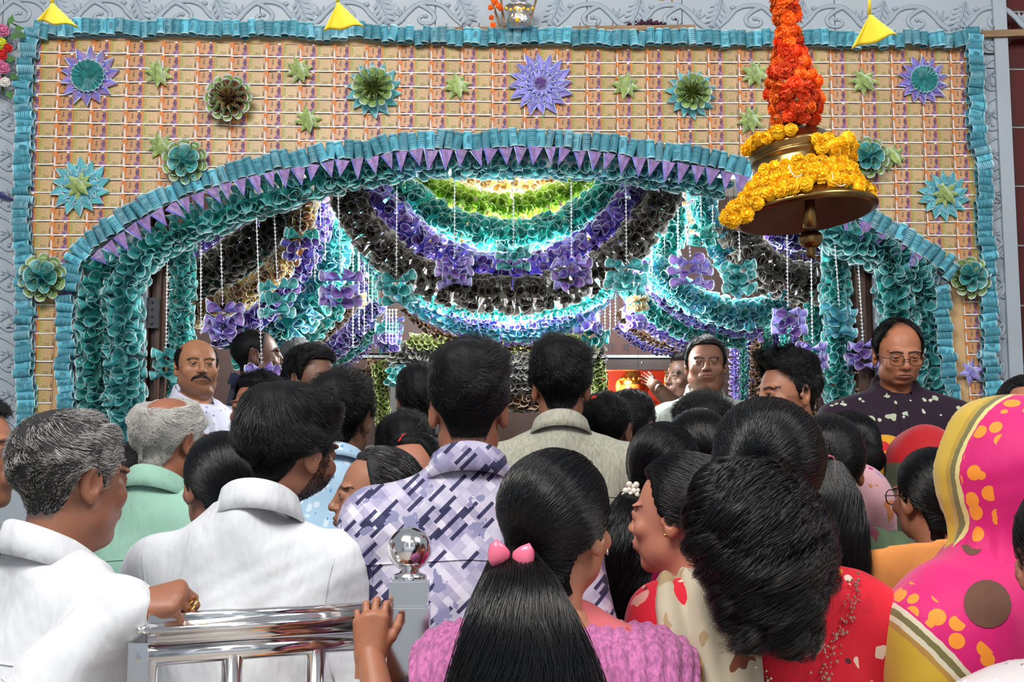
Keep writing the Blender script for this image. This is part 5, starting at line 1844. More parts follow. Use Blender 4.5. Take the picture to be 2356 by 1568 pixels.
def hair_base(p, wid=1.0, fat=0.0):
    """signed distance of the bare skull and nape without ears and features"""
    def ell(c, r):
        q = p - np.array(c); r = np.array(r)
        k0 = np.linalg.norm(q / r, axis=-1); k1 = np.linalg.norm(q / r ** 2, axis=-1) + 1e-9
        return k0 * (k0 - 1) / k1

    def smin(a, b, k):
        h = np.clip(.5 + .5 * (a - b) / k, 0, 1)
        return a * (1 - h) + b * h - k * h * (1 - h)
    d = ell((0, .012, .035), (.0755 * wid, .094, .082))
    d = smin(d, ell((0, -.030, -.030), (.0585 * wid + .006 * fat, .063, .078)), .035)
    a = np.array((0, .016, -.05)); b = np.array((0, .034, -.20)); ab = b - a
    t = np.clip(((p - a) @ ab) / (ab @ ab), 0, 1)
    return smin(d, np.linalg.norm(p - a - t[..., None] * ab, axis=-1) - (.050 + .006 * t), .025)


HC = np.array((0, .012, .030))
NA, NB = 120, 70
_az = np.linspace(-PI, PI, NA, endpoint=False)
_el = np.linspace(-1.35, PI / 2, NB)


def dir_of(az, el):
    """az 0 = face direction (-Y), positive towards +X"""
    return np.stack([np.cos(el) * np.sin(az), -np.cos(el) * np.cos(az), np.sin(el)], -1)


_HV, _RT = {}, {}
VARI = {'man': dict(), 'heavy': dict(wid=1.05, jaw=1.08, fat=.9), 'slim': dict(wid=.97, jaw=.94, nose=1.05), 'woman': dict(wid=.96, jaw=.86, nose=.86, fem=1.0), 'girl': dict(wid=.97, jaw=.84, nose=.80, fem=1.0, fat=.25)}


def head_variant(kind, h, eye):
    k = (kind, h, eye)
    if k not in _HV:
        V, Q = head_field(h, eye=eye, **VARI[kind]).mesh()
        V = relax(V, Q, 1, .35)
        _HV[k] = (V, Q)
    if kind not in _RT:
        A, E = np.meshgrid(_az, _el, indexing='ij')
        D = dir_of(A, E)
        r = np.linspace(.02, .20, 90)
        P_ = HC + D[..., None, :] * r[:, None]
        d = hair_base(P_, VARI[kind].get('wid', 1), VARI[kind].get('fat', 0))
        cross = (d[..., :-1] < 0) & (d[..., 1:] >= 0)
        i = np.where(cross.any(-1), cross.argmax(-1), 60)
        _RT[kind] = r[i] + (r[1] - r[0]) * np.clip(np.take_along_axis(-d, i[..., None], -1)[..., 0] / (np.take_along_axis(d, i[..., None] + 1, -1)[..., 0] - np.take_along_axis(d, i[..., None], -1)[..., 0] + 1e-9), 0, 1)
    return _HV[k], _RT[kind]


def rt_lookup(rt, D):
    az = np.arctan2(D[..., 0], -D[..., 1]); el = np.arcsin(np.clip(D[..., 2], -1, 1))
    x = (az + PI) / (2 * PI) * NA; y = np.clip((el - _el[0]) / (_el[-1] - _el[0]) * (NB - 1), 0, NB - 1.001)
    i = np.floor(x).astype(int); fx = x - i; i0, i1 = i % NA, (i + 1) % NA
    j = np.floor(y).astype(int); fy = y - j
    return (rt[i0, j] * (1 - fx) + rt[i1, j] * fx) * (1 - fy) + (rt[i0, j + 1] * (1 - fx) + rt[i1, j + 1] * fx) * fy


def sstep(a, b, x):
    t = np.clip((x - a) / (b - a), 0, 1)
    return t * t * (3 - 2 * t)


def hairline(p, st):
    """0 outside the hair, 1 well inside, for points p on the scalp"""
    az = np.abs(np.degrees(np.arctan2(p[..., 0], -(p[..., 1] - .012))))
    fr = st.get('front', .084)
    z = np.interp(az, [0, 30, 50, 62, 76, 84, 97, 106, 118, 140, 180],
                  [fr, fr - .001, fr - .004, .055, st.get('burn', -.012), -.004, .030, .026, -.030, st.get('nape', -.072), st.get('nape', -.072) - .002])
    m = sstep(0, .014, p[..., 2] - z)
    if st.get('bald'):
        top = st['bald']
        c = np.array(st.get('bald_c', (0, .01, .115)))
        d = np.linalg.norm((p - c) / np.array(st.get('bald_r', (.062, .075, .05))), axis=-1)
        m = m * (1 - top * (1 - sstep(.85, 1.12, d)))
    return m


def thick(D, st):
    up = np.clip(D[..., 2], -1, 1); back = D[..., 1]
    t = st.get('side', .008) + (st.get('top', .022) - st.get('side', .008)) * sstep(.25, .8, up)
    t = t + (st.get('quiff', 0)) * sstep(.2, .9, -back) * sstep(.2, .7, up)
    t = t + (st.get('rear', 0)) * sstep(.3, .95, back) * sstep(-.5, .3, up)
    fade = st.get('fade', .35)
    t = t * (1 - (1 - fade) * (1 - sstep(-.62, -.1, up)))
    return t


def strands(name, pts, rad, m, parent, tip=.3):
    N, K, _ = pts.shape
    c = bpy.data.hair_curves.new(name)
    c.add_curves([K] * N)
    c.attributes['position'].data.foreach_set('vector', pts.astype(np.float32).ravel())
    a = c.attributes.get('radius') or c.attributes.new('radius', 'FLOAT', 'POINT')
    r = rad * (1 - (1 - tip) * np.linspace(0, 1, K) ** 2)
    a.data.foreach_set('value', np.tile(r, N).astype(np.float32))
    c.materials.append(m)
    o = bpy.data.objects.new(name, c); COL.objects.link(o)
    o.parent = parent
    o['kind'] = 'stuff'
    return o


def head_turn(yaw, pitch, roll, piv=(0, .025, -.085)):
    """turns head points about the neck; the neck's foot stays where it is"""
    piv = np.array(piv)

    def fn(p, rigid=False):
        p = np.asarray(p, float)
        w = np.ones(p.shape[:-1]) if rigid else sstep(-.138, -.050, p[..., 2])
        q = p - piv
        a = np.radians(roll) * w
        x, z = q[..., 0] * np.cos(a) + q[..., 2] * np.sin(a), -q[..., 0] * np.sin(a) + q[..., 2] * np.cos(a)
        y = q[..., 1]
        a = np.radians(pitch) * w          # positive looks down
        y, z = y * np.cos(a) - z * np.sin(a), y * np.sin(a) + z * np.cos(a)
        a = np.radians(yaw) * w
        x, y = x * np.cos(a) - y * np.sin(a), x * np.sin(a) + y * np.cos(a)
        return np.stack([x, y, z], -1) + piv
    return fn


def tube_np(c, R, n=18, flat=None):
    """a closed tube along points c with radii R (K,) and optional depth ratio"""
    c = np.asarray(c, float); K = len(c)
    t = np.gradient(c, axis=0); t /= np.linalg.norm(t, axis=1, keepdims=True)
    a = np.cross(t, (0, 1.0, 0)); a /= np.linalg.norm(a, axis=1, keepdims=True) + 1e-9
    b = np.cross(t, a)
    th = np.linspace(0, 2 * PI, n, endpoint=False)
    fl = np.ones(K) if flat is None else np.full(K, flat)
    V = c[:, None] + R[:, None, None] * (np.cos(th)[None, :, None] * a[:, None] + (np.sin(th)[None, :, None] * fl[:, None, None]) * b[:, None])
    V = V.reshape(-1, 3)
    Q = [(k * n + q, k * n + (q + 1) % n, (k + 1) * n + (q + 1) % n, (k + 1) * n + q) for k in range(K - 1) for q in range(n)]
    return V, np.array(Q), a, b


# hands -------------------------------------------------------------
def hand_mesh(h=.0032, curl=((12, 20, 15),) * 4, thumb=((.046, -.016, .050), (.060, -.024, .078), (.064, -.034, .100)), spread=(7, 2, -3, -9), s=1.0, left=False):
    """wrist at the origin, fingers towards +Z, palm towards -Y, thumb on the +X side"""
    f = Field((-.075, -.10, -.045), (.095, .05, .215), h)
    mcp = [(.029, .002, .088), (.010, .005, .092), (-.009, .004, .088), (-.027, .0, .078)]
    ln = [.073, .080, .074, .058]
    ra = [.0092, .0095, .0090, .0080]
    f.cap((.008, 0, -.06), (.006, 0, .01), .026, .024, .012)
    f.cap((-.010, 0, -.06), (-.010, 0, .01), .025, .023, .012)
    for q in mcp:
        f.cap((q[0] * .5, 0, .008), q, .019, .0135, .014)
    f.ell((.0, -.006, .05), (.036, .016, .042), .012)
    f.ell((.024, -.012, .035), (.018, .017, .032), .012)
    F2 = f
    for i in range(4):
        p = np.array(mcp[i], float); a = 0.0
        sp = math.radians(spread[i])
        for j, fr in enumerate((.45, .30, .25)):
            a += math.radians(curl[i][j])
            d = np.array([math.sin(sp) * math.cos(a), -math.sin(a), math.cos(sp) * math.cos(a)])
            q = p + d * ln[i] * fr
            r0 = ra[i] * (1 - .10 * j); r1 = ra[i] * (1 - .10 * (j + 1))
            F2.cap(p, q, r0, r1, .0035)
            p = q
    b = np.array((.020, -.006, .018)); r = [.0135, .0115, .0098, .0082]
    for j, t in enumerate(thumb):
        f.cap(b, t, r[j], r[j + 1], .006); b = np.array(t)
    V, Q = f.mesh()
    V = relax(V, Q, 1, .35)
    if left:
        V = V * np.array((-1, 1, 1)); Q = Q[:, ::-1]
    return V * s, Q


_HD = {}


def relaxed_hand(left):
    if left not in _HD:
        _HD[left] = hand_mesh(.0072, ((28, 30, 18), (32, 34, 20), (36, 36, 22), (40, 36, 24)), left=left)
    return _HD[left]


# the whole person --------------------------------------------------
class Person:
    pass


def torso(f, L, g=0.0, arms=True, legs=True, sleeve=1.0, low=0.0):
    zs, zh, sw, fat, dp = L.zs, L.zh, L.sw, L.fat, L.dp
    for s in (-1, 1):
        f.cap((0, .034, zs + .062 * L.hs - low), (s * sw * .84, .018, zs - .004), .046 + g, .056 + g, .05)
        f.ell((s * sw * .96, .012, zs - .026), (.060 + g, .064 + g, .066 + g), .04)
    f.ell((0, .018, zs - .16), (sw * .96 + g, dp + g, .235 + g), .06)
    f.ell((0, .0, zs - .40), (sw * .82 * fat + g, dp * .98 * fat + g, .26 + g), .08)
    f.ell((0, .012, zh), (sw * .86 + g, .128 + g, .17 + g), .07)
    if L.bust:
        for s in (-1, 1):
            f.ell((s * .075, -.085, zs - .20), (.07 + g, .06 + g, .07 + g), .04)
    if arms:
        for a in L.arms:
            S, E_, W_ = a
            mid = np.array(E_) * (1 - (sleeve - 1) if sleeve > 1 else 1)
            if sleeve >= .5:
                e = np.array(S) + (np.array(E_) - np.array(S)) * min(1, sleeve / .5 * .5 * 2 if sleeve < .5 else 1)
                f.cap(S, E_, .052 * L.am + g, .043 * L.am + g * 1.3, .035)
                if sleeve > .6:
                    w = np.array(E_) + (np.array(W_) - np.array(E_)) * min(1.0, (sleeve - .5) / .5)
                    f.cap(E_, w, .043 * L.am + g * 1.3, .030 * L.am + g * 1.5, .02)
            else:
                e = np.array(S) + (np.array(E_) - np.array(S)) * sleeve * 2
                f.cap(S, e, .052 * L.am + g, .050 * L.am + g * 1.3, .035)


def folds(V, N, amp, seed, zs):
    r = np.random.default_rng(seed)
    x, y, z = V.T
    d = np.zeros(len(V))
    for k in range(7):
        fx, fz, fy = r.uniform(14, 60), r.uniform(-26, 26), r.uniform(-25, 25)
        ph, q = r.uniform(0, 6.28, 2)
        d += np.sin(fx * x + fz * (z - zs) + fy * y + ph + 1.4 * np.sin(9 * z + q)) / (1 + fx / 40)
    d = (d + .35 * np.sin(75 * x + 40 * z + 9 * np.sin(13 * z + seed)) * np.sin(17 * z + 5 * x + seed)) * amp / 2.0
    return V + N * d[:, None]


_PN = [0]


def person(label, px, py, scale, facing, floor=None, kind='man', skin=(150, 104, 80), hs=1.0, yaw=0.0, pitch=0.0, roll=0.0, sw=None, fat=1.0, fine=False, eye=None, hair=None, hairmat='hair_black',
           strandmats=None, shirt=None, shirt_mat=None, sleeve=1.0, lower=None, lower_mat=None, arms=None, collar=None, seams=True, brow=True, stubble=0.0, lips=(120, 66, 58), moustache=False, beard=False,
           paint=None, neckcut=None, hem=None, nstr=2600, dp=None, hands=True, hand_custom=None, reach=None, shrug=0.0, bare=False, ho=(0, 0), seed=None, group=None, foldamp=.004, cat='person'):
    _PN[0] += 1
    sd = seed or _PN[0]
    rng = np.random.default_rng(sd)
    d = FPX / scale
    hc3 = P(px, py, d)
    if floor is None:
        floor = DAIS if hc3[1] > -1.25 else (DAIS / 2 if hc3[1] > -1.75 else 0.0)
    hc = hc3[2] - floor
    hd3 = hc3
    ho = np.array((ho[0], ho[1], 0.0))
    hc3 = hc3 - np.array(Matrix.Rotation(math.radians(facing - yaw), 3, 'Z') @ Vector(ho))
    L = Person()
    L.hs, L.hc, L.sd = hs, hc, sd
    fem = kind in ('woman', 'girl')
    L.sw = sw or (.158 if fem else .185) * (hs * .5 + .5)
    L.fat, L.am, L.bust = fat, (.80 if fem else 1.0) * (.6 + .4 * hs), (kind == 'woman')
    L.dp = dp or (.108 if fem else .118)
    L.zs = hc - (.222 - shrug) * hs
    H = hc + .117 * hs
    L.zh = H * .53
    if arms is None:
        arms = [((s * L.sw * .98, .012, L.zs - .03), (s * (L.sw + .065), .03, L.zs - .31 * H / 1.7), (s * (L.sw + .055), -.05, L.zs - .55 * H / 1.7)) for s in (-1, 1)]
    if reach:
        wi = (Matrix.Translation((hc3[0], hc3[1], floor)) @ Matrix.Rotation(math.radians(facing - yaw), 4, 'Z')).inverted()
        for ai, (e_, w_) in reach.items():
            arms[ai] = (arms[ai][0], tuple(wi @ Vector(tuple(P(*e_)))), tuple(wi @ Vector(tuple(P(*w_)))))
        L.wi = wi
    L.arms = arms
    # skin body
    lo = (-.62, -.62, -.005); hi = (.62, .45, hc - .127 * hs)
    ext = np.array([q for a in arms for q in a])
    lo = (min(-.34, ext[:, 0].min() - .09), min(-.24, ext[:, 1].min() - .09), -.006); hi = (max(.34, ext[:, 0].max() + .09), max(.22, ext[:, 1].max() + .09), hc - .127 * hs)
    armtop = ext[:, 2].max() + .09
    f = Field(lo, hi, .0135 if bare else .021)
    torso(f, L, -.006, sleeve=1.0, low=.020)
    nr = (.0535 - (.006 if fem else 0) + .006 * VARI[kind].get('fat', 0)) * hs
    f.cap((ho[0] * .25, .022 * hs + ho[1] * .25, hc - .09 * hs), (0, .034 * hs, hc - .235 * hs), nr, nr + .006, .03)
    for s in (-1, 1):
        f.cap((s * .088, .005, L.zh - .02), (s * .095, -.01, .285 * H), .078, .055, .03)
        f.cap((s * .095, -.01, .285 * H), (s * .098, .022, .06), .053, .034, .02)
        f.cap((s * .098, .03, .035), (s * .112, -.13, .022), .034, .024, .02)
    bV, bQ = f.mesh()
    body_tree_V = bV
    # head
    e = (0 if eye == 0 else (eye or 1.0))
    (hV, hQ), rt = head_variant(kind, .0027 if fine else (.0037 if scale > 700 else .0055), e)
    turn = head_turn(yaw, pitch, roll)
    off = np.array((0, 0, hc)) + ho
    foot = np.array((0, 0, hc))

    def TH(p, rigid=False):
        q = np.asarray(p, float)
        w = 1.0 if rigid else sstep(-.141, -.03, q[..., 2])[..., None]
        return turn(p, rigid) * hs + foot + ho * w
    L.TH, L.rt = TH, rt
    base = np.array(srgb(*skin)) * 1.12
    col = np.tile(base, (len(hV), 1))
    x, y, z = hV.T
    ax = np.abs(x)

    def mixc(c, w):
        nonlocal col
        w = np.clip(w, 0, 1)[:, None]
        col = col * (1 - w) + np.array(c) * w
    # lips, brows, lids, cheeks, stubble, and painted shade in eye sockets and mouth crease
    lp = np.exp(-((np.hypot(x / .023, (z + .0505) / .0105)) ** 6)) * (y < -.088)
    mixc(srgb(*lips), lp * .85)
    mixc(base * .25, np.exp(-((z + .0500) / .0014) ** 2) * (ax < .023) * (y < -.086) * .8)
    mixc(base * (.72 if not fem else .85), np.exp(-((ax - .032) / .018) ** 2 - ((z - .010) / .013) ** 2) * (y < -.06) * .8)
    mixc(base * np.array((.45, .4, .4)), np.exp(-((ax - .031) / .013) ** 4 - ((z - .0145) / .0022) ** 2) * (y < -.07) * .8)
    if brow:
        zb = .0275 + .004 * np.sin(np.clip((ax - .012) / .042, 0, 1) * PI) - .06 * np.clip(ax - .042, 0, 1)
        mixc((.012, .009, .008), np.exp(-((z - zb) / (.0042 if not fem else .0028)) ** 4) * (ax > .009) * (ax < .054) * (y < -.055) * .92)
    if stubble:
        jw = sstep(-.034, -.052, z) * (y < .0) * (1 - lp) + (np.exp(-((z + .036) / .006) ** 2)) * (ax < .03) * (y < -.07) + sstep(.012, -.01, y) * sstep(-.02, .0, y + .012) * 0
        sb = (ax > .05) * (z < .0) * (y > -.045) * (y < -.004) * .8
        mixc(base * .18 if stubble > .7 else base * .45, np.clip(jw + sb, 0, 1) * min(1, stubble) * (z > -.12))
    if hair:
        mixc(np.array(M[hairmat].node_tree.nodes['Principled BSDF'].inputs['Base Color'].default_value)[:3] * 1.5, hairline(hV, {**hair, 'bald': hair.get('bald', 0)}) * (np.hypot(ax - .08, z) > .02) * (y > -.09) * .8)
    if paint is not None:
        col = paint(hV, col, mixc_=None)
    hW = TH(hV)
    # one mesh: bridge the open neck rings
    bm = bmesh.new()
    nb = len(bV)
    vs = [bm.verts.new(p) for p in np.concatenate([bV, hW])]
    bm.verts.ensure_lookup_table()
    for q in bQ:
        try:
            bm.faces.new([vs[k] for k in q])
        except ValueError:
            pass
    for q in hQ:
        try:
            bm.faces.new([vs[nb + k] for k in q])
        except ValueError:
            pass
    be = [ed for ed in bm.edges if ed.is_boundary]
    ztop = hc - .16 * hs
    be = [ed for ed in be if ed.verts[0].co.z > ztop]
    try:
        bmesh.ops.bridge_loops(bm, edges=be)
    except Exception:
        pass
    me = bpy.data.meshes.new('person')
    for fc in bm.faces:
        fc.smooth = True
    bm.verts.index_update()
    bm.to_mesh(me); bm.free()
    allcol = np.concatenate([np.tile(base, (nb, 1)), col])
    extraV, extraQ = [], []
    if armtop > hi[2] + .06:
        for a in arms:
            if max(q[2] for q in a) > hi[2] - .06:
                q_ = np.array(a)
                fa = Field(q_.min(0) - .08, q_.max(0) + .08, .007)
                fa.cap(a[0], a[1], .050 * L.am, .042 * L.am, .03); fa.cap(a[1], a[2], .042 * L.am, .030 * L.am, .02)
                v_, k_ = fa.mesh(); extraV.append(relax(v_, k_, 1, .4)); extraQ.append(k_)
    # hands joined on at the wrists
    if hands:
        for ai, (S, E_, W_) in enumerate(arms):
            if hand_custom and ai in hand_custom:
                zd, xh, hk = hand_custom[ai]
                hv, hq = hand_mesh(.0034, left=(ai == 1), **hk)
                wr_ = wi.to_3x3()
                zl = wr_ @ Vector(zd)
                mt = frame_mat(Vector(W_) - zl.normalized() * .01, zl, wr_ @ Vector(xh))
                hv = hv * hs
                L.hand_m = mt
            else:
                hv, hq = relaxed_hand(ai == 1)
                hv = hv * hs * (.92 if fem else 1)
                dr = Vector(W_) - Vector(E_)
                mt = frame_mat(Vector(W_) - dr.normalized() * .02, dr, (0, -1, 0))
            hv = (np.array(mt.to_3x3()) @ hv.T).T + np.array(mt.translation)
            extraV.append(hv); extraQ.append(hq)
    if extraV:
        bm = bmesh.new(); bm.from_mesh(me)
        for hv, hq in zip(extraV, extraQ):
            vs = [bm.verts.new(p) for p in hv]
            for q in hq:
                fc = bm.faces.new([vs[k] for k in q]); fc.smooth = True
        bm.to_mesh(me); bm.free()
        allcol = np.concatenate([allcol] + [np.tile(base, (len(v), 1)) for v in extraV])
    a = me.color_attributes.new('Col', 'FLOAT_COLOR', 'POINT')
    a.data.foreach_set('color', np.concatenate([allcol, np.ones((len(allcol), 1))], 1).astype(np.float32).ravel())
    me.materials.append(M['skin'])
    o = link('person', me)
    o.matrix_basis = Matrix.Translation((hc3[0], hc3[1], floor)) @ Matrix.Rotation(math.radians(facing - yaw), 4, 'Z')
    tag(o, label, cat, group)
    L.o = o
    PINV[o.name] = Matrix()

    def child(name, mesh, parent=None):
        c = bpy.data.objects.new(name, mesh); COL.objects.link(c); c.parent = parent or o
        return c
    L.child = child
    # eyes
    if fine and e > 0:
        for s in (-1, 1):
            b = MB()
            n = 16
            prof = [(.0112 * math.sin(t), -.0112 * math.cos(t)) for t in np.linspace(0.001, PI, 13)]
            b.lathe(prof, n)
            b.i = [1 if k < 4 * n // 1 and k < n * 3 else 0 for k in range(len(b.f))]
            v = np.array(b.v)
            v = np.stack([v[:, 0], v[:, 2], v[:, 1]], 1)        # pole towards -Y
            g = getattr(L, 'gaze', 0)
            v = v + np.array((s * .0318, -.0805, .0092))
            child('eye', np_mesh('eye', TH(v), np.array(b.f)[:, ::-1], [M['eye_white'], M['iris']], True, None, b.i))
    # shirt -----------------------------------------------------
    if shirt:
        z0 = hem if hem is not None else L.zh - .10
        f = Field((lo[0] - .02, lo[1] - .03, z0 - .02), (hi[0] + .02, hi[1] + .03, max(armtop, hc - .03 * hs)), .0110 if scale > 850 else .016)
        torso(f, L, .013, sleeve=sleeve)
        f.ell((0, .004, L.zs - .36), (L.sw * .98 * (fat * .5 + .5), (L.dp + .020) * (fat * .6 + .4), .40), .06)
        if hem is not None and hem < L.zh - .15:
            f.cap((0, .005, L.zh), (0, .005, hem), .165, .20, .08)
        if collar is not None:
            f.cap((0, .026 * hs, hc - .05 * hs), (0, .036 * hs, hc - .20 * hs), .061 * hs + (.006 if kind == 'heavy' else 0), .074 * hs, .035)
        f.half((0, 0, -1), (0, 0, z0))
        nc = neckcut or ((0, -.55, 1), (0, .085, hc - (.078 if collar is not None else .098) * hs))
        nn = np.array(nc[0]) / np.linalg.norm(nc[0])
        # only the neck column is cut: the shoulders stay below the plane
        f.half(nn, nc[1])
        V, Q = f.mesh()
        V = relax(V, Q, 2, .5)
        V = folds(V, vnormals(V, Q), foldamp, sd, L.zs)
        L.shirtV, L.shirtQ = V, Q
        sh = child(shirt, np_mesh(shirt, V, Q, [M[shirt_mat]]))
        L.shirt = sh
        L.bvh = BVHTree.FromPolygons([tuple(v) for v in V], [tuple(q) for q in Q])
        if seams and shirt in ('shirt', 'kurta'):
            b = MB()

            def onback(x, z):
                r = L.bvh.ray_cast(Vector((x, .6, z)), Vector((0, -1, 0)))
                return None if r[0] is None else np.array(r[0]) + np.array((0, .001, 0))
            yo = [onback(xx, L.zs - .075 - .015 * abs(xx / L.sw)) for xx in np.linspace(-L.sw * 1.0, L.sw * 1.0, 26)]
            yo = [q for q in yo if q is not None]
            if len(yo) > 3:
                b.tube(yo, .0017, 5)
            for s in (-1, 1):
                ar = [onback(s * L.sw * (1.03 - .10 * math.sin(u * PI)), L.zs + .02 - .24 * u) for u in np.linspace(0, 1, 14)]
                ar = [q for q in ar if q is not None]
                if len(ar) > 3:
                    b.tube(ar, .0016, 5)
            if b.v:
                child('seam', b.mesh('seam', [M[shirt_mat]], True))
        if collar is not None:
            cr, ch, op = collar.get('r', .065) * hs, collar.get('h', .042), collar.get('open', 26)
            b = MB()
            n = 44
            zt = hc - (.062 + collar.get('drop', 0)) * hs
            prof = [(-.003, -ch * 1.0, 0), (.0, -ch * .4, 0), (.001, 0, 0), (.005, .0035, 0), (.010, 0, 0), (.017, -ch * .55, 1), (.027, -ch * 1.10, 1), (.024, -ch * 1.12, 0)]
            rings = []
            for k in range(n + 1):
                a = math.radians(op + (360 - 2 * op) * k / n)
                fr = math.cos(a)
                pt = 1 + (.35 * max(0, fr) ** 3)
                ring = []
                for (dr, dz, fl) in prof:
                    r = cr * (1 + .06 * abs(math.sin(a))) + dr
                    zz = zt + dz * (pt if fl else 1) - .075 * hs * (fr + 1) * .5 - .012 * max(0, fr)
                    ring.append((r * math.sin(a) + ho[0] * .4, .030 * hs + ho[1] * .4 - r * math.cos(a) * (1.02 + .12 * max(0, fr)), zz))
                rings.append(ring)
            m = len(prof)
            v = [p for rg in rings for p in rg]
            fcs = [(k * m + j, k * m + j + 1, (k + 1) * m + j + 1, (k + 1) * m + j) for k in range(n) for j in range(m - 1)]
            b.add(v, fcs)
            cm = b.mesh('collar', [M[shirt_mat]], True)
            child('collar', cm)
    if lower:
        z1 = L.zh + .06
        f = Field((-.32, -.26, .0), (.32, .26, z1 + .03), .024)
        g = .016
        if lower == 'trousers':
            f.ell((0, .012, L.zh), (L.sw * .86 + g, .128 * max(1, fat * .98) + g, .15 + g), .07)
            for s in (-1, 1):
                f.cap((s * .088, .005, L.zh - .02), (s * .095, -.01, .285 * H), .078 + g, .058 + g, .03)
                f.cap((s * .095, -.01, .285 * H), (s * .098, .022, .05), .056 + g, .046 + g, .02)
        else:
            f.cap((0, .01, L.zh), (0, .0, .05), .150, .20, .05)
            f.ell((0, .012, L.zh), (L.sw * .92 + g, .135 + g, .15 + g), .07)
        f.half((0, 0, -1), (0, 0, .035)); f.half((0, 0, 1), (0, 0, z1))
        V, Q = f.mesh()
        V = folds(V, vnormals(V, Q), .004, sd + 5, L.zs)
        child(lower, np_mesh(lower, V, Q, [M[lower_mat]]))
    # hair --------------------------------------------------------
    if hair:
        st = hair
        A, E = np.meshgrid(np.linspace(-PI, PI, 97), np.linspace(-1.30, PI / 2 - .02, 56), indexing='ij')
        D = dir_of(A, E)
        r = rt_lookup(rt, D)
        S = HC + D * r[..., None]
        m = hairline(S, st)
        t = thick(D, st)
        wob = .0009 * st.get('mess', 1) * (np.sin(A * 9 + sd) * np.cos(E * 11) + np.sin(A * 17 + E * 5 + sd))
        RR = r + np.where(m > .02, (t + wob * (t > .006)) * m ** .7, 0) - .007 * (1 - m)
        V = (HC + D * RR[..., None]).reshape(-1, 3)
        na, ne = A.shape
        Q = np.array([(i * ne + j, (i + 1) * ne + j, (i + 1) * ne + j + 1, i * ne + j + 1) for i in range(na - 1) for j in range(ne - 1)])
        keep = (m.reshape(-1)[Q] > .001).any(1)
        hm = child('hair', np_mesh('hair', TH(V), Q[keep][:, ::-1], [M[hairmat + '_base']]))
        L.hair = hm
        # strands
        N = int(nstr * 2.4)
        K = 7
        dd = rng.normal(size=(N * 4, 3)); dd /= np.linalg.norm(dd, axis=1, keepdims=True)
        rr = rt_lookup(rt, dd)
        sp = HC + dd * rr[:, None]
        mm = hairline(sp, st)
        ok = (mm > rng.uniform(.15, .8, len(mm))) & (dd[:, 2] > -.96)
        dd, sp = dd[ok][:N], sp[ok][:N]
        if st.get('tie') is not None:
            K = 12
            tie = np.array(st['tie'], float); td = tie - HC; td /= np.linalg.norm(td)
            u = np.linspace(0, 1, K)[None, :, None]
            om = np.arccos(np.clip(dd @ td, -.999, .999))[:, None, None]
            P_ = (np.sin((1 - u) * om) * dd[:, None] + np.sin(u * om) * td) / np.sin(om)
            if st.get('part') is not None:
                # combed sideways from a parting first
                sx = np.sign(dd[:, 0:1] - st['part'])
                bend = (np.sin(np.linspace(0, 1, K) * PI)[None, :] * .20) * sx * sstep(-.3, .6, -dd[:, 1:2])
                P_[..., 0] += bend; P_[..., 2] -= np.abs(bend) * .25
                P_ /= np.linalg.norm(P_, axis=-1, keepdims=True)
            tt = thick(P_, st)
            ph = rng.uniform(0, 6.28, (len(dd), 1))
            lift = tt * rng.uniform(.75, 1.12, (len(dd), 1)) + .0012 * np.sin(np.linspace(0, 14, K)[None] + ph)
            R_ = rt_lookup(rt, P_) + np.clip(lift, .002, 1) * sstep(-.02, .10, np.linspace(0, 1, K))[None]
            pts = HC + P_ * R_[..., None]
            w = sstep(.72, 1, np.linspace(0, 1, K))[None, :, None]
            pts = pts * (1 - w) + (tie + rng.normal(0, .006, (len(dd), 1, 3))) * w
        else:
            wh = np.array(st.get('whorl', (.12, .62, .78))); wh /= np.linalg.norm(wh)
            pts = np.zeros((len(dd), K, 3)); cur = dd.copy()
            Lh = st.get('len', .030) * rng.uniform(.7, 1.25, (len(dd), 1))
            Lh = Lh * (.45 + .55 * sstep(-.2, .7, dd[:, 2:3]))
            fa = np.stack([np.sin(sp @ np.array(q) + sd * k_) for k_, q in enumerate(((95, 40, 70), (-60, 85, 50), (55, -70, 90)))], 1) + .6 * np.stack([np.sin(sp @ np.array(q) + sd + k_) for k_, q in enumerate(((190, 120, -90), (-150, 160, 120), (130, -170, 150)))], 1)
            jit = st.get('jit', .35) * (.75 * fa + rng.normal(0, .22, (len(dd), 3)))
            bulk = 1 + .16 * fa[:, :1]
            for k in range(K):
                rk = rt_lookup(rt, cur)
                tk = thick(cur, st)
                u = k / (K - 1)
                pts[:, k] = HC + cur * (rk + tk * bulk[:, 0] * (.50 + .60 * u) + st.get('stick', .004) * u * u * rng.uniform(0, 1.4, len(dd)))[:, None]
                fl = cur - wh * (cur @ wh)[:, None]; fl /= np.linalg.norm(fl, axis=1, keepdims=True) + 1e-6
                sw_ = np.cross(wh, fl) * st.get('swirl', .5)
                fv = fl + sw_ + jit
                if st.get('comb') is not None:
                    fv = fv * (1 - st.get('combw', .7) * sstep(0, .5, cur[:, 2:3])) + np.array(st['comb']) * st.get('combw', .7) * sstep(0, .5, cur[:, 2:3])
                fv -= cur * (fv * cur).sum(1, keepdims=True)
                fv /= np.linalg.norm(fv, axis=1, keepdims=True) + 1e-6
                cur = cur + fv * Lh / .1 / K
                cur /= np.linalg.norm(cur, axis=1, keepdims=True)
        sm = strandmats or [(hairmat, 1.0)]
        i0 = 0
        prm = rng.permutation(len(pts))
        for mn, frac in sm:
            i1 = min(len(pts), i0 + int(round(frac * len(pts))))
            if i1 > i0:
                strands('hair_strands', TH(pts[prm[i0:i1]]), st.get('rad', .00075) * .62 * hs, M[mn], hm)
            i0 = i1
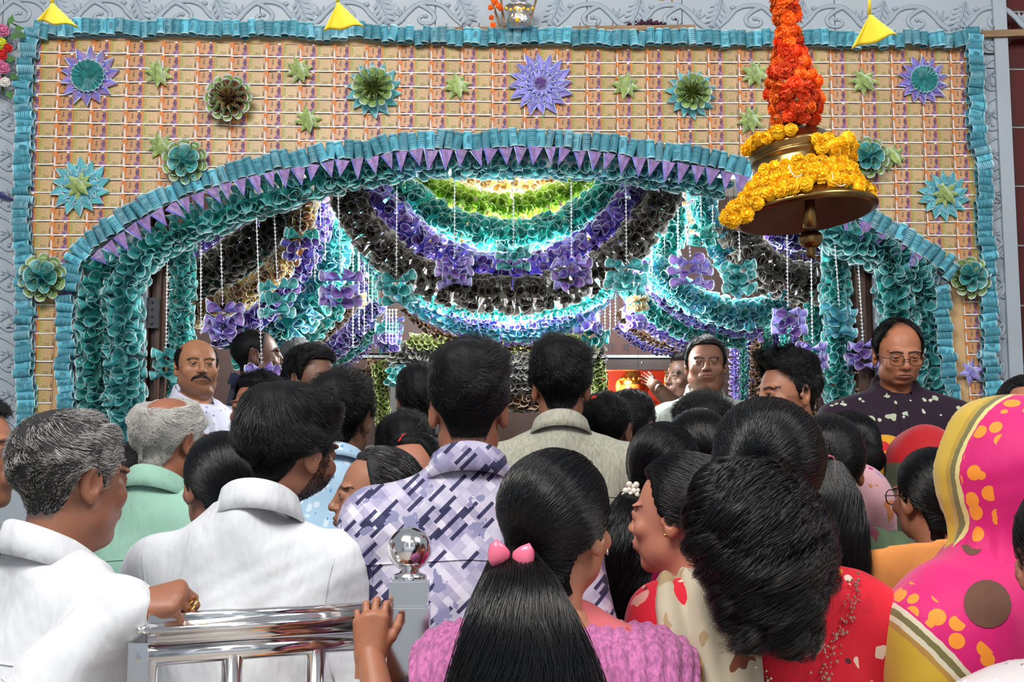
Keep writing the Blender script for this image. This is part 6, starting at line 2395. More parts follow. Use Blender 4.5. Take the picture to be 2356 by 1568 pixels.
        if st.get('tail') is not None:
            tl = st['tail']
            tp = TH(np.array([st['tie']]), True)[0] if st.get('tie') is not None else None
            cpts = [np.array(q, float) for q in tl['pts']]
            if tp is not None:
                cpts = [tp] + cpts
            Kt = tl.get('K', 18)
            raw = np.array(cpts)
            cen = resample(raw, .004)
            cen = cen[np.linspace(0, len(cen) - 1, Kt).astype(int)]
            Rr = np.interp(np.linspace(0, 1, Kt), np.linspace(0, 1, len(tl['rad'])), tl['rad'])
            V, Q, a_, b_ = tube_np(cen, Rr * tl.get('core', .85), 22, tl.get('flat', .6))
            wv = .06 * np.sin(np.arange(len(V)) * 2.4 + (np.arange(len(V)) // 22) * .5)
            V = V + (V - np.repeat(cen, 22, 0)) * wv[:, None]
            child('ponytail', np_mesh('ponytail', V, Q, [M[hairmat + '_base']]), hm)
            N2 = tl.get('n', 1500)
            th = rng.uniform(0, 6.28, (N2, 1)); rd = np.sqrt(rng.uniform(.35, 1.15, (N2, 1)))
            cu = tl.get('curl', 0.0)
            ph = rng.uniform(0, 6.28, (N2, 1)); fr = rng.uniform(.7, 1.3, (N2, 1))
            s_ = np.linspace(0, 1, Kt)[None]
            Lt = rng.uniform(.72, 1.04, (N2, 1))
            ss = s_ * Lt
            ci = ss * (Kt - 1); i_ = np.clip(np.floor(ci).astype(int), 0, Kt - 2); fx = (ci - i_)[..., None]
            C_ = cen[i_] * (1 - fx) + cen[i_ + 1] * fx
            R_ = Rr[i_] * (1 - fx[..., 0]) + Rr[i_ + 1] * fx[..., 0]
            aa = a_[i_]; bb_ = b_[i_] * tl.get('flat', .6)
            tha = th + tl.get('twist', .5) * ss + .15 * np.sin(ss * 12 * fr + ph)
            pts = C_ + (R_ * rd * np.cos(tha))[..., None] * aa + (R_ * rd * np.sin(tha))[..., None] * bb_
            if cu:
                am = cu * sstep(0, .15, ss)
                f2 = tl.get('freq', 22) * fr
                pts = pts + (am * np.cos(f2 * ss + ph))[..., None] * aa + (am * np.sin(f2 * ss + ph))[..., None] * b_[i_]
            else:
                pts = pts + (.004 * np.sin(ss * 9 * fr + ph))[..., None] * aa
            strands('hair_strands', pts, tl.get('srad', .0009), M[hairmat], hm)
    if moustache:
        N = 900
        u = rng.uniform(-1, 1, N); v = rng.uniform(0, 1, N)
        x0 = u * .030; z0 = -.0325 - .007 * np.abs(u) - v * .005
        y0 = -.1030 + .016 * u * u - .001
        K = 4; s_ = np.linspace(0, 1, K)
        pts = np.stack([x0[:, None] + np.sign(u)[:, None] * s_ * (.004 + .007 * np.abs(u)[:, None]), y0[:, None] - .0035 * np.sin(s_ * 2.5)[None] + 0 * x0[:, None] + .010 * s_ * np.abs(u)[:, None] ** 2, z0[:, None] - s_ * .0085 - .010 * s_ * (np.abs(u)[:, None] ** 3)], -1)
        strands('moustache', TH(pts), .0007, M['hair_black'], o)
    if beard:
        sel = np.where((hV[:, 2] < -.03) & (hV[:, 2] > -.115) & (hV[:, 1] < .0) & (np.hypot(hV[:, 0] / .026, (hV[:, 2] + .05) / .012) > 1))[0]
        side = np.where((ax > .05) & (z < .01) & (z > -.06) & (y > -.05) & (y < .0))[0]
        sel = np.concatenate([sel, side])
        pk = rng.choice(sel, 1800)
        nrm_ = vnormals(hV, hQ)[pk]
        K = 4; s_ = np.linspace(0, 1, K)[None, :, None]
        dr = nrm_ * .7 + np.array((0, 0, -.6)) + rng.normal(0, .3, (len(pk), 3))
        pts = hV[pk][:, None] + rng.normal(0, .0012, (len(pk), 1, 3)) + dr[:, None] * s_ * .005
        strands('beard', TH(pts), .0006, M['hair_black'], o)
    return L
# ------------------------------------------------------------------ cloth
def cloth(name, col, rough=.8, **k):
    M[name] = mat(name, col, rough, bump=k.pop('bump', .35), bscale=k.pop('bscale', 7), stretch=k.pop('stretch', (1.6, 1.6, .6)), sheen=k.pop('sheen', .1), spec=.25, bdist=.03, **k)
    return M[name]


def printed(name, base, motifs, rough=.8, bump=.3, warp=.03):
    """a printed cloth: motifs = (scale, size, colour, warp) laid over the ground one after another"""
    m = cloth(name, base, rough, bump=bump)
    nt = m.node_tree; N, L = nt.nodes, nt.links
    b = N['Principled BSDF']
    tc = N.new('ShaderNodeTexCoord')
    nz = N.new('ShaderNodeTexNoise'); nz.inputs['Scale'].default_value = 30; nz.inputs['Detail'].default_value = 1
    L.new(tc.outputs['Object'], nz.inputs['Vector'])
    prev = None
    for k, (sc, size, col, wp) in enumerate(motifs):
        mx = N.new('ShaderNodeVectorMath'); mx.operation = 'MULTIPLY_ADD'
        mx.inputs[1].default_value = (wp, wp, wp)
        L.new(nz.outputs['Color'], mx.inputs[0]); L.new(tc.outputs['Object'], mx.inputs[2])
        ad = N.new('ShaderNodeVectorMath'); ad.operation = 'ADD'; ad.inputs[1].default_value = (k * .37, k * .21, k * .53)
        L.new(mx.outputs[0], ad.inputs[0])
        v = N.new('ShaderNodeTexVoronoi'); v.inputs['Scale'].default_value = sc; v.inputs['Randomness'].default_value = .8
        L.new(ad.outputs[0], v.inputs['Vector'])
        lt = N.new('ShaderNodeMath'); lt.operation = 'LESS_THAN'; lt.inputs[1].default_value = size
        L.new(v.outputs['Distance'], lt.inputs[0])
        mi = N.new('ShaderNodeMix'); mi.data_type = 'RGBA'
        L.new(lt.outputs[0], mi.inputs[0])
        if prev is None:
            mi.inputs[6].default_value = (*base, 1)
        else:
            L.new(prev, mi.inputs[6])
        mi.inputs[7].default_value = (*col, 1)
        prev = mi.outputs[2]
    L.new(prev, b.inputs['Base Color'])
    return m


def banded(name, attr, stops, motif=None, rough=.6, bump=.25, warp=.004):
    """a sari cloth whose woven border follows the attribute `attr` (metres from the edge)"""
    m = cloth(name, stops[-1][1], rough, bump=bump, sheen=.3)
    nt = m.node_tree; N, L = nt.nodes, nt.links
    b = N['Principled BSDF']
    at = N.new('ShaderNodeAttribute'); at.attribute_name = attr
    tc = N.new('ShaderNodeTexCoord')
    nz = N.new('ShaderNodeTexNoise'); nz.inputs['Scale'].default_value = 60
    L.new(tc.outputs['Object'], nz.inputs['Vector'])
    ma = N.new('ShaderNodeMath'); ma.operation = 'MULTIPLY_ADD'; ma.inputs[1].default_value = warp
    L.new(nz.outputs['Fac'], ma.inputs[0]); L.new(at.outputs['Fac'], ma.inputs[2])
    prev = None
    for (p_, c) in stops:
        if prev is None:
            rgb = N.new('ShaderNodeRGB'); rgb.outputs[0].default_value = (*c, 1); prev = rgb.outputs[0]
            continue
        gt = N.new('ShaderNodeMath'); gt.operation = 'GREATER_THAN'; gt.inputs[1].default_value = p_
        L.new(ma.outputs[0], gt.inputs[0])
        mi = N.new('ShaderNodeMix'); mi.data_type = 'RGBA'
        L.new(gt.outputs[0], mi.inputs[0]); L.new(prev, mi.inputs[6]); mi.inputs[7].default_value = (*c, 1)
        prev = mi.outputs[2]
    for (sc, size, col, lo, hi) in motif or []:
        v = N.new('ShaderNodeTexVoronoi'); v.inputs['Scale'].default_value = sc; v.inputs['Randomness'].default_value = .6
        L.new(tc.outputs['Object'], v.inputs['Vector'])
        lt = N.new('ShaderNodeMath'); lt.operation = 'LESS_THAN'; lt.inputs[1].default_value = size
        L.new(v.outputs['Distance'], lt.inputs[0])
        g = N.new('ShaderNodeMath'); g.operation = 'GREATER_THAN'; g.inputs[1].default_value = lo
        l = N.new('ShaderNodeMath'); l.operation = 'LESS_THAN'; l.inputs[1].default_value = hi
        L.new(ma.outputs[0], g.inputs[0]); L.new(ma.outputs[0], l.inputs[0])
        q = N.new('ShaderNodeMath'); q.operation = 'MULTIPLY'; L.new(g.outputs[0], q.inputs[0]); L.new(l.outputs[0], q.inputs[1])
        q2 = N.new('ShaderNodeMath'); q2.operation = 'MULTIPLY'; L.new(q.outputs[0], q2.inputs[0]); L.new(lt.outputs[0], q2.inputs[1])
        mi = N.new('ShaderNodeMix'); mi.data_type = 'RGBA'
        L.new(q2.outputs[0], mi.inputs[0]); L.new(prev, mi.inputs[6]); mi.inputs[7].default_value = (*col, 1)
        prev = mi.outputs[2]
    L.new(prev, b.inputs['Base Color'])
    return m


def checked(name):
    """lavender shirt cloth with a diagonal patchwork of pale, violet and navy bars"""
    m = cloth(name, (.4, .38, .6), .75, bump=.3)
    nt = m.node_tree; N, L = nt.nodes, nt.links
    b = N['Principled BSDF']
    tc = N.new('ShaderNodeTexCoord')
    nz = N.new('ShaderNodeTexNoise'); nz.inputs['Scale'].default_value = 11; nz.inputs['Detail'].default_value = 3
    L.new(tc.outputs['Object'], nz.inputs['Vector'])

    def brick(rot, sc, w, h, mortar, off, c1, c2, cm):
        m1 = N.new('ShaderNodeMapping'); m1.inputs['Rotation'].default_value = (PI / 2, 0, 0)
        m2 = N.new('ShaderNodeMapping'); m2.inputs['Rotation'].default_value = (0, 0, rot); m2.inputs['Location'].default_value = (off, off * .7, 0)
        L.new(tc.outputs['Object'], m1.inputs['Vector']); L.new(m1.outputs[0], m2.inputs['Vector'])
        t = N.new('ShaderNodeTexBrick'); t.inputs['Scale'].default_value = sc; t.inputs['Brick Width'].default_value = w; t.inputs['Row Height'].default_value = h
        t.inputs['Mortar Size'].default_value = mortar
        t.inputs['Color1'].default_value = (*c1, 1); t.inputs['Color2'].default_value = (*c2, 1); t.inputs['Mortar'].default_value = (*cm, 1)
        L.new(m2.outputs[0], t.inputs['Vector'])
        return t
    ra = brick(PI / 4, 22, .9, .34, .0, 0, (.86, .85, .88), (.40, .39, .53), (.55, .52, .70))
    rb = brick(-PI / 4, 13, 1.5, .26, .0, .4, (1, 1, 1), (.66, .64, .76), (.8, .8, .9))
    rd = brick(-PI / 4, 26, 1.15, .20, .0, .17, (1, 1, 1), (.055, .06, .13), (1, 1, 1))
    rd.inputs['Bias'].default_value = -.30
    cg = N.new('ShaderNodeValToRGB'); cg.color_ramp.interpolation = 'CONSTANT'
    cg.color_ramp.elements[0].color = (.07, .075, .16, 1); cg.color_ramp.elements[1].color = (1, 1, 1, 1); cg.color_ramp.elements[1].position = .55
    L.new(rd.outputs['Color'], cg.inputs[0])
    m0 = N.new('ShaderNodeMix'); m0.data_type = 'RGBA'; m0.blend_type = 'MULTIPLY'; m0.inputs[0].default_value = 1
    L.new(rb.outputs['Color'], m0.inputs[6]); L.new(cg.outputs[0], m0.inputs[7])
    mu = N.new('ShaderNodeMix'); mu.data_type = 'RGBA'; mu.blend_type = 'MULTIPLY'; mu.inputs[0].default_value = 1
    L.new(ra.outputs['Color'], mu.inputs[6]); L.new(m0.outputs[2], mu.inputs[7])
    r = N.new('ShaderNodeValToRGB'); r.color_ramp.elements[0].position = .38; r.color_ramp.elements[1].position = .62
    r.color_ramp.elements[0].color = (.60, .57, .68, 1); r.color_ramp.elements[1].color = (1, .96, 1, 1)
    L.new(nz.outputs['Fac'], r.inputs[0])
    m3 = N.new('ShaderNodeMix'); m3.data_type = 'RGBA'; m3.blend_type = 'MULTIPLY'; m3.inputs[0].default_value = .8
    L.new(mu.outputs[2], m3.inputs[6]); L.new(r.outputs[0], m3.inputs[7])
    v = N.new('ShaderNodeTexVoronoi'); v.inputs['Scale'].default_value = 14
    wn = N.new('ShaderNodeTexNoise'); wn.inputs['Scale'].default_value = 45
    L.new(tc.outputs['Object'], wn.inputs['Vector'])
    wa = N.new('ShaderNodeVectorMath'); wa.operation = 'MULTIPLY_ADD'; wa.inputs[1].default_value = (.05, .05, .05)
    L.new(wn.outputs['Color'], wa.inputs[0]); L.new(tc.outputs['Object'], wa.inputs[2])
    L.new(wa.outputs[0], v.inputs['Vector'])
    lt = N.new('ShaderNodeMath'); lt.operation = 'LESS_THAN'; lt.inputs[1].default_value = .23
    L.new(v.outputs['Distance'], lt.inputs[0])
    m4 = N.new('ShaderNodeMix'); m4.data_type = 'RGBA'
    L.new(lt.outputs[0], m4.inputs[0]); L.new(m3.outputs[2], m4.inputs[6]); m4.inputs[7].default_value = (.24, .24, .40, 1)
    L.new(m4.outputs[2], b.inputs['Base Color'])


cloth('white_shirt', (.62, .635, .66), .8, bump=1.0, bscale=5)
cloth('mint_shirt', (.30, .52, .41), .8, bump=.5, noise=.06)
cloth('linen_shirt', (.47, .46, .37), .85, noise=.28, nscale=60, stretch=(3, 3, .5))
cloth('sage_shirt', (.36, .40, .36), .85, noise=.25, nscale=50, stretch=(3, 3, .5))
cloth('pale_yellow_shirt', (.55, .50, .34))
cloth('sky_sleeve', (.42, .52, .66))
cloth('trousers_dark', (.025, .025, .03))
cloth('trousers_grey', (.10, .10, .11))
cloth('skirt_dark', (.05, .02, .03))
cloth('skirt_red', (.45, .02, .03))
printed('lilac_shirt', (.55, .55, .66), [(26, .16, (.22, .20, .46), .01)])
printed('navy_dotted', (.010, .012, .045), [(34, .13, (.50, .34, .10), .004)])
printed('plum_print', (.020, .008, .020), [(15, .21, (.42, .48, .34), .035), (17, .15, (.50, .55, .44), .03)])
printed('blue_print', (.38, .56, .72), [(30, .30, (.62, .74, .84), .03), (38, .20, (.16, .34, .58), .02)])
checked('lavender_patchwork')
printed('red_print', (.62, .012, .030), [(15, .26, (.70, .30, .25), .03), (15, .19, (.55, .010, .028), .03), (19, .17, (.74, .55, .45), .035), (12, .15, (.62, .16, .03), .03), (16, .10, (.08, .02, .03), .03)])
printed('coral_print', (.58, .13, .14), [(10, .26, (.70, .28, .24), .04), (13, .15, (.70, .52, .40), .03), (9, .15, (.46, .05, .10), .04)])
cloth('pink_crinkle', (.58, .17, .40), .7, noise=.45, nscale=16, stretch=(9, 9, .8), bump=.35, bscale=14)
printed('beige_print', (.52, .45, .33), [(9, .34, (.40, .28, .14), .06), (12, .22, (.20, .06, .03), .05), (7, .20, (.66, .58, .46), .05)])
cloth('magenta', (.55, .010, .13))
cloth('green_drape', (.07, .11, .06), noise=.2)
cloth('maroon_dress', (.12, .02, .035))
cloth('orange_shirt', (.72, .27, .07))
cloth('sky_cloth', (.25, .48, .66))
cloth('red_veil', (.60, .008, .015), .55, bump=.3)
printed('yellow_veil', (.72, .34, .012), [(7.5, .30, (.02, .14, .07), .01), (9, .22, (.60, .02, .03), .02)])
printed('pink_scarf', (.68, .38, .42), [(13, .28, (.62, .22, .08), .05), (16, .22, (.20, .30, .55), .05), (12, .2, (.70, .50, .50), .05), (11, .15, (.60, .02, .22), .04)])
cloth('cream_cloth', (.62, .56, .46))
printed('white_sequin', (.60, .55, .55), [(60, .22, (.80, .78, .80), .002), (45, .12, (.35, .25, .30), .002)], .4)
MAG = (.58, .006, .14); GOLD = (.55, .36, .03); ORN = (.80, .26, .02); GRN = (.16, .14, .05)
banded('magenta_veil', 'band', [(-1, GOLD), (.050, (.42, .27, .03)), (.058, GRN), (.066, (.62, .52, .2)), (.072, MAG)], [(31, .43, ORN, .074, .104)])
banded('magenta_drape', 'band', [(-1, GOLD), (.060, (.40, .22, .05)), (.068, (.6, .55, .4)), (.076, GRN), (.086, (.62, .55, .4)), (.094, MAG)], [(31, .43, ORN, .098, .140)])
banded('red_green_veil', 'band', [(-1, (.10, .12, .07)), (.030, (.13, .13, .07)), (.045, (.60, .006, .012))])
M['sequin'] = mat('silver_sequin', (.75, .66, .55), .25, .9)
M['pearl'] = mat('pearl_white', (.78, .72, .62), .3)
M['pink_plastic'] = mat('pink_plastic', (.80, .16, .26), .25)
M['gold_ring'] = mat('gold_ring', (.85, .55, .15), .2, 1.0)
M['glass_frame'] = mat('black_frame', (.01, .01, .012), .3)
M['lens'] = mat('lens', (1, 1, 1), .02)
_b = M['lens'].node_tree.nodes['Principled BSDF']; _b.inputs['Transmission Weight'].default_value = 1.0; _b.inputs['IOR'].default_value = 1.02
M['button'] = mat('pale_button', (.6, .58, .52), .4)
M['hair_band'] = mat('orange_scrunchie', (.42, .14, .05), .8)
M['bindi'] = mat('red_bindi', (.45, .01, .01), .5)
M['sindoor'] = mat('red_sindoor', (.50, .02, .015), .9)


# ------------------------------------------------------------------ extras worn by the figures
def spectacles(L):
    b = MB()
    for s in (-1, 1):
        c = np.array((s * .033, -.112, .006))
        ring = [c + np.array((.0235 * math.copysign(abs(math.cos(a)) ** .75, math.cos(a)), .006 * abs(math.cos(a)) * (1 if s * math.cos(a) > 0 else 0), .019 * math.copysign(abs(math.sin(a)) ** .8, math.sin(a)))) for a in np.linspace(0, 2 * PI, 29)]
        b.tube(L.TH(ring), .0014, 6, cap=False)
        b.tube(L.TH([c + np.array((s * .023, .004, .006)), (s * .074, -.085, .010), (s * .083, -.01, .012), (s * .084, .02, .004)]), .0014, 6)
    b.tube(L.TH([(-.010, -.113, .008), (0, -.116, .011), (.010, -.113, .008)]), .0013, 6)
    fr = L.child('spectacles', b.mesh('spectacles', [M['glass_frame']], True))
    for s in (-1, 1):
        c = np.array((s * .033, -.111, .006))
        v = [c] + [c + np.array((.023 * math.cos(a), .004 * abs(math.cos(a)), .0185 * math.sin(a))) for a in np.linspace(0, 2 * PI, 20, endpoint=False)]
        L.child('lens', new_mesh('lens', L.TH(v), [(0, 1 + k, 1 + (k + 1) % 20) for k in range(20)], [M['lens']]), fr)


def placket(L, m, n=4):
    b = MB(); bb = MB()
    pts = []
    for z in np.linspace(L.zs + .035, L.zs - .40, 22):
        r = L.bvh.ray_cast(Vector((.0, -.6, z)), Vector((0, 1, 0)))
        if r[0] is not None:
            pts.append(np.array(r[0]) + np.array((0, -.001, 0)))
    if len(pts) > 4:
        v = []
        for p in pts:
            v += [p + np.array((-.016, .001, 0)), p + np.array((-.015, -.0025, 0)), p + np.array((.015, -.0025, 0)), p + np.array((.016, .001, 0))]
        b.add(v, [(4 * k + j, 4 * k + j + 1, 4 * k + j + 5, 4 * k + j + 4) for k in range(len(pts) - 1) for j in range(3)])
        L.child('placket', b.mesh('placket', [M[m]], True))
        for k in range(n):
            p = pts[min(len(pts) - 1, 2 + k * 4)]
            bb.ball(p + np.array((0, -.004, 0)), .0055, 8, 5, sc=(1, .4, 1))
        L.child('buttons', bb.mesh('buttons', [M['button']], True))


def drape(L, name, m, anchors, width, n=40, mm=14, lift=.012, pleat=.004, npl=4, attr=None):
    """a strip of cloth laid over the figure: anchors = local points of its middle line, pushed out onto the garment"""
    c = resample(np.array(anchors, float), .01)
    c = c[np.linspace(0, len(c) - 1, n).astype(int)]
    t = np.gradient(c, axis=0); t /= np.linalg.norm(t, axis=1, keepdims=True)
    V = []
    for i in range(n):
        q = L.bvh.find_nearest(Vector(c[i]))
        nr = np.array(q[1]) if q[0] is not None else np.array((0, 1, 0))
        sd = np.cross(t[i], nr); sd /= np.linalg.norm(sd) + 1e-9
        w = width if not hasattr(width, '__len__') else np.interp(i / (n - 1), np.linspace(0, 1, len(width)), width)
        for j in range(mm):
            u = j / (mm - 1) - .5
            p = c[i] + sd * u * w
            q = L.bvh.find_nearest(Vector(p))
            qq, nn = np.array(q[0]), np.array(q[1])
            V.append(qq + nn * (lift + pleat * math.sin(u * PI * 2 * npl + .6 * math.sin(i * .35))))
    V = np.array(V)
    Q = np.array([(i * mm + j, i * mm + j + 1, (i + 1) * mm + j + 1, (i + 1) * mm + j) for i in range(n - 1) for j in range(mm - 1)])
    E = np.arange(n * mm).reshape(n, mm)
    for _ in range(2):
        W = V.reshape(n, mm, 3).copy()
        W[1:-1] = .5 * W[1:-1] + .25 * (W[:-2] + W[2:])
        V = W.reshape(-1, 3)
    o = L.child(name, np_mesh(name, V, Q, [M[m]]))
    sm = o.modifiers.new('thick', 'SOLIDIFY'); sm.thickness = .004; sm.offset = 0
    L.dV = V.reshape(n, mm, 3)
    return o


def edging(L, name, m, row, r=.004, bead=None):
    b = MB()
    if bead:
        for p in resample(row, bead):
            b.ball(p, r * random.uniform(.7, 1.3), 6, 4)
    else:
        b.tube(resample(row, .012), r, 6)
    return L.child(name, b.mesh(name, [M[m]], True))


def veil(L, name, m, z0, face=(0, -.15, -.02), fr=(.088, .115, .17), big=1.0, h=.0085, amp=.004, shoulders=True, attr=None):
    hc, hs = L.hc, L.hs
    f = Field((-.40, -.34, z0 - .02), (.40, .36, hc + .20), h)
    f.ell((0, .022, hc + .036), (.100 * big, .128 * big, .108 * big), .02)
    f.cap((0, .04, hc + .01), (0, .055, hc - .16), .096 * big, .125, .05)
    if shoulders:
        for s in (-1, 1):
            f.cap((0, .045, hc - .15), (s * L.sw * .92, .025, L.zs - .01), .085, .082, .06)
            f.cap((s * L.sw * .92, .025, L.zs - .02), (s * (L.sw + .055), .03, L.zs - .34), .082, .078, .05)
        f.ell((0, .03, L.zs - .18), (L.sw + .05, .165, .33), .06)
    f.half((0, 0, -1), (0, 0, z0))
    c = (face[0], face[1], hc + face[2])
    f.ell(c, fr, .02, cut=True)
    V, Q = f.mesh()
    V = relax(V, Q, 2, .5)
    N_ = vnormals(V, Q)
    V0 = V
    V = folds(V, N_, amp, L.sd + 31, L.zs)
    # long pleats falling from the crown
    an = np.arctan2(V0[:, 0], V0[:, 1])
    V = V + N_ * (.0035 * np.sin(an * 22 + V0[:, 2] * 9) * sstep(hc + .08, hc - .12, V0[:, 2]))[:, None]
    q = (V0 - np.array(c)) / np.array(fr)
    band = (np.linalg.norm(q, axis=1) - 1) * min(fr[0], fr[1]) * 1.1
    if attr is not None:
        band = attr(V0, band)
    L.veil = L.child(name, np_mesh(name, V, Q, [M[m]], True, None, None, {'band': band}))
    L.shirtV, L.shirtQ = V, Q
    L.bvh = BVHTree.FromPolygons([tuple(v) for v in V], [tuple(q_) for q_ in Q])
    return L.veil


HM = dict(top=.022, side=.009, fade=.25, len=.035)
HW = dict(top=.014, side=.012, front=.090, burn=-.005, nape=-.085, fade=1.0, mess=.4, rad=.00055)
TR = dict(lower='trousers', lower_mat='trousers_dark')

# ------------------------------------------------------------------ the crowd, front to back
# grey haired man at the left with his hand on the rail
L = person('heavy grey haired man in a white shirt with one hand on the rail', 160, 1110, 1250, 143, yaw=4, pitch=4, kind='heavy', skin=(136, 88, 66), fine=True,
           hair=dict(top=.020, side=.013, rear=.008, fade=.7, len=.045, front=.088, rad=.0007, burn=-.02, jit=.22, stick=.003, whorl=(.1, .2, .97)), hairmat='hair_dark_grey', strandmats=[('hair_white', .36), ('hair_grey', .34), ('hair_black', .30)], nstr=6500,
           shirt='shirt', shirt_mat='white_shirt', collar=dict(r=.070, h=.050, drop=.004), fat=1.12, sw=.188, dp=.130, foldamp=.008, reach={0: ((60, 1640, 1.93), (304, 1400, 1.99))},
           hand_custom={0: ((.95, .05, .22), (0, .85, .5), dict(curl=((62, 72, 40), (66, 74, 42), (68, 76, 44), (70, 78, 44)), thumb=((.040, -.020, .046), (.036, -.040, .072), (.022, -.050, .090))))}, **TR)
b = MB()
rp = np.array(L.hand_m @ Vector((-.009, -.012, .108)))
zd = np.array((L.hand_m.to_3x3() @ Vector((0, -.85, .5))).normalized())
xd = np.array((L.hand_m.to_3x3() @ Vector((1, 0, 0))).normalized()); yd = np.cross(zd, xd)
ring = [rp + .0115 * (math.cos(a) * xd + math.sin(a) * yd) for a in np.linspace(0, 2 * PI, 21)]
b.tube(ring, .0022, 6, cap=False); b.ball(rp + .0125 * yd * -1, .004, 8, 5)
L.child('ring', b.mesh('ring', [M['gold_ring']], True))

# white shirt, beard
L = person('bearded young man in a plain white shirt behind the railing, face turned right', 650, 1046, 1100, 144, yaw=-30, ho=(-.055, -.02), pitch=6, kind='man', skin=(140, 92, 70), fine=True, stubble=.9, beard=True,
           hair=dict(top=.040, side=.018, rear=.018, quiff=.010, fade=.35, len=.085, rad=.00055, burn=-.03, jit=.16, whorl=(-.15, .45, .88), swirl=.25, nape=-.066, stick=.006), nstr=6500,
           shirt='shirt', shirt_mat='white_shirt', collar=dict(r=.066, h=.050, drop=-.012), sw=.190, fat=1.0, foldamp=.008, **TR)

# lavender patchwork shirt
person('tall young man in a lavender patchwork print shirt behind the steel post', 1078, 945, 1092, 181, kind='slim', skin=(150, 98, 74), hs=1.0,
       hair=dict(top=.036, side=.010, rear=.020, quiff=.012, fade=.12, len=.055, rad=.00055, jit=.22, whorl=(.25, .55, .80), swirl=.9, stick=.004, nape=-.070), nstr=6500,
       shirt='shirt', shirt_mat='lavender_patchwork', collar=dict(r=.066, h=.050, drop=.006), sw=.205, sleeve=.5, foldamp=.005, **TR)

# ponytail woman with the pink clip
L = person('woman with a long black ponytail in a pink clip, pink dupatta, coral blouse', 1272, 1222, 1400, 150, yaw=-26, kind='woman', skin=(172, 118, 92), fine=True,
           hair={**HW, 'top': .017, 'side': .014, 'rear': .008, 'tie': (.030, .106, -.030), 'len': .1}, hairmat='hair_black', nstr=6000,
           shirt='blouse', shirt_mat='coral_print', sleeve=.3, seams=False, bare=True, neckcut=((0, .95, 1), (0, .125, 1.19)), lower='skirt', lower_mat='skirt_dark', foldamp=.003)
hc = L.hc
tie = L.TH(np.array([(.030, .106, -.030)]), True)[0]


def tail(L, start, pts, rad, n=1800, curl=0, core=.85, flat=.6, K=18, srad=.0006, m='hair_black', freq=22, twist=.5, name='ponytail', locks=None):
    rng = np.random.default_rng(L.sd + 77)
    n = int(n * 2.2)
    locks = locks or 260
    lk = rng.integers(0, locks, n)

    def per(lo, hi, j):
        return (rng.uniform(lo, hi, locks)[lk] + rng.normal(0, j, n))[:, None]
    cen = resample(np.array([start] + list(pts), float), .004)
    cen = cen[np.linspace(0, len(cen) - 1, K).astype(int)]
    Rr = np.interp(np.linspace(0, 1, K), np.linspace(0, 1, len(rad)), rad)
    V, Q, a_, b_ = tube_np(cen, Rr * core, 28, flat)
    k = np.arange(len(V))
    wv = .05 * np.sin((k % 28) * 2.9 + (k // 28) * .35) + .04 * np.sin((k % 28) * 1.1 + (k // 28) * .8)
    V = V + (V - np.repeat(cen, 28, 0)) * wv[:, None]
    t = L.child(name, np_mesh(name, V, Q, [M[m + '_base']]), L.hair)
    jj = .12 if curl else .22
    th = per(0, 6.28, jj); rd = np.sqrt(per(.55, 1.2, .10).clip(.3, 1.5))
    ph = per(0, 6.28, .35); fr = per(.7, 1.3, .03)
    ss = np.linspace(0, 1, K)[None] * per(.74, 1.05, .04).clip(.3, 1)
    ci = ss * (K - 1); i_ = np.clip(np.floor(ci).astype(int), 0, K - 2); fx = (ci - i_)[..., None]
    C_ = cen[i_] * (1 - fx) + cen[i_ + 1] * fx
    R_ = Rr[i_] * (1 - fx[..., 0]) + Rr[i_ + 1] * fx[..., 0]
    aa, bb = a_[i_], b_[i_]
    tha = th + twist * ss + .15 * np.sin(ss * 12 * fr + ph)
    p = C_ + (R_ * rd * np.cos(tha))[..., None] * aa + (R_ * rd * np.sin(tha) * flat)[..., None] * bb
    if curl:
        am = curl * sstep(0, .2, ss) * per(.6, 1.3, .08)
        p = p + (am * np.cos(freq * ss * fr + ph))[..., None] * aa + (am * np.sin(freq * ss * fr + ph))[..., None] * bb
    else:
        p = p + (.006 * np.sin(ss * 7 * fr + ph) * ss)[..., None] * aa
    strands('hair_strands', p, srad * .7, M[m], t)
    return t


tail(L, tie, [(.050, .160, hc - .11), (.040, .185, hc - .22), (.035, .185, hc - .36), (.02, .175, hc - .56)], [.032, .070, .105, .122, .120, .07], n=3000, flat=.5, curl=.006, freq=9, locks=150)
b = MB()
for s in (-1, 1):
    a0 = tie + np.array((0, .034, 0))
    for k in range(2):
        pass
    pr = []
    for u in np.linspace(0, 1, 9):
        pr.append(a0 + np.array((s * (.003 + .030 * u), .004 + .006 * math.sin(u * 3), .004 * s * u)))
    b.tube(pr, np.interp(np.linspace(0, 1, 9), [0, .3, .75, 1], [.006, .015, .022, .013]), 12, flat=.45)
L.child('hair_clip', b.mesh('hair_clip', [M['pink_plastic']], True), L.hair)
e = L.TH(np.array([(-.083, .004, -.030)]), True)[0]
b = MB()
for k in range(5):
    b.ball(e + np.array((-.004, .003 * math.cos(k * 1.256), .003 * math.sin(k * 1.256))), .0022, 6, 4)
L.child('earring', b.mesh('earring', [M['sequin']], True))
zs, sw = L.zs, L.sw
drape(L, 'dupatta', 'pink_crinkle', [(sw * .85, -.16, zs - .34), (sw * .80, -.11, zs - .08), (sw * .74, .0, zs + .06), (sw * .78, .10, zs - .04), (sw * .80, .13, zs - .20), (sw * .8, .13, zs - .5)], .19, pleat=.0028, npl=9, mm=48, lift=.018)
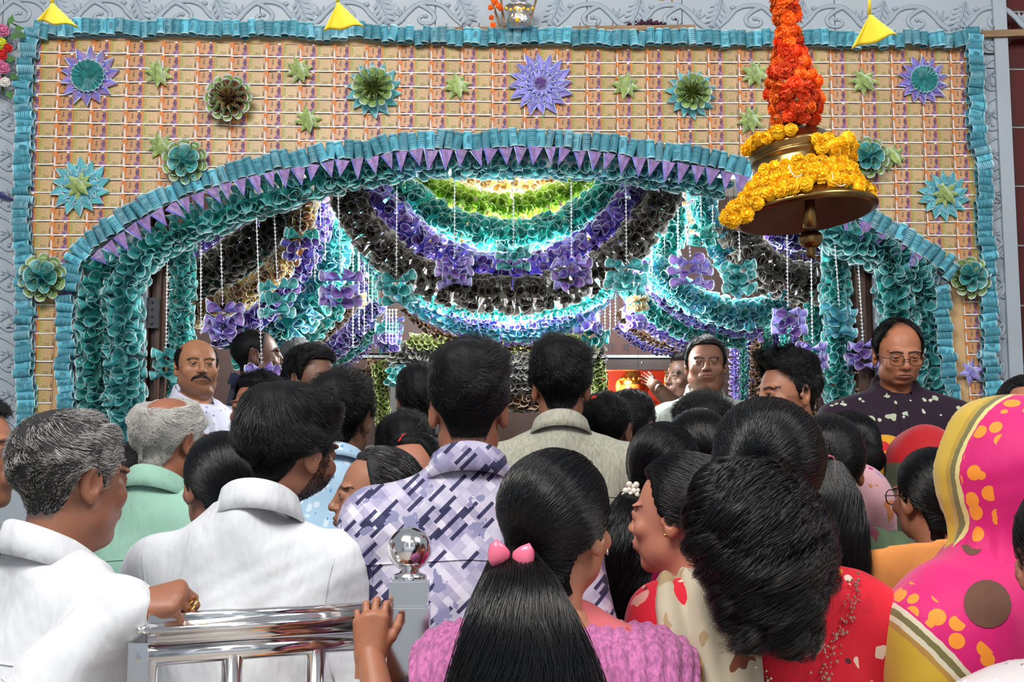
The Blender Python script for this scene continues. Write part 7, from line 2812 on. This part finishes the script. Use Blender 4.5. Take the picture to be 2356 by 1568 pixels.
o = drape(L, 'dupatta', 'pink_crinkle', [(-sw * .9, -.16, zs - .34), (-sw * .90, -.10, zs - .08), (-sw * .80, .0, zs + .05), (-sw * .86, .10, zs - .05), (-sw * .95, .13, zs - .20), (-sw * 1.0, .13, zs - .5)], .20, pleat=.0028, npl=9, mm=48, lift=.018)
edging(L, 'gold_edge', 'gold_ring', L.dV[:, 0] + np.array((0, .002, 0)), .0022)
edging(L, 'gold_edge', 'gold_ring', L.dV[:, -1] + np.array((0, .002, 0)), .0022)

# curly haired woman in red
L = person('woman with a big curly black ponytail in a red printed dress with a beige dupatta', 1762, 1108, 1330, 182, kind='woman', skin=(150, 98, 76), hs=1.02,
           hair={**HW, 'top': .024, 'side': .018, 'rear': .014, 'tie': (.060, .110, .008), 'mess': 1.5, 'rad': .0006}, nstr=6000,
           shirt='dress', shirt_mat='red_print', sleeve=.5, hem=.25, seams=False, sw=.185, neckcut=((0, .80, 1), (0, .13, 1.27)), foldamp=.006)
hc, zs, sw = L.hc, L.zs, L.sw
tie = L.TH(np.array([(.060, .114, .008)]), True)[0]
for pts, rad, nn, nm in (([(.070, .165, hc - .03), (.058, .190, hc - .095), (.052, .190, hc - .165), (.045, .175, hc - .245)], [.028, .060, .072, .072, .055, .025], 3600, 'ponytail'),
                        ([(.105, .160, hc - .03), (.118, .175, hc - .09), (.105, .175, hc - .17)], [.025, .038, .040, .022], 1100, 'curly_lock'),
                        ([(.030, .165, hc - .03), (-.002, .180, hc - .10), (-.015, .175, hc - .18)], [.025, .038, .040, .022], 1100, 'curly_lock'),
                        ([(.08, .175, hc - .10), (.085, .195, hc - .18), (.08, .190, hc - .26)], [.025, .038, .042, .022], 1200, 'curly_lock'),
                        ([(.03, .180, hc - .10), (.015, .195, hc - .19), (.015, .185, hc - .27)], [.025, .038, .042, .022], 1200, 'curly_lock'),
                        ([(.06, .185, hc - .05), (.065, .205, hc - .13), (.055, .200, hc - .21)], [.025, .035, .038, .02], 900, 'curly_lock')):
    tail(L, tie, pts, rad, n=nn, curl=.022, core=.80, flat=.80, K=40, srad=.0006, freq=30, name=nm, locks=int(nn / 22))
b = MB()
ringp = [tie + np.array((.020 * math.cos(a), -.004 + .006 * math.sin(3 * a), .014 * math.sin(a) + .004)) for a in np.linspace(0, 2 * PI, 24)]
b.tube(ringp, .0075, 8, cap=False)
b.tube([tie + np.array((.012, .006, .01)), tie + np.array((.022, .014, .032))], [.008, .002], 6); b.tube([tie + np.array((-.012, .008, .012)), tie + np.array((-.026, .016, .020))], [.008, .002], 6)
L.child('hair_tie', b.mesh('hair_tie', [M['hair_band']], True), L.hair)
drape(L, 'dupatta', 'beige_print', [(sw * .75, -.16, zs - .30), (sw * .70, -.11, zs - .06), (sw * .64, .0, zs + .06), (sw * .66, .11, zs - .05), (sw * .62, .14, zs - .22), (sw * .50, .14, zs - .5)], [.14, .14, .15, .17, .20], pleat=.007, npl=3, mm=26, lift=.014)
vv = []
for u in np.linspace(-1, 1, 40):
    q = L.bvh.ray_cast(Vector((u * .125, .7, zs + .062 - .20 * (1 - abs(u)) ** .8)), Vector((0, -1, 0)))
    if q[0] is not None:
        vv.append(np.array(q[0]) + np.array((0, .004, 0)))
b = MB()
for p in resample(np.array(vv), .007):
    for k in range(3):
        b.ball(p + np.array((random.uniform(-.012, .012), .002, random.uniform(-.016, .016))), random.uniform(.0018, .0036), 5, 3)
o = L.child('sequin_border', b.mesh('sequin_border', [M['sequin']])); o['kind'] = 'stuff'

# girl in profile with the pearl clip beside her
L = person('girl in profile facing left in a magenta dress, black hair drawn back', 1566, 1192, 1130, -122, kind='girl', skin=(176, 116, 92), fine=True, pitch=2, hs=.98,
           hair={**HW, 'top': .020, 'side': .016, 'rear': .014, 'tie': (.0, .118, -.02), 'front': .080, 'burn': .0}, nstr=5000, lips=(150, 70, 70),
           shirt='dress', shirt_mat='magenta', sleeve=.5, hem=.3, seams=False, neckcut=((0, -.4, 1), (0, .10, 1.29)))
tie = L.TH(np.array([(0, .118, -.02)]), True)[0]
tail(L, tie, [(0, .165, L.hc - .14), (0, .165, L.hc - .3), (0, .16, L.hc - .5)], [.03, .06, .075, .06, .03], n=1500)
e = L.TH(np.array([(.086, .004, -.030)]), True)[0]
b = MB(); b.ball(e, .004, 8, 5); L.child('earring', b.mesh('earring', [M['gold_ring']], True))

# woman in the magenta and gold sari
L = person('woman in a magenta sari with gold border drawn over her head', 2300, 1130, 1290, -150, kind='woman', skin=(150, 100, 78), shirt=None, lower='skirt', lower_mat='skirt_red', sw=.19,
           hair={**HW}, nstr=300)
hc, zs = L.hc, L.zs
w2 = L.o.matrix_basis.to_3x3()
p0, p1 = np.array(L.o.matrix_basis.inverted() @ Vector(tuple(P(2062, 1392, 2.02)))), np.array(L.o.matrix_basis.inverted() @ Vector(tuple(P(2215, 1568, 2.02))))
veil(L, 'veil', 'magenta_veil', hc - .24, face=(.02, -.13, .0), fr=(.098, .128, .19), big=1.22, shoulders=True, amp=.006)
rt_ = np.array(w2.inverted() @ Vector(tuple(RGT)))


def bandfn(V, b_):
    a = (V - p0) @ rt_; z = V[:, 2] - p0[2]
    a1 = (p1 - p0) @ rt_; z1 = p1[2] - p0[2]
    n = np.array((-z1, a1)); n /= np.linalg.norm(n)
    return (a * n[0] + z * n[1]) * (1 if n[1] > 0 else -1) + .10


f = Field((-.42, -.36, .55), (.42, .36, zs + .14), .0095)
for s in (-1, 1):
    f.cap((0, .045, zs + .035), (s * sw * 1.0, .03, zs - .02), .100, .108, .06)
    f.cap((s * sw * 1.0, .03, zs - .03), (s * (sw + .055), .03, zs - .40), .108, .10, .05)
f.ell((0, .03, zs - .18), (sw + .085, .195, .36), .06)
f.ell((0, .03, zs - .5), (sw + .06, .20, .36), .06)
f.half((0, 0, -1), (0, 0, .6))
V, Q = f.mesh(); V = relax(V, Q, 2, .5)
V2 = folds(V, vnormals(V, Q), .006, 99, zs)
L.child('sari_drape', np_mesh('sari_drape', V2, Q, [M['magenta_drape']], True, None, None, {'band': bandfn(V, None)}))
L.bvh = BVHTree.FromPolygons([tuple(v) for v in V2], [tuple(q) for q in Q])
inv = L.o.matrix_basis.inverted()
for (px, py, r) in ((2272, 1388, .042), (2236, 1252, .018)):
    tgt = np.array(inv @ Vector(tuple(P(px, py, 2.1)))); cam_l = np.array(inv @ Vector(tuple(CAM)))
    dv = tgt - cam_l; dv /= np.linalg.norm(dv)
    ux = rt_; uz = np.array((0, 0, 1.0))
    v = []
    for rr in (0, .5, 1):
        for a in np.linspace(0, 2 * PI, 18, endpoint=False):
            q = cam_l + dv * .8 + 0
            p_ = tgt + ux * r * rr * math.cos(a) + uz * r * rr * math.sin(a)
            d_ = p_ - cam_l; d_ /= np.linalg.norm(d_)
            h_ = L.bvh.ray_cast(Vector(cam_l), Vector(d_))
            v.append(np.array(h_[0]) - d_ * .0018 if h_[0] is not None else p_)
    fcs = [(k * 18 + q, k * 18 + (q + 1) % 18, (k + 1) * 18 + (q + 1) % 18, (k + 1) * 18 + q) for k in range(2) for q in range(18)]
    L.child('woven_disc', new_mesh('woven_disc', v, fcs, [cloth('brown_weave', (.12, .055, .035))], None, True))

# mint shirt
person('old man with white hair and a bald crown in a mint green shirt', 384, 1015, 872, 150, yaw=-10, pitch=8, kind='man', skin=(146, 92, 68), fine=False,
       hair=dict(top=.012, side=.016, rear=.010, fade=.9, bald=1.0, bald_r=(.052, .062, .05), bald_c=(-.012, .052, .102), len=.040, rad=.0009, jit=.25, front=.092), hairmat='hair_white', strandmats=[('hair_white', .92), ('hair_grey', .08)], nstr=4200,
       shirt='shirt', shirt_mat='mint_shirt', collar=dict(r=.064, h=.046), sw=.180, sleeve=.5, **TR)

# linen shirt
person('man with thick black hair in a greenish linen shirt, back turned, before the shrine', 1290, 893, 800, 176, kind='slim', skin=(150, 98, 74), 
       hair=dict(top=.034, side=.012, rear=.016, quiff=.01, fade=.2, len=.060, rad=.0007, jit=.28, whorl=(-.1, .5, .85), swirl=.9, stick=.008), nstr=4500,
       shirt='shirt', shirt_mat='linen_shirt', collar=dict(r=.064, h=.040, drop=.004), sw=.215, **TR)

# far left edge man
person('dark haired man in white at the left picture edge, mostly cut off', -66, 1048, 1060, 85, kind='man', skin=(158, 104, 78), hair={**HM, 'len': .04}, stubble=.6, shirt='shirt', shirt_mat='white_shirt', collar=dict(), nstr=2500, **TR)

# bald man with moustache
L = person('bald man with a moustache in a pale lilac shirt by the left door post', 458, 846, 592, 26, yaw=-26, hs=.95, kind='heavy', skin=(156, 106, 76), fine=True, eye=.9, moustache=True, stubble=.55,
           hair=dict(top=.003, side=.006, bald=1.0, bald_r=(.074, .112, .075), bald_c=(0, 0, .10), len=.012, fade=.6, burn=-.018), nstr=1500, shirt='shirt', shirt_mat='lilac_shirt', collar=dict(r=.068, h=.044, open=34), sw=.205, fat=1.08, **TR)
placket(L, 'lilac_shirt')
# man in spectacles
L = person('man in round black spectacles and a dark plum shirt with pale leaf print, looking down', 2061, 812, 655, -4, yaw=4, pitch=17, kind='man', skin=(166, 106, 76), fine=True, eye=.35, stubble=.35,
           hair=dict(top=.013, side=.009, fade=.5, len=.03, front=.100, bald=.75, bald_r=(.045, .06, .05), bald_c=(0, -.045, .108), burn=-.02), nstr=3000, shirt='shirt', shirt_mat='plum_print', collar=dict(r=.066, h=.044, open=32), sw=.215, fat=1.1, **TR)
spectacles(L)
placket(L, 'plum_print')
# man in the doorway on the right
L = person('man in a pale sage shirt in the doorway right of the shrine', 1628, 842, 530, -8, yaw=-20, kind='heavy', skin=(118, 80, 60), fine=True, eye=.85, stubble=.3,
           hair=dict(top=.018, side=.010, fade=.3, len=.03), nstr=2000, shirt='shirt', shirt_mat='sage_shirt', collar=dict(r=.068, h=.044, open=34), sw=.200, fat=1.05, **TR)
placket(L, 'sage_shirt')
# young man in profile
person('young man with a quiff and faded sides in profile, facing left below the bell', 1818, 908, 730, -72, yaw=10, pitch=6, kind='slim', skin=(160, 108, 82), fine=True, eye=.7, stubble=.6,
       hair=dict(top=.036, side=.006, rear=.008, quiff=.022, fade=.1, len=.06, rad=.0007, burn=-.02, whorl=(0, .75, .65), comb=(.1, -.6, .3), combw=.5, stick=.008, jit=.3), nstr=3500, shirt='shirt', shirt_mat='trousers_grey', collar=dict(), **TR)

# men at the doorway on the left
person('balding man in a navy shirt with gold dots, turned right', 592, 822, 545, 104, yaw=10, kind='man', skin=(84, 56, 44), fine=True,
       hair=dict(top=.005, side=.006, len=.012, fade=.4, bald=.8, bald_r=(.05, .06, .05), bald_c=(0, -.03, .11)), nstr=1500, shirt='shirt', shirt_mat='navy_dotted', collar=dict(), sw=.20, **TR)
person('man with short grey hair in a pale yellow shirt deep in the doorway', 684, 838, 500, 170, skin=(96, 66, 52), hair=dict(top=.008, side=.007, len=.018, fade=.5), hairmat='hair_grey', strandmats=[('hair_grey', .7), ('hair_dark_grey', .3)], nstr=1800, shirt='shirt', shirt_mat='pale_yellow_shirt', collar=dict(), **TR)
person('dark haired man with a bare forehead turned right, in front of the grey haired one', 716, 880, 640, 62, skin=(110, 76, 60), fine=True, hair=dict(top=.022, side=.010, len=.05, quiff=.012, fade=.3, front=.076), nstr=2500, shirt='shirt', shirt_mat='trousers_grey', collar=dict(), **TR)
person('dark haired man whose half hidden face looks out beside the white haired man', 595, 948, 690, -24, skin=(150, 96, 70), fine=True, hair=dict(top=.024, side=.012, len=.05, fade=.4, front=.076), nstr=2500, shirt='shirt', shirt_mat='trousers_grey', collar=dict(), **TR)
person('man with wavy black hair in a light blue printed shirt, back turned', 786, 968, 810, 172, skin=(120, 82, 64), hair=dict(top=.030, side=.014, rear=.014, len=.05, jit=.5, fade=.3, stick=.010, rad=.0007), nstr=3500, shirt='shirt', shirt_mat='blue_print', collar=dict(h=.03), sw=.195, **TR)
# women at the centre left
L = person('woman with smooth black hair behind the railing, between mint and white shirts', 504, 1122, 985, -146, kind='woman', skin=(140, 92, 72), hair={**HW, 'tie': (0, .11, -.05)}, nstr=3500, shirt='kurta', shirt_mat='sky_cloth', seams=False, sleeve=.5, lower='skirt', lower_mat='skirt_dark')
L = person('older woman in profile facing left with grey streaked hair and a nose stud', 868, 1148, 955, -84, kind='woman', skin=(158, 108, 84), fine=True, eye=.8, hair={**HW, 'tie': (0, .115, -.03), 'side': .009, 'top': .010}, hairmat='hair_dark_grey', strandmats=[('hair_black', .85), ('hair_grey', .15)], nstr=3500,
           shirt='kurta', shirt_mat='sky_cloth', seams=False, sleeve=.5, lower='skirt', lower_mat='skirt_dark')
b = MB(); b.ball(L.TH(np.array([(.0165, -.104, -.0215)]), True)[0], .0024, 7, 5); L.child('nose_stud', b.mesh('nose_stud', [M['gold_ring']], True))
tie = L.TH(np.array([(0, .115, -.03)]), True)[0]
b = MB(); b.ball(tie + np.array((0, .02, 0)), .040, 14, 9, sc=(1, .8, 1)); L.child('hair_bun', b.mesh('hair_bun', [M['hair_black_base']], True), L.hair)
L = person('woman with red sindoor and a bindi, half hidden by the lavender shirt', 962, 1103, 850, -26, roll=-8, kind='woman', skin=(164, 108, 86), fine=True, hair={**HW, 'tie': (0, .115, -.03), 'part': .0}, nstr=3500, shirt='kurta', shirt_mat='magenta', seams=False, sleeve=.5, lower='skirt', lower_mat='skirt_dark')
b = MB(); q = L.TH(np.array([(0, -.098, .034)]), True)[0]; b.ball(q, .0042, 9, 6, sc=(1, .5, 1)); L.child('bindi', b.mesh('bindi', [M['bindi']], True))
b = MB()
ps = []
for el in np.linspace(.80, 1.25, 9):
    D_ = dir_of(np.array(0.0), np.array(el)); ps.append(HC + D_ * (rt_lookup(L.rt, D_) + .0125))
b.tube(L.TH(ps), .0032, 6); L.child('sindoor', b.mesh('sindoor', [M['sindoor']], True), L.hair)
person('black haired head close behind the older woman, back turned', 932, 1058, 765, 185, kind='man', skin=(120, 80, 62), hair=dict(top=.030, side=.014, rear=.012, len=.05, jit=.5, fade=.4, rad=.0007), nstr=3500, shirt='shirt', shirt_mat='trousers_grey', collar=dict(), **TR)
person('dark haired man glimpsed left of the tall man\'s ear', 968, 925, 640, 180, skin=(110, 74, 58), hair=dict(top=.026, side=.012, len=.045, fade=.4), nstr=1600, shirt='shirt', shirt_mat='trousers_grey', collar=dict(), **TR)

# men right of the linen shirt
L = person('man with short black hair and a small red mark on his crown', 1390, 992, 735, 166, pitch=10, skin=(110, 74, 58), hair=dict(top=.012, side=.008, rear=.005, len=.022, jit=.4, fade=.5, rad=.0008), nstr=3500, shirt='shirt', shirt_mat='pale_yellow_shirt', collar=dict(), **TR)
b = MB(); D_ = dir_of(np.array(2.9), np.array(.62)); q = L.TH((HC + D_ * (rt_lookup(L.rt, D_) + .013))[None], True)[0]; b.ball(q, .011, 8, 5, sc=(1, .5, .8)); L.child('red_mark', b.mesh('red_mark', [M['sindoor']], True))
person('dark haired man right of the one with the red mark, face turned to the shrine', 1452, 988, 672, 150, skin=(128, 82, 60), hair=dict(top=.022, side=.010, len=.04, fade=.3), nstr=1800, shirt='shirt', shirt_mat='cream_cloth', collar=dict(), **TR)
person('man with spiky short black hair in front of the doorway, back turned', 1616, 1016, 765, 190, skin=(140, 92, 70), hair=dict(top=.028, side=.012, rear=.012, len=.045, jit=.55, fade=.25, stick=.012, rad=.0007), nstr=4000, shirt='shirt', shirt_mat='trousers_grey', collar=dict(), **TR)
person('dark haired man in a sky blue shirt reaching towards the golden idol', 1580, 872, 478, -62, yaw=-20, kind='man', skin=(92, 62, 48), fine=False, hair=dict(top=.020, side=.009, len=.03, fade=.3), nstr=1200, shirt='shirt', shirt_mat='sky_sleeve', collar=dict(), reach={0: ((1548, 930, 5.50), (1506, 886, 5.42))},
       hand_custom={0: ((-.45, .75, .45), (0, .3, .9), dict(s=.60, curl=((10, 14, 10), (14, 18, 12), (20, 22, 14), (26, 26, 16))))}, **TR)

# women at the right
L = person('woman with smooth black hair and a low side tail in a pearl clip', 1524, 1098, 905, 182, kind='woman', skin=(150, 100, 78), hair={**HW, 'tie': (.092, .062, -.045), 'top': .022, 'side': .018, 'rear': .016}, nstr=4000, shirt='kurta', shirt_mat='magenta', seams=False, sleeve=.5, lower='skirt', lower_mat='skirt_dark')
tie = L.TH(np.array([(.092, .066, -.045)]), True)[0]
tail(L, tie, [(.115, .15, L.hc - .13), (.125, .16, L.hc - .24), (.12, .15, L.hc - .36)], [.025, .05, .06, .05, .02], n=1800, curl=.006, K=22, freq=16)
b = MB()
for k in range(16):
    a = k * 2.4; r_ = .022 * math.sqrt((k + .5) / 16)
    b.ball(tie + np.array((r_ * math.cos(a), .022 - r_ * .3, r_ * math.sin(a) * 1.25 + .006)), .0085 if k % 3 else .006, 8, 5)
L.child('pearl_clip', b.mesh('pearl_clip', [M['pearl']], True), L.hair)
person('black haired woman seen between the spiky haired man and the curly ponytail', 1606, 1056, 860, 180, kind='woman', skin=(140, 92, 72), hair={**HW, 'tie': (0, .11, -.04), 'top': .018}, nstr=2500, shirt='kurta', shirt_mat='maroon_dress', seams=False, sleeve=.5, lower='skirt', lower_mat='skirt_dark')
L = person('girl with long straight hair in a pink band, maroon dress, green drape', 1904, 1082, 955, 172, kind='girl', skin=(150, 98, 76), hair={**HW, 'tie': (.012, .108, .02), 'top': .018, 'side': .014}, nstr=4000, shirt='dress', shirt_mat='maroon_dress', seams=False, sleeve=.5, hem=.3)
tie = L.TH(np.array([(.012, .112, .02)]), True)[0]
tail(L, tie, [(.01, .135, L.hc - .08), (.0, .15, L.hc - .20), (-.005, .15, L.hc - .30)], [.025, .06, .065, .06, .045], n=2200, flat=.5)
b = MB(); b.tube([tie + np.array((.012 * math.cos(a), .006, .010 * math.sin(a) + .004)) for a in np.linspace(0, 2 * PI, 16)], .004, 6, cap=False); L.child('hair_tie', b.mesh('hair_tie', [M['pink_plastic']], True), L.hair)
drape(L, 'dupatta', 'green_drape', [(-L.sw * .7, -.14, L.zs - .3), (-L.sw * .72, -.08, L.zs - .02), (-L.sw * .70, .03, L.zs + .06), (-L.sw * .8, .11, L.zs - .08), (-L.sw * .85, .13, L.zs - .34)], .14, pleat=.006, npl=3, mm=20)
L = person('woman with her black hair in a bun behind the girl with straight hair', 1952, 1056, 800, 186, kind='woman', skin=(140, 92, 72), hair={**HW, 'tie': (0, .115, .0), 'top': .020}, nstr=2500, shirt='kurta', shirt_mat='trousers_grey', seams=False, sleeve=.5, lower='skirt', lower_mat='skirt_dark')
tie = L.TH(np.array([(0, .115, 0)]), True)[0]
b = MB(); b.ball(tie + np.array((0, .02, .0)), .045, 16, 10, sc=(1.1, .8, 1)); L.child('hair_bun', b.mesh('hair_bun', [M['hair_black_base']], True), L.hair)
L = person('woman with a yellow veil patterned in green and red over her head', 2036, 1106, 740, 176, kind='woman', skin=(140, 92, 72), shirt=None, lower='skirt', lower_mat='skirt_red', hair={**HW}, nstr=200)
veil(L, 'veil', 'yellow_veil', L.hc - .55, big=1.0, h=.010)
L = person('woman with a bright red veil with a dark green edge over her head', 2142, 1092, 825, 128, kind='woman', skin=(140, 92, 72), shirt=None, lower='skirt', lower_mat='skirt_red', hair={**HW}, nstr=200)
veil(L, 'veil', 'red_green_veil', L.hc - .55, big=.94, h=.010, attr=lambda V, b_: V[:, 2] - (L.hc - .01))
L = person('small girl with a pink patterned scarf wrapped round her head', 1950, 1190, 880, 186, kind='girl', skin=(150, 98, 76), hs=.93, shirt='dress', shirt_mat='cream_cloth', seams=False, hem=.3, sleeve=.5, hair={**HW}, nstr=200)
veil(L, 'scarf', 'pink_scarf', L.hc - .16, big=1.0, h=.009, shoulders=False)
L = person('dark haired child with spectacles in an orange shirt beside the magenta sari', 2140, 1150, 965, -165, shrug=.10, kind='girl', skin=(150, 98, 76), hs=.95, hair={**HW, 'tie': (0, .115, -.04)}, nstr=2500, shirt='shirt', shirt_mat='orange_shirt', seams=False, sw=.160, lower='trousers', lower_mat='trousers_dark')
spectacles(L)
L = person('woman with a bindi at the right picture edge, watching the crowd', 2368, 968, 820, -10, kind='woman', lips=(150, 60, 60), skin=(170, 112, 84), fine=True, hair={**HW, 'tie': (0, .115, -.04), 'part': 0.0}, nstr=3000, shirt='kurta', shirt_mat='maroon_dress', seams=False, sleeve=.5, lower='skirt', lower_mat='skirt_dark')
b = MB(); q = L.TH(np.array([(0, -.097, .030)]), True)[0]; b.ball(q, .0026, 8, 5, sc=(1, .5, 1)); L.child('bindi', b.mesh('bindi', [M['bindi']], True))
person('dark haired man almost hidden between the grey haired man and the mint shirt', 300, 1130, 800, 180, skin=(120, 80, 62), hair={**HM, 'len': .03}, nstr=1500, shirt='shirt', shirt_mat='trousers_grey', collar=dict(), **TR)
person('person in a white sequined blouse, one shoulder in the lower right corner', 2470, 1300, 1560, 175, kind='woman', skin=(150, 100, 78), hair={**HW, 'tie': (0, .115, -.04)}, nstr=800, shirt='kurta', shirt_mat='white_sequin', seams=False, sleeve=.5, lower='skirt', lower_mat='skirt_dark')

# the child whose hand holds the rail
person('small child below the picture edge, one bare forearm raised to hold the rail', 925, 1770, 1385, 178, kind='girl', skin=(150, 96, 70), hs=.86, hair=dict(top=.016, side=.010, len=.04), nstr=800, shirt='shirt', shirt_mat='orange_shirt', seams=False, sleeve=.3, sw=.125, lower='trousers', lower_mat='trousers_dark',
       reach={1: ((880, 1660, 1.97), (852, 1500, 2.060))}, hand_custom={1: ((-.02, .10, 1.0), (-1, .06, 0), dict(s=.90, curl=((26, 62, 40), (24, 60, 40), (26, 62, 42), (30, 64, 44)), spread=(9, 2, -5, -12), thumb=((.046, -.010, .046), (.058, -.016, .068), (.062, -.026, .088))))})
